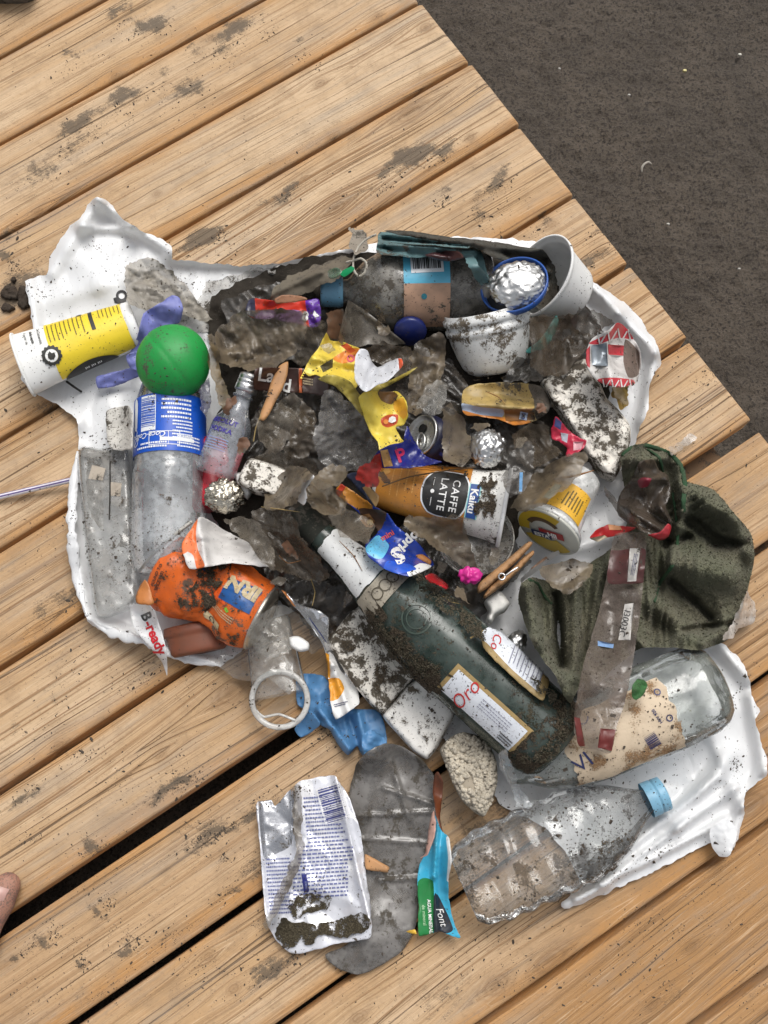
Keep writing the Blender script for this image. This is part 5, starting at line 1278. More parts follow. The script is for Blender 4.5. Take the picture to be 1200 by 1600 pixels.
# red and purple wrapper
t_ = wrap('candy_wrapper', 'shiny red and purple sweet wrapper poking out above the brown film bag', 'sweet wrapper', [(383, 488), (388, 470), (400, 466), (440, 472), (478, 470), (498, 468), (501, 505), (490, 512), (470, 508), (430, 500), (395, 497)], M('red_wrapper', (.62, .035, .015), .28, 0, .14, .34, 1., .1, .1), 54, (18, .010), .016,
     zones=[([(478, 465), (505, 463), (505, 515), (486, 515), (480, 490)], M('purple_wrapper', (.12, .025, .36), .28, 0, .1, .35)), ([(380, 490), (386, 466), (398, 465), (400, 497)], M('navy_wrapper', (.02, .02, .06), .3, 0, .2, .3)), ([(404, 486), (440, 484), (470, 486), (472, 512), (400, 500)], M('lilac_wrapper', (.30, .16, .34), .3, 0, .2, .4))])
on_sheet(t_, 'lettering', text2d('8', 13, .05), WL, 477, 494, 10); on_sheet(t_, 'printed_shape', (np.array([(-6, -5), (6, -2), (-2, 7)]), [[0, 1, 2]]), WL, 493, 492, 0)
wrap('plastic_scrap', 'reddish tan peel of plastic resting under the rotten card', 'plastic scrap', [(430, 466), (445, 461), (470, 462), (480, 468), (455, 473), (432, 474)], M('tan_scrap', (.28, .13, .065), .6, 0, .2, .4), 55, (14, .003), .018)
film('brown grey crumpled film bag covering the red and purple wrapper', [(330, 545), (336, 518), (360, 498), (385, 486), (420, 485), (455, 482), (476, 488), (481, 510), (478, 540), (455, 560), (430, 572), (395, 578), (360, 574), (338, 566)], FILM_T, 56, (24, .020), .010, fine=.001)
film('ochre edged film flap hanging beside the green ball', [(325, 524), (332, 518), (338, 540), (345, 575), (354, 600), (360, 625), (348, 637), (336, 612), (328, 575)], FILM('ochre_film', (.22, .15, .06), (.12, .09, .05), .95, .4), 57, (20, .006), .012)
film('dark film flap below the red and purple wrapper, near the blue cap', [(478, 508), (500, 500), (520, 508), (520, 540), (495, 566), (470, 575), (455, 562), (478, 540)], FILM_G, 58, (20, .014), .006)
film('rusty brown wet scrap below the pale blue bottle cap', [(510, 490), (535, 485), (545, 510), (530, 530), (512, 524)], M('rust_scrap', (.12, .06, .03), .6, 0, .4, .4), 59, (14, .008), .006)
# stiff grey sheet, navy cap, films
film('stiff grey translucent sheet with a straight edge leaning on the grimy bottle', [(544, 469), (552, 473), (575, 488), (600, 508), (622, 526), (634, 537), (610, 540), (575, 538), (545, 548), (528, 532), (535, 500)], M('grey_stiff_sheet', (.19, .165, .13), .32, 0, .32, .4, .9, .2, .08), 60, (46, .006), .012, folds=[((546, 470), (634, 536), 6, .006)], fine=.0003, jag=.2)
Rev((641, 514, .052), (641, 521, .055), [(0, 24), (.5, 25), (1, 23)], squash=1).body('bottle_cap', M('navy_cap', (.008, .018, .13), .35, 0, .1, .3), None, 36, 2.5, label='navy blue plastic bottle cap below the pale blue label', cat='bottle cap')
film('olive brown film folded under the stiff grey sheet', [(562, 545), (600, 535), (636, 540), (650, 555), (640, 580), (620, 590), (590, 565), (570, 560)], FILM_B, 61, (24, .012), .008)
film('grey brown film standing up left of the white jar', [(640, 560), (655, 535), (685, 520), (697, 530), (698, 560), (690, 600), (672, 630), (650, 650), (630, 640), (640, 600)], FILM_T, 62, (26, .018), .010)
film('pale wrinkled clear film above the small drink can', [(650, 640), (664, 610), (685, 590), (697, 600), (697, 625), (690, 645), (676, 652), (660, 640)], FILM_C, 63, (16, .012), .012)
film('grey leaf shaped film leaning between the drink can and the foil ball', [(690, 640), (704, 630), (722, 652), (735, 685), (736, 715), (722, 730), (700, 724), (690, 700)], FILM_T, 64, (40, .008), .012)
# brown chocolate wrapper, beige stick
t_ = wrap('chocolate_wrapper', 'dark brown chocolate wrapper with white letters behind the beige stick', 'wrapper', [(400, 576), (440, 575), (475, 576), (505, 585), (515, 600), (510, 618), (475, 614), (430, 612), (398, 608)], M('choc_wrapper', (.055, .022, .016), .35, 0, .12, .35), 65, (30, .006), .010, zones=[([(467, 574), (472, 574), (472, 618), (467, 618)], M('choc_orange_line', (.55, .13, .04), .4, 0, .1, .3))])
on_sheet(t_, 'lettering', text2d('La', 20, .02), WL, 416, 586, 8); on_sheet(t_, 'lettering', text2d('d', 20, .02), WL, 448, 602, 8)
for i in range(3): on_sheet(t_, 'small_print', lines2d(16, 3, 1, 30 + i, .8), BEI, 481, 592 + 4 * i, 10)
film('silvery crumpled film between the miniature bottle and the yellow sweet wrapper', [(408, 640), (440, 622), (460, 612), (472, 622), (468, 660), (450, 690), (430, 712), (404, 690), (400, 660)], FILM_G, 66, (22, .016), .008)
film('dark shiny film to the right of the beige stick', [(470, 625), (492, 640), (495, 690), (480, 715), (445, 720), (440, 700), (460, 670)], FILM_B, 67, (20, .016), .008)
film('clear wrinkled film with pale highlights under the yellow sweet wrapper', [(507, 612), (520, 608), (545, 625), (570, 640), (595, 668), (590, 700), (578, 726), (548, 738), (515, 734), (498, 715), (490, 690), (498, 650)], FILM('clear_shiny_film', (.34, .33, .32), (.17, .16, .15), .62, .16, 55., .6, .3), 68, (22, .020), .010)
film('dark folded film along the bottom of the beige stick hollow', [(395, 722), (420, 700), (460, 715), (490, 720), (500, 740), (470, 750), (420, 745)], FILM_B, 69, (22, .012), .006)
slab([(437, 571), (450, 565), (449, 585), (442, 606), (430, 628), (420, 648), (412, 657), (405, 654), (409, 640), (416, 622), (423, 598), (430, 583)], .062, .0025, M('beige_stick', (.48, .245, .10), .6, 0, .06, .38, 1., .2, .1), 3, 3, 3, label=None, name='wood_chip').o
tag(bpy.data.objects['wood_chip'], 'flat beige orange stick lying over the chocolate wrapper', 'wood chip')
tube([(408, 648, .064), (400, 668, .06), (396, 690, .055)], .0006, M('straw_stem', (.42, .30, .12), .8, 0, 0, .2), 'dry_stem', 5, label='thin yellow straw stem below the beige stick', cat='stem')

# yellow sweet wrapper
YW = M('yellow_wrapper', (.80, .62, .085), .38, 0, .12, .34, 1., .12, .1)
RDZ = M('wrapper_red', (.62, .09, .03), .38, 0, .1, .3); ORZ = M('wrapper_orange', (.78, .27, .05), .38, 0, .1, .3)
t = thing('candy_wrapper', 'crumpled bright yellow sweet wrapper with red flames and zigzag ends, centre of the heap', 'sweet wrapper')
w1 = wrap('wrapper_top', None, None, [(475, 580), (484, 562), (500, 540), (510, 520), (516, 532), (535, 534), (550, 540), (566, 548), (572, 570), (560, 600), (553, 608), (540, 595), (520, 588), (505, 590), (492, 586), (482, 588)], YW, 71, (20, .014), .018, parent=t, zones=[([(520, 560), (545, 545), (562, 545), (572, 556), (560, 562), (536, 568)], ORZ), ([(532, 540), (542, 536), (556, 548), (548, 552)], RDZ), ([(500, 572), (520, 560), (520, 574), (505, 582)], M('wrapper_mud', (.09, .075, .03), .7, 0, .4, .5))], folds=[((490, 560), (560, 570), 7, .008)])
w2 = wrap('wrapper_middle', None, None, [(496, 592), (520, 586), (545, 594), (556, 608), (566, 620), (585, 600), (610, 594), (652, 573), (640, 584), (612, 600), (590, 612), (568, 640), (566, 650), (548, 628), (525, 605)], M('wrapper_dull_yellow', (.42, .34, .07), .42, 0, .34, .5), 72, (16, .010), .014, parent=t)
w3 = wrap('wrapper_bottom', None, None, [(561, 620), (575, 610), (598, 612), (620, 612), (634, 626), (637, 650), (630, 664), (618, 668), (627, 686), (630, 690), (612, 697), (594, 705), (590, 690), (577, 672), (566, 645)], YW, 73, (22, .012), .020, parent=t, zones=[([(615, 628), (630, 622), (637, 645), (630, 655), (616, 640)], M('wrapper_gold', (.80, .42, .04), .38, 0, .1, .2)), ([(590, 612), (612, 611), (622, 618), (612, 632), (596, 626)], M('wrapper_brown_print', (.20, .10, .03), .45, 0, .3, .5)), ([(595, 655), (606, 648), (622, 648), (620, 662), (606, 668), (597, 664)], RDZ)])
on_sheet(w3, 'printed_blotch', (np.array([(-6, -4), (-1, -6), (6, -3), (5, 3), (0, 5), (-5, 2)]), [[0, 1, 2, 3, 4, 5]]), WL, 613, 655, 0); on_sheet(w3, 'printed_blotch', disc2d(4, 9), ORZ, 603, 659, 0, off=.001)
on_sheet(w1, 'printed_dot', disc2d(6, 14, 3.5), INK('pink', (.60, .10, .16)), 548, 560, 0)
for (x, y, a) in [(476, 574, -63), (614, 696, -28)]:
    n = 8; V2 = []; 
    for q in range(n): V2 += [(-16 + q * 4, 0), (-14 + q * 4, -4), (-12 + q * 4, 0)]
    on_sheet(w3 if y > 650 else w1, 'zigzag_edge', (np.array(V2), [[3 * q, 3 * q + 1, 3 * q + 2] for q in range(n)]), YW, x, y + (4 if y > 650 else 3), a, off=.0002)
wrap('paper_scrap', 'shiny white inside of a wrapper, shaped like a tick, on the yellow sweet wrapper', 'paper scrap', [(555, 558), (562, 545), (574, 548), (582, 566), (590, 574), (610, 564), (627, 559), (630, 570), (620, 582), (605, 596), (590, 602), (572, 612), (562, 605), (554, 590)], M('pearl_paper', (.60, .61, .64), .32, 0, .10, .44, 1., .05, .12), 74, (26, .010), .024, folds=[((585, 572), (572, 608), 6, -.008)], zones=[([(622, 560), (632, 560), (632, 574), (624, 578)], RDZ)])

# blue/red wrappers near the can
t_ = wrap('candy_wrapper', 'dark blue and red sweet wrapper wedged between the drink can and the coffee cup', 'sweet wrapper', [(578, 728), (590, 706), (610, 695), (630, 690), (636, 665), (648, 690), (665, 712), (690, 722), (650, 730), (610, 732)], M('blue_sweet_wrapper', (.012, .018, .17), .25, 0, .12, .3), 75, (18, .010), .010, zones=[([(594, 704), (606, 702), (614, 728), (600, 730)], M('tan_print', (.45, .25, .08), .4, 0, .2, .3)), ([(570, 735), (584, 712), (594, 708), (598, 732)], M('red_print', (.40, .03, .02), .35, 0, .2, .3))])
on_sheet(t_, 'lettering', text2d('P', 20, .03), INK('crimson', (.45, .02, .08)), 626, 711, -20)
# foil balls
ball(761, 701, .068, 27, 31, 25, FOIL, 'foil_ball', None, 5, lambda u, a=foil_disp(3, .18, 2.6), b=foil_disp(4, .08, 6.5): a(u) + b(u), label='shiny ball of crumpled silver foil above the white end of the coffee cup', cat='foil ball')
ball(782, 690, .052, 9, 8, 7, FOIL, 'foil_scrap', None, 4, foil_disp(5, .3, 2.), label='tiny silver foil scrap touching the right of the round foil ball', cat='foil')
ball(350, 776, .048, 31, 27, 22, FOIL_D, 'foil_ball', None, 5, lambda u, a=foil_disp(9, .26, 2.6), b=foil_disp(8, .12, 6.): a(u) + b(u), label='tarnished golden crumpled foil ball below the miniature bottle', cat='foil ball')
t = thing('bottle_lid', 'blue rimmed round lid lying open side up beside the white cup', 'lid')
R = Rev((806, 452, .080), (803, 444, .0865), [(0, 46), (.1, 50), (1, 51.5)])
R.body('lid_wall', M('blue_lid', (.02, .09, .36), .35, 0, .12, .35), t, 48, 2.5, (False, False), inner=.0014)
Rev((806, 451.5, .081), (805.7, 450.8, .0815), [(0, 47), (1, 47)]).body('lid_floor', M('lid_floor_dark', (.05, .05, .048), .6, 0, .4, .4), t, 40, 4)
_l1 = foil_disp(14, .14, 3.2); _l2 = foil_disp(15, .07, 8.)
def lump(u): return _l1(u) + _l2(u) + .12 * mnoise.noise(u * 1.4)
ball(811, 446, .092, 46, 36, 22, FOIL, 'foil_lump', None, 5, lump, rot=.15, label='flattened lump of bright silver foil sitting in the blue rimmed lid', cat='foil')
# yellow brown crushed tin
t_ = wrap('crushed_carton', 'crushed muddy yellow and orange carton below the white jar', 'carton', [(722, 640), (724, 610), (745, 600), (780, 598), (815, 598), (845, 604), (860, 625), (856, 645), (830, 660), (805, 664), (780, 656), (750, 650), (728, 648)], M('muddy_yellow', (.45, .32, .11), .45, 0, .36, .5, 1., .6, .2), 76, (46, .012), .010, zones=[([(722, 630), (750, 636), (786, 640), (784, 652), (750, 648), (722, 642)], M('carton_pale_blue', (.36, .43, .55), .45, 0, .2, .5)), ([(718, 640), (750, 648), (786, 652), (830, 658), (828, 668), (790, 662), (745, 654), (720, 648)], M('carton_orange', (.60, .21, .03), .4, 0, .2, .4)), ([(826, 600), (868, 600), (868, 668), (838, 655), (834, 625)], M('carton_muddy_grey', (.12, .10, .08), .6, 0, .5, .5)), ([(788, 640), (834, 638), (836, 656), (790, 658)], M('carton_brown', (.22, .10, .03), .5, 0, .4, .4))], folds=[((724, 630), (850, 640), 8, .012)], step=3.5)
on_sheet(t_, 'blue_badge', rects2d([(-6, -6, 6, 6)]), M('carton_pale_blue', (.36, .43, .55)), 818, 650, 12, off=.001); on_sheet(t_, 'lettering', text2d('S', 9, .04), INK('badge_blue', (.02, .075, .28)), 818, 650, 12, off=.0016)
film('black folded film flap under the white jar, above the muddy carton', [(785, 590), (810, 560), (826, 560), (845, 575), (848, 592), (820, 596), (795, 598)], FILM_D, 77, (24, .014), .010)
# teal ribbon, films right
wrap('ribbon', 'teal plastic ribbon hanging from below the white cup', 'ribbon', [(869, 492), (873, 500), (866, 525), (850, 545), (838, 548), (826, 552), (822, 548), (845, 530), (860, 508)], M('teal_ribbon', (.045, .24, .22), .4, 0, .18, .4), 78, (14, .008), .010)
film('grey translucent sheet under the rim of the tipped white cup', [(828, 500), (850, 490), (880, 495), (900, 490), (935, 500), (930, 530), (905, 560), (880, 585), (850, 590), (830, 570)], FILM_B, 79, (34, .018), .006)
film('wrinkled dark film above the red striped carton', [(905, 480), (940, 490), (960, 505), (930, 525), (905, 520), (890, 500)], FILM_D, 80, (20, .010), .008)
# styrofoam
slab([(845, 598), (862, 584), (884, 572), (912, 559), (920, 566), (925, 584), (938, 600), (948, 622), (966, 640), (984, 664), (985, 690), (975, 718), (962, 746), (942, 738), (920, 715), (900, 682), (880, 652), (862, 628)], .020, .030, FOAM, 9, 3.2, 6, (11, .0030, .0016), name='foam_block')
tag(bpy.data.objects['foam_block'], 'big speckled block of dirty white foam at the right rim of the bag', 'foam block')
film('golden foil paper scrap beside the big foam block', [(958, 600), (975, 590), (984, 604), (982, 630), (970, 640), (956, 622)], M('gold_paper', (.36, .24, .06), .35, .6, .3, .4), 81, (10, .008), .010, name='foil_scrap', cat='foil')
# red white carton
RWC = M('red_white_carton', (.60, .58, .56), .45, 0, .22, .4, 1., .3, .1)
CRD = M('carton_red', (.50, .035, .05), .4, 0, .2, .35)
t_ = wrap('crushed_can', 'crushed can with red zigzag stripes and a grey band near the right bag rim', 'can', [(916, 550), (925, 530), (950, 516), (966, 504), (982, 516), (1000, 548), (1001, 575), (994, 598), (970, 605), (945, 600), (930, 592), (918, 575)], RWC, 82, (40, .012), .020, step=3, zones=[([(920, 536), (952, 520), (966, 502), (985, 518), (990, 530), (965, 528), (935, 538)], CRD), ([(950, 538), (977, 540), (978, 556), (951, 554)], CRD), ([(935, 592), (960, 590), (990, 594), (990, 606), (960, 610), (935, 602)], CRD), ([(915, 548), (922, 540), (922, 575), (915, 570)], CRD), ([(924, 540), (948, 536), (950, 572), (925, 570)], M('can_blue_grey', (.30, .34, .38), .35, .4, .2, .3)), ([(977, 530), (998, 550), (998, 585), (982, 590), (974, 565)], M('can_mud', (.14, .10, .08), .6, 0, .4, .4))], folds=[((950, 520), (952, 600), 10, .010), ((990, 530), (1000, 590), 8, -.010)])
for i in range(7): on_sheet(t_, 'zigzag_print', (np.array([(-1.2, -9), (1.2, -9), (4, 9), (1.8, 9)]), [[0, 1, 2, 3]]), RWC, 934 + i * 8, 529 - i * 1.6 + (i > 4) * 4, 20 if i % 2 else -20, off=.0012)
for i in range(7): on_sheet(t_, 'zigzag_print', (np.array([(-1., -6), (1., -6), (3, 6), (1.2, 6)]), [[0, 1, 2, 3]]), RWC, 942 + i * 7, 599, 20 if i % 2 else -20, off=.0012)
t_ = wrap('candy_wrapper', 'twisted red and white sweet wrapper lying on the big foam block', 'sweet wrapper', [(861, 672), (868, 652), (880, 662), (892, 675), (905, 684), (917, 688), (912, 700), (900, 708), (884, 714), (886, 700), (874, 690), (862, 686)], M('crimson_wrapper', (.52, .02, .06), .34, 0, .1, .3), 83, (11, .008), .010, zones=[([(868, 652), (878, 660), (876, 672), (866, 666)], M('wrapper_blue_tip', (.07, .09, .25), .4, 0, .1, .3)), ([(876, 676), (888, 678), (886, 692), (878, 688)], M('wrapper_grey', (.42, .44, .50), .35, 0, .1, .3)), ([(896, 690), (912, 690), (908, 702), (896, 704)], M('wrapper_pink', (.72, .38, .42), .4, 0, .1, .3))])
film('grey brown film tongue lying above the yogurt pot', [(795, 795), (812, 765), (840, 738), (880, 712), (912, 706), (918, 722), (905, 742), (880, 768), (845, 788), (815, 802)], FILM_T, 84, (40, .012), .012)
film('dark film flap left of the twisted sweet wrapper', [(800, 680), (830, 660), (858, 664), (862, 690), (880, 706), (850, 725), (826, 735), (806, 720)], FILM_B, 85, (28, .014), .008)
t_ = film('dark ribbed packet end leaning on the white rim of the coffee cup', [(784, 742), (792, 716), (812, 696), (826, 686), (834, 694), (832, 722), (828, 756), (815, 772), (796, 778)], FILM_D, 86, (24, .010), .016, zones=[([(812, 738), (817, 738), (816, 768), (811, 768)], M('cyan_print', (.08, .25, .48), .4, 0, .2, .4))])
# white straw behind yogurt pot
wrap('plastic_strip', 'flat white plastic strip standing behind the yogurt pot', 'plastic strip', [(908, 728), (918, 722), (926, 724), (921, 760), (914, 796), (905, 792), (910, 760)], M('white_strip', (.78, .78, .76), .5, 0, .05, .3), 118, (40, .003), .006, zfun=lambda x, y: np.full(np.shape(x), .018), register=False)
tube([(872, 748, .070), (900, 743, .068), (928, 735, .064)], .0010, M('brown_stem', (.26, .12, .04), .8, 0, 0, .3), 'twig', 6, label='short brown twig lying across the white strip and grey film', cat='twig', taper=[.4, 1, .8, .4])

# centre: chocolate bar wrapper under the neck
CB = M('cobalt_wrapper', (.012, .045, .33), .22, 0, .12, .34, 1., .1, .12)
t_ = wrap('snack_wrapper', 'cobalt blue and orange snack wrapper with white letters between coffee cup and wine bottle', 'wrapper', [(524, 770), (534, 756), (556, 770), (580, 788), (605, 802), (620, 822), (640, 838), (655, 850), (668, 868), (678, 882), (660, 893), (640, 900), (618, 895), (600, 888), (575, 868), (572, 850), (590, 830), (560, 800)], CB, 87, (34, .012), .010, zones=[([(522, 772), (534, 754), (556, 768), (582, 790), (575, 805), (550, 790)], M('wrapper_amber', (.62, .25, .03), .35, 0, .3, .5)), ([(522, 772), (534, 754), (541, 760), (530, 776)], M('wrapper_scarlet', (.55, .05, .02), .35, 0, .2, .3)), ([(560, 796), (580, 795), (604, 800), (596, 826), (580, 832)], M('wrapper_dark_print', (.07, .035, .02), .4, 0, .3, .5)), ([(570, 858), (590, 836), (608, 852), (598, 872), (585, 872)], M('wrapper_sky', (.12, .45, .68), .3, 0, .2, .5)), ([(636, 894), (656, 880), (674, 884), (664, 896), (646, 906)], PAPW), ([(612, 898), (600, 888), (606, 876), (640, 882), (650, 890)], M('wrapper_bright_blue', (.015, .09, .55), .22, 0, .1, .3))], step=3)
on_sheet(t_, 'lettering', text2d('S', 24, .05), WL, 622, 868, 150); on_sheet(t_, 'lettering', text2d('opri', 15, .04), WL, 640, 846, -42 + 180); on_sheet(t_, 'lettering', text2d('mini', 9, .02), INK('scarlet', (.60, .08, .03)), 605, 836, -30)
on_sheet(t_, 'printed_figure', (np.array([(-14, -3), (-8, -8), (6, -10), (14, -4), (10, 6), (-4, 9)]), [[0, 1, 2, 3, 4, 5]]), INK('biscuit', (.32, .15, .05)), 574, 812, 40); on_sheet(t_, 'printed_figure', disc2d(5, 10), INK('cream', (.62, .45, .22)), 578, 816, 0, off=.0012)
wrap('snack_wrapper', 'red foil wrapper tip with white dots beside the moss on the wine bottle', 'wrapper', [(665, 900), (678, 896), (700, 914), (698, 920), (684, 914), (668, 908)], M('red_foil', (.48, .015, .02), .25, .3, .1, .4), 88, (9, .005), .008)
slab([(648, 868), (660, 866), (674, 876), (672, 882), (660, 878), (650, 874)], None, .003, M('orange_chip', (.50, .20, .05), .6, 0, .1, .4), 3, 2.6, 2, name='wood_chip')
tag(bpy.data.objects['wood_chip.001'], 'small orange brown chip on the cobalt blue wrapper', 'wood chip')
wrap('card_scrap', 'dark navy and tan card edge beside the left end of the coffee cup', 'card', [(541, 742), (556, 738), (572, 755), (592, 776), (586, 792), (570, 776), (556, 760)], M('navy_card', (.012, .018, .045), .4, 0, .1, .3), 89, (24, .004), .012, zones=[([(566, 762), (575, 758), (596, 780), (588, 794)], M('tan_card', (.32, .19, .07), .5, 0, .2, .3))])
film('scarlet wrapper film behind the left end of the coffee cup', [(556, 745), (560, 728), (582, 722), (596, 730), (588, 760), (575, 760)], M('scarlet_film', (.28, .02, .015), .35, 0, .3, .4), 90, (14, .006), .010)
film('muddy grey film rag crumpled over the mouth of the wine bottle', [(478, 760), (496, 752), (515, 760), (536, 766), (546, 784), (540, 800), (524, 806), (508, 804), (490, 795), (476, 778)], FILM_T, 91, (14, .016), .012, fine=.0015)
film('tan grey film flap above the muddy rag', [(484, 752), (500, 735), (520, 724), (538, 728), (542, 742), (530, 760), (512, 764), (495, 764)], FILM_T, 92, (24, .008), .014)
film('grey film draped between the wine bottle neck and the cobalt wrapper', [(515, 805), (540, 796), (560, 800), (585, 822), (575, 846), (555, 850), (536, 838), (518, 822)], FILM_G, 93, (20, .010), .008)
wrap('foil_scrap', 'small square of white foil with a folded corner above the wine bottle mouth', 'foil', [(456, 774), (468, 756), (486, 741), (491, 745), (478, 764), (480, 778), (474, 790)], M('white_foil', (.78, .78, .79), .22, .3, .12, .35), 94, (20, .006), .020)
film('brown film bundle left of the wine bottle mouth', [(392, 800), (420, 790), (450, 795), (462, 815), (470, 840), (500, 870), (515, 905), (480, 905), (440, 895), (415, 880), (420, 850), (400, 830)], FILM_B, 95, (22, .016), .010)
film('tan crumpled film sheet between the foam cube and the white foil', [(412, 770), (430, 752), (452, 728), (480, 730), (490, 742), (470, 760), (462, 785), (440, 795), (415, 795)], FILM_T, 96, (24, .012), .008)
# white flap of torn paper over the orange can
t = thing('torn_carton', 'torn white paper flap with an orange edge lying over the crushed orange can', 'paper')
tf = wrap('flap', None, None, [(286, 866), (284, 850), (296, 830), (312, 808), (330, 815), (355, 830), (388, 848), (404, 872), (422, 886), (398, 884), (360, 880), (325, 886), (296, 889)], M('flap_white', (.66, .64, .62), .5, 0, .22, .45, 1., .15, .15), 97, (30, .010), .008, parent=t, zones=[([(286, 866), (284, 850), (296, 828), (309, 808), (306, 832), (309, 858), (320, 884), (308, 890), (302, 868), (293, 862)], M('flap_orange', (.78, .17, .04), .4, 0, .12, .35))], folds=[((312, 812), (322, 884), 8, .010), ((310, 838), (388, 848), 6, .006)])
film('grey smeared film lying on the torn white flap', [(350, 812), (380, 806), (405, 818), (420, 840), (432, 870), (428, 890), (408, 878), (388, 848), (366, 836)], FILM_G, 98, (24, .008), .005)
tube([(218, 892, .030), (240, 865, .052), (270, 838, .060), (300, 815, .062)], .0016, M('grey_can_rim', (.55, .53, .48), .45, .5, .2, .4), 'torn_rim', 6, bpy.data.objects['crushed_can'])
# white dirty foam cubes
slab([(372, 752), (384, 722), (394, 716), (420, 722), (450, 736), (449, 750), (430, 776), (420, 772), (396, 768)], .038, .022, FOAM, 5, 3, 9, (14, .001, .0004), name='foam_block')
tag(bpy.data.objects['foam_block.001'], 'small grey speckled foam cube right of the golden foil ball', 'foam block')
slab([(366, 742), (376, 738), (386, 752), (392, 768), (385, 778), (374, 765)], .030, .014, WCUP, 4, 3, 10, (14, .0006, 0), name='plastic_shard')
tag(bpy.data.objects['plastic_shard'], 'white plastic shard at the left corner of the small foam cube', 'plastic shard')

# pouch tail, B-ready strip
t_ = wrap('snack_wrapper', 'white wrapper end with zigzag top reading B-ready, hanging over the lower left rim', 'wrapper', [(203, 948), (214, 944), (222, 941), (232, 944), (242, 956), (246, 968), (252, 985), (258, 1008), (261, 1030), (261, 1056), (254, 1036), (240, 1018), (222, 998), (208, 978)], M('bready_white', (.80, .80, .80), .4, 0, .03, .18), 99, (40, .004), .018, jag=.2, step=3)
on_sheet(t_, 'lettering', text2d('B', 15, .03), M('ink_jet', (.01, .01, .012), .4, 0, 0, .1), 229, 963, 66)
on_sheet(t_, 'lettering', text2d('-ready', 15, .03), M('ink_bright_red', (.62, .008, .02), .4, 0, 0, .1), 243, 996, 66)
n = 7; V2 = []
for q in range(n): V2 += [(-20 + q * 5.6, 0), (-17.2 + q * 5.6, 5), (-14.4 + q * 5.6, 0)]
on_sheet(t_, 'zigzag_edge', (np.array(V2), [[3 * q, 3 * q + 1, 3 * q + 2] for q in range(n)]), M('bready_white', (.8, .8, .8)), 221, 945, -8, off=.0002)
wrap('plastic_scrap', 'orange brown plastic tongue sticking out left of the crushed orange can', 'plastic scrap', [(212, 942), (214, 925), (226, 905), (234, 920), (240, 942), (230, 946)], M('orange_brown', (.48, .17, .04), .45, 0, .2, .3), 100, (20, .004), .016)

# cap bit + film under cone
film('grimy clear film below the crushed orange can, left of the silver wrapper', [(385, 985), (410, 958), (440, 945), (470, 960), (500, 985), (512, 1010), (490, 1020), (455, 1012), (430, 1030), (400, 1020)], FILM_C, 104, (24, .010), .005)
slab([(452, 996), (466, 994), (482, 1004), (482, 1015), (468, 1018), (454, 1010)], None, .007, WCUP, 4, 2.6, 3, name='bottle_cap')
tag(bpy.data.objects['bottle_cap.001'], 'white plastic bottle cap lying between the clear cup and silver wrapper', 'bottle cap')
# silver wrapper with orange
SIL = M('silver_wrapper', (.72, .73, .76), .2, .75, .10, .34, 1., .05, .15)
t_ = wrap('snack_wrapper', 'long silver, white and orange snack wrapper folded lengthwise left of the foam tray', 'wrapper', [(440, 922), (450, 928), (470, 945), (500, 955), (514, 968), (514, 1002), (530, 1030), (555, 1060), (562, 1096), (555, 1105), (525, 1124), (517, 1100), (512, 1050), (506, 1010), (480, 970), (458, 945)], SIL, 105, (30, .012), .006, zones=[([(512, 1020), (520, 1022), (534, 1050), (560, 1070), (564, 1096), (554, 1108), (522, 1126), (514, 1095), (508, 1050)], PAPW), ([(512, 1062), (530, 1060), (538, 1076), (528, 1092), (514, 1094)], M('wrapper_orange_print', (.80, .34, .02), .4, 0, .05, .25)), ([(508, 1020), (514, 1022), (516, 1060), (510, 1058)], M('wrapper_orange_print', (.8, .34, .02))), ([(436, 920), (446, 924), (462, 948), (455, 946)], M('copper_edge', (.45, .17, .05), .35, .3, .1, .3))], folds=[((450, 932), (520, 1040), 5, .010), ((520, 1040), (545, 1110), 8, .010)])
on_sheet(t_, 'small_print', lines2d(22, 6, 2, 3, .5), NV, 533, 1100, -14); 
for i in range(5): on_sheet(t_, 'small_print', lines2d(16, 1.5, 1, 8 + i, .8), NV, 488 + i * 5, 972 + i * 7, 55)
# foam tray
t = thing('foam_tray', 'broken white foam tray with muddy cracks under the wine bottle', 'foam tray')
slab([(512, 1004), (528, 980), (548, 956), (572, 944), (606, 962), (640, 1000), (662, 1040), (640, 1066), (618, 1092), (598, 1116), (578, 1100), (550, 1066), (528, 1032)], .012, .016, FOAM, 9, 3.4, 12, (18, .0022, .0012), name='panel', parent=t)
slab([(598, 1118), (618, 1094), (640, 1068), (664, 1060), (700, 1084), (712, 1112), (698, 1140), (686, 1164), (668, 1186), (648, 1176), (622, 1148)], .010, .016, FOAM2, 9, 3.4, 13, (20, .0014, .0006), name='panel', parent=t)
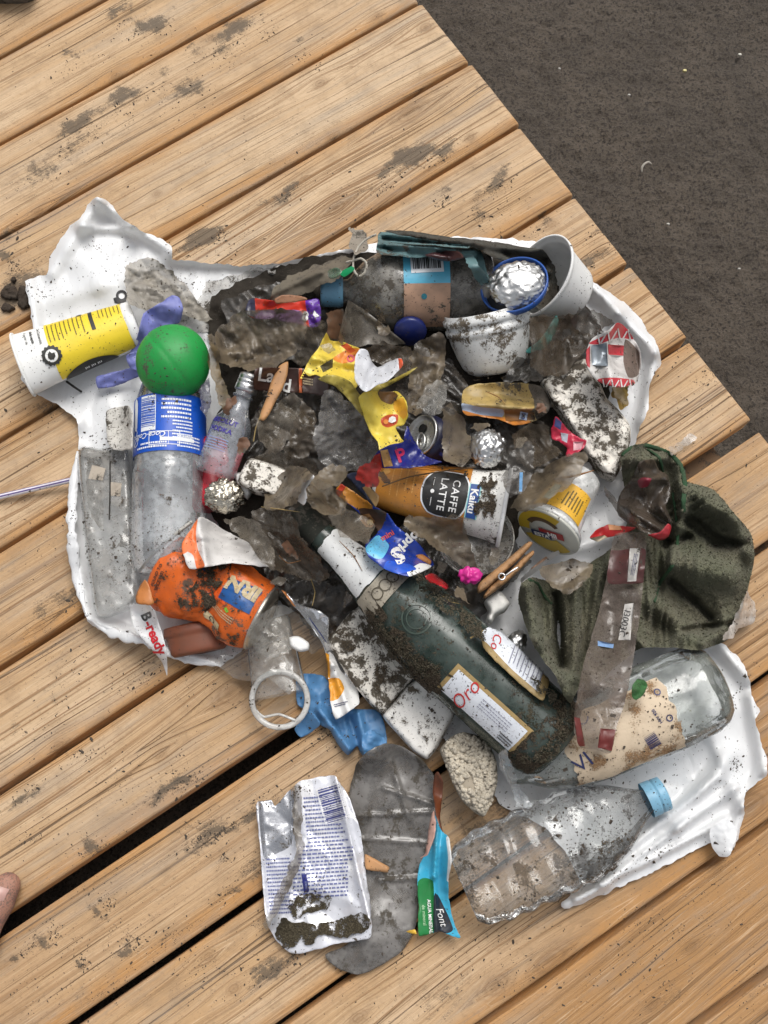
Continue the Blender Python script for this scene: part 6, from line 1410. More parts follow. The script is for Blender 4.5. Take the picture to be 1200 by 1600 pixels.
# lump of foam beads
t = thing('foam_lump', 'lump of crumbly beaded foam below the base of the wine bottle', 'foam lump')
BLs = slab([(688, 1172), (702, 1154), (722, 1144), (748, 1150), (766, 1166), (776, 1192), (777, 1222), (770, 1250), (756, 1276), (740, 1268), (722, 1250), (708, 1224), (698, 1198)], .018, .026, M('bead_foam_base', (.36, .31, .24), .9, 0, .35, .5), 14, 3, 14, (16, .002, .001), name='lump_body', parent=t)
def bead_cloud(S, out, n, r0, r1, seed, hole=None):
    rs = np.random.RandomState(seed); bm = bmesh.new(); bmesh.ops.create_icosphere(bm, subdivisions=1, radius=1); U = np.array([v.co[:] for v in bm.verts]); F0 = np.array([[v.index for v in f.verts] for f in bm.faces]); bm.free()
    o = np.array(out); V = []; F = []; k = 0
    while k < n:
        x = rs.uniform(o[:, 0].min(), o[:, 0].max(), 400); y = rs.uniform(o[:, 1].min(), o[:, 1].max(), 400); m = pip(x, y, o)
        if hole: m &= np.hypot((x - hole[0]) / hole[2], (y - hole[1]) / hole[3]) > 1
        for a, b_ in zip(x[m], y[m]):
            if k >= n: break
            r = rs.uniform(r0, r1); z = float(S.zat(np.array([a]), np.array([b_]))[0]) + rs.uniform(-.3, .6) * r
            c = P(a, b_, z); V.append(U * r * rs.uniform(.8, 1.2, 3) + c); F.append(F0 + len(U) * k); k += 1
    return np.vstack(V), np.vstack(F).tolist()
V_, F_ = bead_cloud(BLs, [(690, 1172), (703, 1156), (722, 1146), (748, 1152), (764, 1168), (774, 1194), (775, 1222), (768, 1250), (756, 1275), (741, 1266), (724, 1248), (710, 1222), (700, 1198)], 900, .0011, .0024, 5, (732, 1224, 10, 11))
mk('beads', V_, F_, M('foam_beads', (.56, .50, .40), .8, 0, .22, .55, 1., .3, .2), None, t, True, 'stuff')

# grimy clear sole shape, pouch, water packet
SOLE = M('grimy_sole_plastic', (.17, .16, .15), .46, 0, .44, .42, .88, .2, .12, 160.)
wrap('shoe_sole', 'smoky dark plastic sheet shaped like a shoe sole, partly under the printed pouch', 'plastic sheet', [(556, 1196), (572, 1176), (600, 1162), (630, 1168), (660, 1188), (678, 1215), (686, 1262), (676, 1310), (662, 1350), (655, 1400), (650, 1446), (630, 1484), (600, 1506), (560, 1523), (525, 1512), (508, 1492), (540, 1478), (560, 1452), (560, 1410), (556, 1360), (548, 1310), (544, 1250)], SOLE, 106, (60, .006), .003, folds=[((560, 1275), (680, 1268), 3, .003), ((565, 1310), (676, 1318), 3, .0025), ((600, 1232), (676, 1256), 3, .004), ((610, 1190), (640, 1280), 4, .003), ((590, 1375), (655, 1372), 3, .003)], bumps=[(620, 1240, 60, .006), (590, 1460, 50, .006)], step=4, thick=.0006)
POU = M('printed_pouch', (.74, .75, .80), .3, .25, .16, .45, 1., .06, .12, dcol=(.085, .072, .05))
t = thing('food_pouch', 'empty white and silver food pouch covered in small print with a barcode', 'food pouch')
ps = wrap('pouch_sheet', None, None, [(400, 1257), (412, 1252), (424, 1250), (430, 1260), (445, 1244), (466, 1222), (495, 1215), (522, 1211), (530, 1222), (546, 1248), (560, 1286), (568, 1330), (573, 1375), (580, 1420), (580, 1462), (560, 1470), (530, 1474), (500, 1482), (470, 1490), (450, 1488), (430, 1466), (416, 1440), (411, 1390), (406, 1320)], POU, 107, (46, .010), .005, parent=t, zones=[([(404, 1250), (430, 1248), (445, 1244), (462, 1226), (460, 1280), (455, 1320), (430, 1335), (412, 1340)], M('pouch_silver', (.50, .51, .54), .22, .8, .3, .5)), ([(470, 1222), (488, 1220), (492, 1260), (510, 1300), (550, 1340), (566, 1390), (540, 1350), (508, 1318), (484, 1286), (472, 1250)], M('pouch_white_band', (.80, .80, .82), .3, 0, .1, .4))], folds=[((462, 1226), (466, 1330), 6, .010), ((466, 1330), (440, 1400), 6, .009), ((440, 1400), (420, 1446), 7, .007), ((524, 1212), (578, 1440), 5, .008), ((402, 1260), (416, 1440), 5, .006)], step=3)
PB = INK('pouch_blue', (.14, .16, .34), .4, .4)
for i in range(27):
    y = 1246 + i * 6.2; x0_ = 474 + .10 * (i * 6.2) if i < 12 else 466; w_ = 38 + i * 2.4 if i < 12 else 86
    if y > 1405: break
    on_sheet(ps, 'small_print', lines2d(w_, 3.2, 1, 200 + i, .8), PB, x0_ + w_ / 2 - (8 if i > 16 else 0), y - .0, -4, off=.0007)
for i in range(15): on_sheet(ps, 'small_print', lines2d(38, 3., 1, 240 + i, .8), PB, 434 + i * .5, 1342 + i * 6, -3, off=.0007)
on_sheet(ps, 'barcode', rects2d([(-20, -29, 20, 29)]), M('pouch_white_band', (.8, .8, .82)), 520, 1256, 74 - 90, off=.0007)
on_sheet(ps, 'barcode_bars', barcode2d(54, 34, 26, 12), INK('pouch_navy', (.05, .06, .22), .4, .3), 520, 1256, 74, off=.0011)
on_sheet(ps, 'blue_badge', rects2d([(-4, -14, 4, 14)]), INK('badge_navy', (.02, .025, .18), .4, .1), 477, 1380, -8, off=.0010); on_sheet(ps, 'badge_mark', rects2d([(-1.5, -8, 1.5, 4)]), PB, 478, 1381, -8, off=.0014)
film('strip of grimy clear film stuck along the crease of the printed pouch', [(460, 1228), (470, 1226), (472, 1290), (476, 1326), (470, 1350), (448, 1396), (432, 1430), (416, 1452), (412, 1446), (428, 1404), (450, 1360), (464, 1326), (458, 1280)], FILM_G, 108, (16, .006), .004)
slab([(570, 1335), (582, 1340), (596, 1348), (608, 1355), (606, 1363), (594, 1362), (572, 1358)], .016, .003, M('beige_stick', (.48, .245, .10)), 3, 2.6, 4, name='wood_chip')
tag(bpy.data.objects['wood_chip.002'], 'beige wooden stick end poking out from under the printed pouch', 'wood chip')
WPK = M('cyan_packet', (.05, .40, .60), .28, 0, .06, .25, 1., .1, .1)
t = thing('water_label', 'torn cyan, green and yellow water bottle label standing on the deck', 'label')
ws = wrap('label_sheet', None, None, [(676, 1272), (684, 1280), (692, 1300), (702, 1310), (705, 1345), (700, 1380), (702, 1410), (710, 1444), (719, 1465), (704, 1462), (690, 1456), (675, 1458), (655, 1462), (654, 1420), (652, 1376), (656, 1350), (668, 1330), (678, 1310)], WPK, 109, (36, .006), .012, parent=t, zones=[([(653, 1378), (676, 1376), (678, 1420), (676, 1462), (654, 1464)], M('label_green', (.015, .20, .05), .35, 0, .06, .3)), ([(678, 1400), (684, 1398), (700, 1430), (708, 1452), (700, 1458), (678, 1458)], M('label_navy', (.012, .018, .03), .35, 0, .06, .25)), ([(697, 1308), (704, 1310), (706, 1345), (702, 1380), (698, 1376), (700, 1340)], PAPW)], folds=[((684, 1284), (678, 1370), 4, .010), ((678, 1370), (682, 1455), 4, .006)])
wrap('label_end', None, None, [(634, 1456), (648, 1452), (654, 1464), (680, 1458), (704, 1464), (706, 1470), (690, 1470), (664, 1462)], M('label_yellow', (.74, .45, .05), .4, 0, .05, .2), 110, (14, .004), .007, parent=t)
wrap('label_back', None, None, [(664, 1334), (668, 1312), (672, 1280), (678, 1266), (681, 1284), (678, 1310), (668, 1336), (656, 1340)], M('label_pink', (.55, .33, .27), .5, 0, .25, .4), 111, (12, .006), .012, parent=t)
on_sheet(ws, 'lettering', text2d('AGUA MINERAL', 5.2, .02), WL, 672, 1432, 86, off=.0012); on_sheet(ws, 'lettering', text2d('de mineral', 5.2, 0), INK('pale_green', (.5, .72, .45), .4, .2), 663, 1430, 86, off=.0012)
on_sheet(ws, 'lettering', text2d('Font', 11, 0, .3), WL, 690, 1432, 74, off=.0012)
wrap('leather_strip', 'reddish brown plastic strip above the torn cyan label', 'plastic strip', [(678, 1212), (684, 1206), (692, 1222), (690, 1255), (688, 1280), (692, 1300), (684, 1284), (680, 1262), (676, 1240)], M('red_brown_strip', (.13, .035, .012), .4, 0, .1, .3), 112, (26, .004), .004)

# items near the peg
film('grimy clear film bag tied with a bright pink end, below the coffee cup', [(632, 815), (640, 806), (665, 808), (700, 806), (722, 810), (730, 828), (736, 860), (746, 886), (732, 894), (722, 888), (700, 870), (676, 850), (655, 840), (640, 832)], FILM_T, 113, (28, .014), .012)
ball(735, 899, .072, 17, 14, 12, M('hot_pink_film', (.62, .02, .26), .3, 0, .05, .25), 'pink_knot', None, 4, lambda u: .3 * mnoise.noise(u * 2.3 + Vector((3, 1, 4))) - .25 * max(0, 1 - abs(u.x) * 6), label='bright pink twisted knot of the tied film bag', cat='plastic knot')
t = thing('clear_lid', 'grimy clear round dish half hidden under the white end of the coffee cup', 'plastic dish')  # a loose clear plastic lid, open side up
R = Rev((745, 845, .044), (744, 842, .050), [(0, 52), (.3, 54), (1, 57)])
R.body('clear_lid_wall', PET_D, t, 44, 3, (True, False)); tube([tuple(p) for p in R.pt(np.full(36, 1.), np.linspace(-math.pi, math.pi, 36, endpoint=False), .0003)], .0009, PET_D, 'clear_lid_rim', 6, t, True, px=False)
# clothes peg
t = thing('clothes_peg', 'dirty wooden clothes peg with its wire spring, left of the yogurt pot', 'clothes peg')
PEG = M('peg_wood', (.44, .235, .10), .7, 0, .34, .55, 1., .3, .3)
slab([(746, 918), (752, 908), (780, 884), (806, 862), (826, 846), (832, 850), (812, 872), (786, 896), (762, 918), (748, 926)], .050, .009, PEG, 3, 2.8, 21, (9, .0008, .0004), name='peg_arm', parent=t)
slab([(756, 930), (768, 914), (794, 894), (818, 870), (833, 860), (834, 866), (818, 884), (796, 906), (770, 926), (758, 934)], .046, .009, PEG, 3, 2.8, 22, (9, .0008, .0004), name='peg_arm', parent=t)
STL = M('steel_wire', (.70, .70, .70), .3, 1., .1, .2)
tube([(784 + 5 * math.cos(q), 901 + 5 * math.sin(q), .0615 + .0004 * q) for q in np.linspace(0, 11, 30)], .0008, STL, 'spring', 6, t)
tube([(789, 900, .0645), (800, 892, .0650), (810, 886, .0640)], .0008, STL, 'spring_arm', 6, t)
wrap('card_scrap', 'white striped card strip lying under the clothes peg on the white bag', 'card', [(814, 904), (830, 888), (850, 872), (872, 860), (876, 864), (850, 884), (826, 902), (815, 910)], M('striped_card', (.62, .60, .58), .5, 0, .06, .3), 114, None, .012, zones=[([(826, 884), (852, 868), (856, 872), (830, 890)], M('card_tan', (.42, .26, .18), .5, 0, .1, .3))])
slab([(757, 940), (768, 930), (782, 924), (796, 942), (790, 955), (775, 962), (768, 974), (760, 968), (764, 954)], .020, .020, M('clean_white_foam', (.82, .81, .77), .8, 0, .03, .22, 1., .05, .3), 9, 3, 23, (14, .002, .001), name='foam_piece')
tag(bpy.data.objects['foam_piece'], 'clean white foam piece between the wine bottle and the green cloth', 'foam piece')
ball(808, 1004, .028, 15, 21, 12, FOIL, 'foil_scrap', None, 4, foil_disp(21, .32, 2.4), rot=-.5, label='crumpled silver foil scrap touching the green cloth by the wine bottle', cat='foil')
tube([(735, 997, .098), (748, 990, .096), (756, 985, .092)], .0008, M('straw_stem', (.42, .30, .12)), 'dry_stem', 5, label='short straw coloured stem on the mossy upper side of the wine bottle', cat='stem')

bl_ = wrap('back_label', None, None, [(752, 992), (764, 980), (784, 988), (806, 1008), (832, 1034), (858, 1062), (855, 1078), (848, 1094), (826, 1080), (800, 1056), (776, 1034), (756, 1012)], LAB, 120, (40, .004), .004, parent=bpy.data.objects['wine_bottle'], zones=[([(848, 1052), (860, 1062), (850, 1096), (838, 1090)], GOLD), ([(748, 1000), (760, 1004), (800, 1046), (850, 1090), (840, 1096), (790, 1056), (752, 1016)], GOLD)])
for i in range(9): on_sheet(bl_, 'small_print', lines2d(30, 2.2, 1, 300 + i, .8), INK('label_grey', (.25, .25, .33)), 800 + i * 5.5, 1022 + i * 5., 110)
on_sheet(bl_, 'lettering', text2d('Co', 14, 0, .2), RED, 776, 1002, 105)

def mudsheet(par, out, mat, sd_): sheet(out, mat, lift=.0012, cr=(8, .0014), seed=sd_, step=3, jag=3., name='mud_smear', parent=par, sig=1., grow=1, fine=.001, register=False)
mudsheet(bpy.data.objects['foam_tray'], [(520, 1000), (548, 958), (575, 950), (612, 975), (640, 1010), (652, 1050), (622, 1085), (596, 1104), (560, 1066)], MUD_B, 501)
mudsheet(bpy.data.objects['foam_tray'], [(606, 1112), (640, 1074), (690, 1082), (700, 1120), (672, 1170), (640, 1150)], MUD_L, 502)
mudsheet(bpy.data.objects['foam_block'], [(856, 600), (900, 570), (930, 600), (970, 660), (975, 700), (955, 736), (915, 700), (880, 640)], MUD_L, 503)

pt_ = bpy.data.objects['food_pouch']
mudsheet(pt_, [(432, 1456), (440, 1436), (470, 1444), (520, 1440), (548, 1428), (572, 1430), (580, 1446), (560, 1458), (530, 1466), (500, 1464), (486, 1476), (466, 1478), (446, 1484), (434, 1470)], MUD('pouch_mud', (.045, .036, .022), (.10, .084, .055), .40), 511)
mudsheet(pt_, [(452, 1412), (466, 1402), (498, 1398), (516, 1402), (514, 1420), (484, 1428), (460, 1436)], MUD('pouch_mud2', (.045, .036, .022), (.10, .084, .055), .44), 512)
mudsheet(pt_, [(410, 1300), (440, 1290), (462, 1330), (450, 1400), (420, 1420), (410, 1360)], MUD_L, 513)
for i_, (nm_, out_, mm_) in enumerate([('plastic_jar', [(716, 560), (740, 530), (790, 520), (815, 540), (806, 570), (770, 590), (736, 590)], MUD_B), ('plastic_jar', [(770, 545), (800, 515), (818, 530), (806, 560), (780, 570)], MUD_B), ('crushed_carton', [(740, 610), (790, 600), (850, 620), (850, 650), (780, 650)], MUD_B), ('soda_bottle', [(222, 780), (260, 770), (300, 790), (300, 850), (240, 860)], MUD_L), ('plastic_box', [(130, 720), (200, 710), (212, 900), (160, 950), (136, 860)], MUD_L), ('water_bottle', [(540, 430), (600, 410), (640, 470), (600, 510), (550, 480)], MUD_B)]):
    mudsheet(bpy.data.objects[nm_], out_, mm_, 520 + i_)
# thin stems and hairs here and there on the heap
for i_, (lb_, pth) in enumerate([('thin pale stem lying across the white neck label of the wine bottle', [(530, 845), (552, 868), (566, 892)]), ('curved brown stem beside the silver orange wrapper tip', [(486, 905), (492, 925), (488, 946)]), ('fine dry grass blade below the torn white flap', [(436, 868), (450, 880), (470, 876)]), ('brown grass blade across the tan film beside the small foam cube', [(408, 792), (440, 796), (468, 800)]), ('short dark twig on the muddy carton', [(760, 612), (778, 620), (790, 632)]), ('pale fibre lying on the mossy upper flank of the wine bottle', [(690, 930), (704, 940), (722, 944)]), ('long hair thin stem across the towel', [(1030, 872), (1070, 868), (1110, 862)])]):
    q = np.array(pth, float); bx_ = P(q[:, 0], q[:, 1], np.full(len(q), .05)); hf_ = hmap((bx_[:, 0].min(), bx_[:, 0].max(), bx_[:, 1].min(), bx_[:, 1].max()), 1, 1); zz = np.full(len(q), .05)
    for _ in range(4): w_ = P(q[:, 0], q[:, 1], zz); zz = hf_(w_[:, 0], w_[:, 1]) + .0015
    tube([(a, b_, c) for (a, b_), c in zip(pth, zz)], .0005, M('straw_stem', (.42, .30, .12)) if i_ % 2 else M('brown_stem', (.26, .12, .04)), 'dry_stem', 5, label=lb_, cat='stem', taper=[.5, 1, .8, .4], register=False)

# ------------------------------------------------------------------ green towel and what lies on it
def towel_mat():
    b = NB('green_terry_cloth'); tc = b.n('ShaderNodeTexCoord').outputs['Object']
    big = b.noise(tc, 26., 4., .6); fin = b.noise(tc, 950., 2., .6); mid = b.noise(tc, 300., 3., .6)
    c = b.mix(b.step(big, .30, .75), (.125, .130, .082), (.150, .138, .094))
    c = b.mix(b.math('MULTIPLY', b.step(fin, .5, .75), .6), c, (.22, .21, .15))
    c = b.mix(b.step(b.noise(tc, 620., 1.), .74, .78), c, (.20, .18, .13))
    pr = b.n('ShaderNodeBsdfPrincipled', {'Base Color': c, 'Roughness': .95, 'Specular IOR Level': .15, 'Normal': b.bump(b.math('ADD', fin, mid), 1., .002), 'Sheen Weight': .08, 'Sheen Roughness': .5})
    b.t.links.new(pr.outputs[0], b.out.inputs['Surface']); return b.m
TOW = towel_mat()
HEM = M('green_hem', (.030, .075, .036), .85, 0, .12, .3, 1., .3, .6, 700., spec=.2)
t = thing('towel', 'crumpled dark green towel with a bright green hem at the right edge of the heap', 'towel')
tw = sheet([(970, 708), (985, 698), (1010, 694), (1046, 705), (1066, 726), (1073, 752), (1092, 758), (1116, 766), (1146, 800), (1172, 832), (1179, 868), (1172, 906), (1162, 940), (1154, 974), (1136, 1000), (1112, 1010), (1092, 1016), (1050, 1012), (1004, 1012), (985, 1024), (955, 1048), (925, 1078), (905, 1076), (892, 1098), (880, 1086), (868, 1056), (850, 1034), (830, 1002), (818, 968), (810, 938), (814, 912), (832, 902), (858, 908), (880, 912), (900, 902), (922, 880), (944, 866), (962, 850), (976, 830), (984, 800), (978, 770), (972, 740)], TOW,
           lift=.010, cr=(100, .020), soft=1., stretch=1.25, oct=2, seed=131, step=3., jag=.5, name='cloth', parent=t, sig=4, fine=.0022, curl=-.007, smoothing=True,
           folds=[((1062, 728), (1068, 800), 12, 0.0248), ((1066, 800), (1048, 880), 9, 0.0155), ((1080, 765), (1150, 810), 16, 0.0310), ((1150, 815), (1174, 870), 12, 0.0217), ((1075, 812), (1120, 845), 10, -0.0310), ((1120, 845), (1165, 850), 8, -0.0248), ((1040, 850), (1075, 838), 8, -0.0217), ((1060, 880), (1140, 900), 26, 0.0310), ((1048, 908), (1085, 938), 7, -0.0248), ((1085, 938), (1110, 965), 6, -0.0186), ((1020, 940), (1080, 990), 18, 0.0217), ((1070, 985), (1140, 975), 6, -0.0186), ((1100, 1005), (1150, 960), 10, 0.0155), ((822, 918), (838, 1000), 16, 0.0310), ((838, 1000), (884, 1080), 12, 0.0217), ((868, 930), (878, 1040), 7, -0.0248), ((898, 905), (896, 1060), 12, 0.0279), ((985, 720), (1040, 715), 10, 0.0155), ((1000, 870), (1000, 1000), 18, 0.0155)])
def hemline(pts, r):
    q = np.array(pts, float); z = tw.zat(q[:, 0], q[:, 1]) + .0008
    tube([(a, b_, c) for (a, b_), c in zip(pts, z)], r, HEM, 'hem', 8, t, jit=.3, flatten=.6)
hemline([(972, 712), (986, 700), (1010, 696), (1044, 707), (1064, 728), (1070, 756), (1068, 782), (1068, 800)], .0020)
hemline([(1012, 702), (1030, 715), (1036, 738)], .0015)
hemline([(1052, 770), (1058, 810), (1058, 850), (1050, 884), (1030, 912), (1022, 940)], .0017)
hemline([(826, 906), (840, 912), (850, 930), (862, 944)], .0014)
# terry loops
dg_tris = []
rs = np.random.RandomState(5); nl = 15000
ox = rs.uniform(805, 1185, nl * 3); oy = rs.uniform(690, 1105, nl * 3); m = pip(ox, oy, tw.out); ox = ox[m][:nl]; oy = oy[m][:nl]
oz = tw.zat(ox, oy); A_ = P(ox, oy, oz); n_ = len(ox); dl = rs.normal(0, .0009, (n_, 3)); dl[:, 2] = rs.uniform(.0006, .0019, n_); wv = rs.normal(0, .00045, (n_, 3))
Vt = np.empty((n_ * 3, 3)); Vt[0::3] = A_ - wv - [0, 0, .0003]; Vt[1::3] = A_ + wv - [0, 0, .0003]; Vt[2::3] = A_ + dl
mk('pile', Vt, np.arange(n_ * 3).reshape(-1, 3).tolist(), TOW, None, t, False, 'stuff')

film('brown grey film lump on the towel corner, below the yogurt pot', [(842, 890), (858, 882), (880, 876), (905, 874), (926, 882), (922, 902), (900, 922), (880, 928), (862, 918), (850, 905)], FILM_T, 132, (24, .012), .006)
t = thing('foil_bag', 'crumpled dark brown crisp bag with a red lining lying on top of the towel', 'crisp bag')
CRB = FILM('brown_bag_film', (.085, .064, .048), (.045, .036, .028), 1., .3, 60., .4, .3)
cb = wrap('bag_film', None, None, [(964, 790), (970, 770), (985, 750), (1000, 722), (1022, 718), (1030, 735), (1044, 744), (1048, 772), (1040, 790), (1048, 810), (1049, 826), (1036, 838), (1016, 836), (992, 824), (966, 806)], CRB, 133, (30, .022), .012, parent=t, folds=[((985, 750), (1038, 748), 7, .014), ((970, 790), (1040, 830), 8, .012), ((1030, 790), (1048, 815), 5, .010)], bumps=[(1012, 760, 16, .012)], zones=[([(996, 752), (1004, 746), (1018, 748), (1012, 760), (1000, 762)], M('bag_red_lining', (.22, .01, .03), .4, 0, .1, .3))])
wrap('bag_rim', None, None, [(1012, 836), (1030, 832), (1044, 818), (1049, 824), (1044, 838), (1030, 844)], M('bag_red_print', (.38, .02, .03), .35, 0, .14, .4), 134, (12, .005), .008, parent=t)
film('brown strap of film standing between the white bag and the towel', [(944, 758), (952, 764), (970, 790), (990, 806), (1000, 816), (992, 820), (968, 806), (950, 784)], FILM_B, 135, (30, .006), .014, folds=[((946, 760), (996, 816), 5, .010)])
wrap('paper_scrap', 'red and cream paper triangle on the white bag beside the towel', 'paper scrap', [(922, 840), (932, 828), (950, 820), (970, 822), (992, 825), (975, 834), (950, 840), (934, 846)], M('red_paper', (.42, .018, .02), .5, 0, .08, .3), 136, (24, .005), .012, zones=[([(950, 819), (968, 820), (972, 828), (952, 828)], M('peach_paper', (.62, .30, .15), .6, 0, .1, .3)), ([(922, 841), (944, 836), (950, 840), (934, 848)], M('cream_paper', (.66, .56, .40), .6, 0, .1, .3))])
# long grimy wrapper
GW = FILM('grimy_clear_wrapper', (.20, .165, .14), (.115, .085, .068), .74, .24, 50., .4, .42)
t_ = wrap('plastic_wrapper', 'long grimy clear wrapper with barcode strips lying down the middle of the towel', 'wrapper', [(956, 850), (962, 834), (985, 830), (1004, 832), (1010, 842), (1008, 880), (1004, 930), (996, 990), (988, 1040), (978, 1090), (962, 1140), (955, 1176), (932, 1172), (906, 1168), (897, 1140), (898, 1110), (906, 1060), (920, 1010), (934, 960), (946, 910), (951, 880)], GW, 137, (34, .010), .010, thick=0, zones=[([(950, 862), (966, 860), (1008, 858), (1007, 908), (985, 912), (976, 912), (950, 910)], M('wrapper_dark_red', (.075, .022, .02), .35, 0, .3, .4)), ([(984, 857), (1001, 856), (994, 908), (980, 909)], M('grimy_label_strip', (.52, .50, .47), .55, 0, .3, .5)), ([(976, 944), (990, 942), (985, 1000), (966, 1000)], M('grimy_label_strip', (.52, .50, .47), .55, 0, .3, .5)), ([(934, 1001), (959, 1006), (958, 1013), (934, 1009)], M('wrapper_pale_blue', (.20, .33, .55), .4, 0, .1, .3)), ([(938, 1138), (962, 1140), (956, 1174), (934, 1168)], M('wrapper_red_end', (.13, .018, .015), .35, 0, .2, .3)), ([(897, 1120), (906, 1122), (914, 1166), (903, 1166)], M('wrapper_red_end', (.2, .02, .02)))])
on_sheet(t_, 'lettering', text2d('I3003C', 10, .0), INKK, 976, 974, 104); on_sheet(t_, 'small_print', lines2d(34, 7, 3, 2, .4), NV, 991, 882, 100)
wrap('netting', 'small tuft of green plastic netting between the long wrapper and the stained bottle', 'netting', [(988, 1072), (996, 1060), (1006, 1062), (1012, 1070), (1006, 1084), (994, 1094), (988, 1088)], M('green_netting', (.035, .14, .035), .6, 0, .4, .6, 1., .2, .8, 900.), 138, (9, .008), .008)
film('clear grey film shred above the blue cap of the crushed bottle', [(776, 1180), (790, 1172), (800, 1200), (812, 1230), (832, 1258), (806, 1262), (800, 1240), (786, 1210)], M('clear_shred', (.55, .58, .60), .2, 0, .1, .3, .45, .1, .1), 139, (24, .008), .004)
# film scraps glued to the boards
film('pale grey film scrap stuck to the board above the towel', [(1044, 700), (1058, 690), (1078, 680), (1086, 684), (1078, 696), (1062, 706), (1050, 712)], M('stuck_film', (.40, .35, .30), .4, 0, .2, .3, .7, .2, .2), 140, (14, .003), .0015, droop=0)
film('whitish film scrap stuck to the board below the right end of the towel', [(1146, 972), (1160, 940), (1170, 920), (1182, 950), (1176, 972), (1152, 986), (1136, 1002), (1128, 1000)], M('stuck_film2', (.58, .54, .50), .4, 0, .2, .35, .8, .2, .2), 141, (16, .005), .0015, droop=0)
# moss and mud along both flanks of the wine bottle
for lab_, out, sd_ in [('dark moss and sand clinging to the upper right flank of the wine bottle', [(640, 892), (655, 892), (690, 920), (725, 945), (752, 972), (764, 990), (756, 1002), (735, 990), (700, 962), (668, 932)], 151), ('dark moss and sand clinging to the lower left flank of the wine bottle', [(572, 975), (590, 968), (612, 985), (640, 1010), (668, 1032), (690, 1040), (684, 1052), (664, 1058), (650, 1066), (630, 1046), (606, 1024), (584, 998)], 152), ('dark moss and grit round the base of the wine bottle', [(832, 1060), (850, 1068), (872, 1090), (890, 1104), (894, 1130), (884, 1160), (860, 1186), (820, 1192), (800, 1186), (836, 1178), (868, 1150), (874, 1120), (856, 1096)], 153)]:
    o_ = sheet(out, MOSS, lift=.0012, cr=(7, .0022), seed=sd_, step=2.4, jag=4., name='moss', label=lab_, cat='moss', sig=1.2, grow=1, fine=.003)
# extra scraps filling the hollows
rs = np.random.RandomState(77)
SCR = [(600, 518, 'tan', 'on the grimy bottle just left of the navy cap'), (515, 545, 'grey', 'left of the top corner of the yellow sweet wrapper'), (470, 604, 'brown', 'at the right end of the chocolate wrapper'), (540, 605, 'black', 'under the fold of the yellow sweet wrapper'), (700, 640, 'black', 'between the white jar and the muddy carton'),
       (745, 668, 'tan', 'above the round silver foil ball'), (815, 690, 'grey', 'right of the round silver foil ball'), (845, 642, 'rust', 'between the muddy carton and the big foam block'), (600, 745, 'black', 'above the left part of the coffee cup'), (708, 850, 'brown', 'below the coffee cup arch'), (770, 868, 'grey', 'above the clothes peg'),
       (455, 862, 'rust', 'right of the torn white flap'), (500, 900, 'black', 'below the white neck label of the wine bottle'), (540, 938, 'brown', 'at the top of the foam tray'), (440, 905, 'grey', 'above the silver orange wrapper tip'), (430, 700, 'brown', 'above the small foam cube'), (380, 700, 'rust', 'right of the miniature bottle base'),
       (880, 522, 'black', 'right of the teal ribbon'), (905, 562, 'brown', 'above the upper end of the big foam block'), (360, 632, 'rust', 'left of the miniature bottle cap'), (505, 760, 'grey', 'above the mouth of the wine bottle'), (660, 545, 'black', 'right of the white tick shaped paper'), (720, 925, 'tan', 'left of the pink knot'), (690, 886, 'black', 'right of the cobalt wrapper tip')]
SM = {'tan': FILM_T, 'grey': FILM_G, 'brown': FILM_B, 'black': FILM_D, 'rust': M('rust_scrap2', (.13, .06, .03), .6, 0, .4, .4)}
for i, (x, y, cn, ph) in enumerate(SCR):
    k = rs.randint(4, 7); a0 = rs.uniform(0, 6.28); L_ = rs.uniform(11, 20); W_ = rs.uniform(5, 10); pts = []
    for q in range(k):
        a = 2 * math.pi * q / k; r = rs.uniform(.6, 1.3); u = L_ * r * math.cos(a); v = W_ * r * math.sin(a)
        pts.append((x + u * math.cos(a0) - v * math.sin(a0), y + u * math.sin(a0) + v * math.cos(a0)))
    film('small %s film scrap %s' % (cn, ph), pts, SM[cn], 400 + i, (22, .008), .003, name='film_scrap', cat='film scrap', group='small film scraps wedged into the heap', step=2.6)

# ------------------------------------------------------------------ deck: straw, toe, stone, sand lumps
STRAW = M('straw_white', (.74, .72, .76), .4, 0, .05, .3); STRL = M('straw_stripe', (.12, .08, .24), .4, 0, .05, .2)
t = thing('drinking_straw', 'white straw with thin violet stripes sticking out at the left from under the bag', 'straw')
tube([(-60, 790, .006), (0, 776, .006), (60, 762, .008), (124, 747, .012)], .0026, STRAW, 'straw_tube', 12, t, mats=[STRAW, STRL], mfun=lambda u, v: 1 if (.16 < v < .25 or .33 < v < .40) else 0)
SKIN = None
b = NB('sandy_skin'); tc = b.n('ShaderNodeTexCoord').outputs['Object']
c = b.mix(b.step(b.noise(tc, 60., 4.), .4, .65), (.36, .185, .13), (.28, .125, .10))
sk = b.noise(tc, 700., 3., .6); c = b.mix(b.math('MULTIPLY', b.step(b.math('ADD', b.math('MULTIPLY', sk, .6), b.math('MULTIPLY', b.noise(tc, 60., 3.), .4)), .46, .56), .72), c, (.12, .095, .075))
pr = b.n('ShaderNodeBsdfPrincipled', {'Base Color': c, 'Roughness': .65, 'Normal': b.bump(sk, .6, .001), 'Subsurface Weight': .15, 'Subsurface Radius': (.004, .0015, .001)}); b.t.links.new(pr.outputs[0], b.out.inputs['Surface']); SKIN = b.m
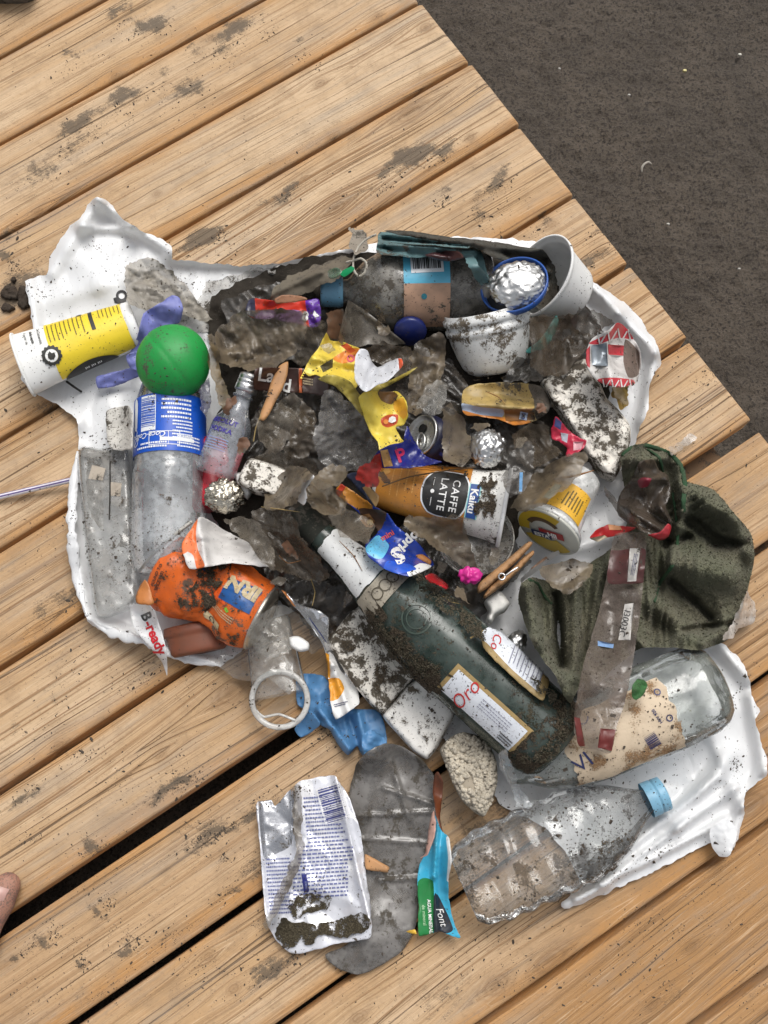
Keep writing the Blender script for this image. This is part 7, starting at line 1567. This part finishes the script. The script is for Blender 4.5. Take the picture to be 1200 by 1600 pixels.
# bare foot: one continuous surface grown from a skeleton (only the big toe is in the picture)
t = thing('person', 'bare sandy foot with its big toe reaching into the picture at the lower left', 'person')
TIP = P(11, 1384, .012); kf = .00058
dirx = np.array([.34, .94]); dirx /= np.linalg.norm(dirx); lat = np.array([-dirx[1], dirx[0]])     # toes point up the picture, other toes towards the left
def fp(back, side, z): q = TIP[:2] - dirx * back + lat * side; return (q[0], q[1], z)
J = [(fp(.000, 0.000, .0115), .0110), (fp(.013, .001, .0135), .0138), (fp(.030, .001, .0135), .0118), (fp(.052, .004, .018), .0175), (fp(.10, .022, .028), .025), (fp(.155, .030, .040), .030), (fp(.20, .034, .034), .032), (fp(.225, .035, .030), .027)]
E_ = [(0, 1), (1, 2), (2, 3), (3, 4), (4, 5), (5, 6), (6, 7)]
for i, (bk, sdv, ln, r) in enumerate([(.000, .026, .040, .0085), (.008, .043, .036, .0080), (.018, .058, .032, .0075), (.032, .071, .026, .0072)]):
    b0 = len(J); J += [(fp(bk, sdv, .008), r), (fp(bk + ln * .5, sdv - .001, .012), r * .95), (fp(bk + ln + .02, sdv * .80 + .004, .017), r * 1.35)]
    E_ += [(b0, b0 + 1), (b0 + 1, b0 + 2), (b0 + 2, 4)]
J += [(fp(.19, .034, .085), .036), (fp(.18, .034, .20), .038)]; E_ += [(5, len(J) - 2), (6, len(J) - 2), (len(J) - 2, len(J) - 1)]
J = [((x, y, max(z, r * .92)), r) for (x, y, z), r in J]
bm = bmesh.new(); 
V_ = []; F_ = []
def capsule(p0, r0, p1, r1, n=12, m=14):
    p0 = np.array(p0); p1 = np.array(p1); d = p1 - p0; L = np.linalg.norm(d) + 1e-9; d /= L; s = np.cross(d, [0, 0, 1.]); s = s / (np.linalg.norm(s) + 1e-9) if np.linalg.norm(s) > .05 else np.array([1., 0, 0]); u = np.cross(s, d); rows = []
    for q in np.linspace(-math.pi / 2, 0, 6): rows.append((p0 + d * r0 * math.sin(q), r0 * math.cos(q)))
    for q in np.linspace(0, 1, 8)[1:]: rows.append((p0 + d * L * q, r0 + (r1 - r0) * q))
    for q in np.linspace(0, math.pi / 2, 6)[1:]: rows.append((p1 + d * r1 * math.sin(q), r1 * math.cos(q)))
    b0 = len(V_); a = np.linspace(0, 2 * math.pi, m, endpoint=False)
    for c, r in rows:
        for q in a: V_.append(c + (s * math.cos(q) + u * math.sin(q)) * max(r, 1e-5))
    for i in range(len(rows) - 1):
        for j in range(m): F_.append([b0 + i * m + j, b0 + i * m + (j + 1) % m, b0 + (i + 1) * m + (j + 1) % m, b0 + (i + 1) * m + j])
    F_.append([b0 + j for j in range(m)][::-1]); F_.append([b0 + (len(rows) - 1) * m + j for j in range(m)])
for a, c in E_: capsule(J[a][0], J[a][1], J[c][0], J[c][1])
bm.free()
foot = mk('body', np.array(V_), F_, SKIN, None, t, True)
md = foot.modifiers.new('join', 'REMESH'); md.mode = 'VOXEL'; md.voxel_size = .0016; md.use_smooth_shade = True
md = foot.modifiers.new('soften', 'SMOOTH'); md.factor = .6; md.iterations = 8
NAIL = M('toenail', (.46, .27, .23), .35, 0, .1, .4)
nl_ = []; nf = []
for i in range(7):
    for j in range(7):
        u = i / 6 - .5; v = j / 6 - .5; q = fp(.006 + u * .013, .001 + v * .014, 0)
        nl_.append((q[0], q[1], .0270 - 9. * (v * .014) ** 2 * 6 - 12 * (max(0, -u) * .013) ** 2 * 5 - .0004))
for i in range(6):
    for j in range(6): nf.append([i * 7 + j, i * 7 + j + 1, (i + 1) * 7 + j + 1, (i + 1) * 7 + j])
mk('toenail', np.array(nl_), nf, NAIL, None, t, True)
slab([(-60, -50), (20, -54), (58, -30), (46, -8), (10, -5), (-40, -7), (-70, -20)], .0005, .022, M('grey_stone', (.20, .185, .165), .8, 0, .3, .5, 1., .3, .5, 300.), 16, 5, 31, (26, .002, .001), name='stone')
tag(bpy.data.objects['stone'], 'rounded grey stone at the top left corner of the deck', 'stone')
WETS = M('wet_sand_lump', (.050, .036, .026), .9, 0, 0, 0, 1., .3, 1.2, 700., spec=.3)
for i, (lab_, out) in enumerate([('clump of wet dark sand at the left frame edge, the upper one', [(0, 458), (8, 446), (22, 446), (30, 456), (26, 466), (12, 468), (2, 464)]), ('clump of wet dark sand touching the left corner of the white bag', [(29, 452), (38, 446), (46, 460), (46, 478), (40, 480), (34, 482), (28, 474)]), ('clump of wet dark sand at the left frame edge, the lower one', [(1, 482), (8, 473), (18, 476), (22, 482), (14, 487), (4, 486)]), ('tiny wet sand crumb above the wet clumps at the left', [(18, 434), (22, 431), (26, 437), (22, 442), (18, 440)])]):
    slab(jagpoly(out, 1.4, i), .0005, .0045, WETS, 4, 2.0, 60 + i, (5, .0018, .0008), name='sand_clump'); tag(bpy.data.objects['sand_clump' + ('.%03d' % i if i else '')], lab_, 'sand clump')
for i, (lab_, x, y, r, c) in enumerate([('white shell chip on the sand, farthest right', 1156, 85, 2.4, (.6, .58, .5)), ('yellowish shell chip on the sand right of the deck', 1070, 110, 2.6, (.62, .55, .25)), ('tiny white shell chip on the sand nearest the deck top', 874, 107, 1.7, (.6, .58, .54)), ('round white shell chip on the sand in the middle', 983, 148, 1.8, (.6, .58, .54)), ('tiny white shell chip on the sand beside the curled fibre', 1044, 350, 2.2, (.5, .48, .44)), ('small white shell chip on the sand at the far right below', 1155, 420, 2., (.5, .48, .44))]):
    a = np.linspace(0, 2 * math.pi, 6, endpoint=False); slab([(x + r * 1.3 * math.cos(q), y + r * .9 * math.sin(q)) for q in a], -.074, .003, M('shell_%d' % i, c, .5, 0, 0, .2), 1.5, 1.2, i, name='shell_chip')
    o_ = [o for o in bpy.data.objects if o.name.startswith('shell_chip')][-1]; tag(o_, lab_, 'shell')
tube([(1003, 269, -.072), (1003, 262, -.070), (1007, 256, -.069), (1013, 253, -.069), (1018, 256, -.071)], .0012, M('pale_fibre', (.40, .37, .32), .7, 0, .1, .2), 'curled_fibre', 6, label='curled pale fibre lying on the dark sand', cat='fibre', taper=[.6, 1, 1, .5])

# ------------------------------------------------------------------ grains of dark sand over everything, as they lie
def scatter():
    dg = bpy.context.evaluated_depsgraph_get(); dg.update()
    rs = np.random.RandomState(99); pts = []
    def shoot(px, py, r):
        p = P(np.array([px]), np.array([py]), np.array([.02]))[0]
        ok, loc, nrm, fi, ob, mt = SC.ray_cast(dg, Vector((p[0], p[1], .5)), Vector((0, 0, -1)))
        if ok and loc.z > -.005 and nrm.z > .35 and ob.name not in ('body', 'toenail'): pts.append((loc.x, loc.y, loc.z, r))
    n = 0
    cl = rs.uniform([0, 300], [1200, 1560], (260, 2))
    for i in range(22000):
        if i % 3:
            c = cl[rs.randint(len(cl))]; x, y = c + rs.normal(0, 22, 2)
        else: x, y = rs.uniform(0, 1200), rs.uniform(0, 1600)
        heap = pip(np.array([x]), np.array([y]), BAG)[0]
        if not heap and rs.rand() < .35: continue
        shoot(x, y, rs.gamma(1.3, .00019) + .00012)
    for d in DIRT:
        for q in range(int(60 * d[4])):
            a = rs.normal(0, .75, 2); dx = a[0] * d[2] * .9; dy = a[1] * d[3] * .9
            shoot(d[0] + dx * .83 + dy * .55, d[1] - dx * .55 + dy * .83, rs.gamma(1.5, .00024) + .00015)
    bm = bmesh.new(); bmesh.ops.create_icosphere(bm, subdivisions=1, radius=1); bm.verts.index_update()
    U = np.array([[1, 1, 1], [-1, -1, 1], [-1, 1, -1], [1, -1, -1], [.2, -.3, 1.3]]) * .75; F0 = np.array([[0, 1, 3], [0, 2, 1], [0, 3, 2], [1, 2, 3], [0, 4, 1]]); bm.free()
    a = np.array(pts); n = len(a); V = np.empty((n, 5, 3))
    rot = rs.uniform(0, 6.28, n); c, s = np.cos(rot), np.sin(rot); sc = a[:, 3:4] * rs.uniform(.6, 1.4, (n, 3))
    L = U[None] * sc[:, None]; V[:, :, 0] = L[:, :, 0] * c[:, None] - L[:, :, 1] * s[:, None]; V[:, :, 1] = L[:, :, 0] * s[:, None] + L[:, :, 1] * c[:, None]; V[:, :, 2] = L[:, :, 2] * .7
    V += a[:, None, :3]
    F = (F0[None] + (np.arange(n) * 5)[:, None, None]).reshape(-1, 3)
    mk('sand_grains', V.reshape(-1, 3), F.tolist(), M('loose_sand', (.060, .046, .034), .9, 0, 0, 0, 1., .4, 0), None, None, False, 'stuff')
scatter()
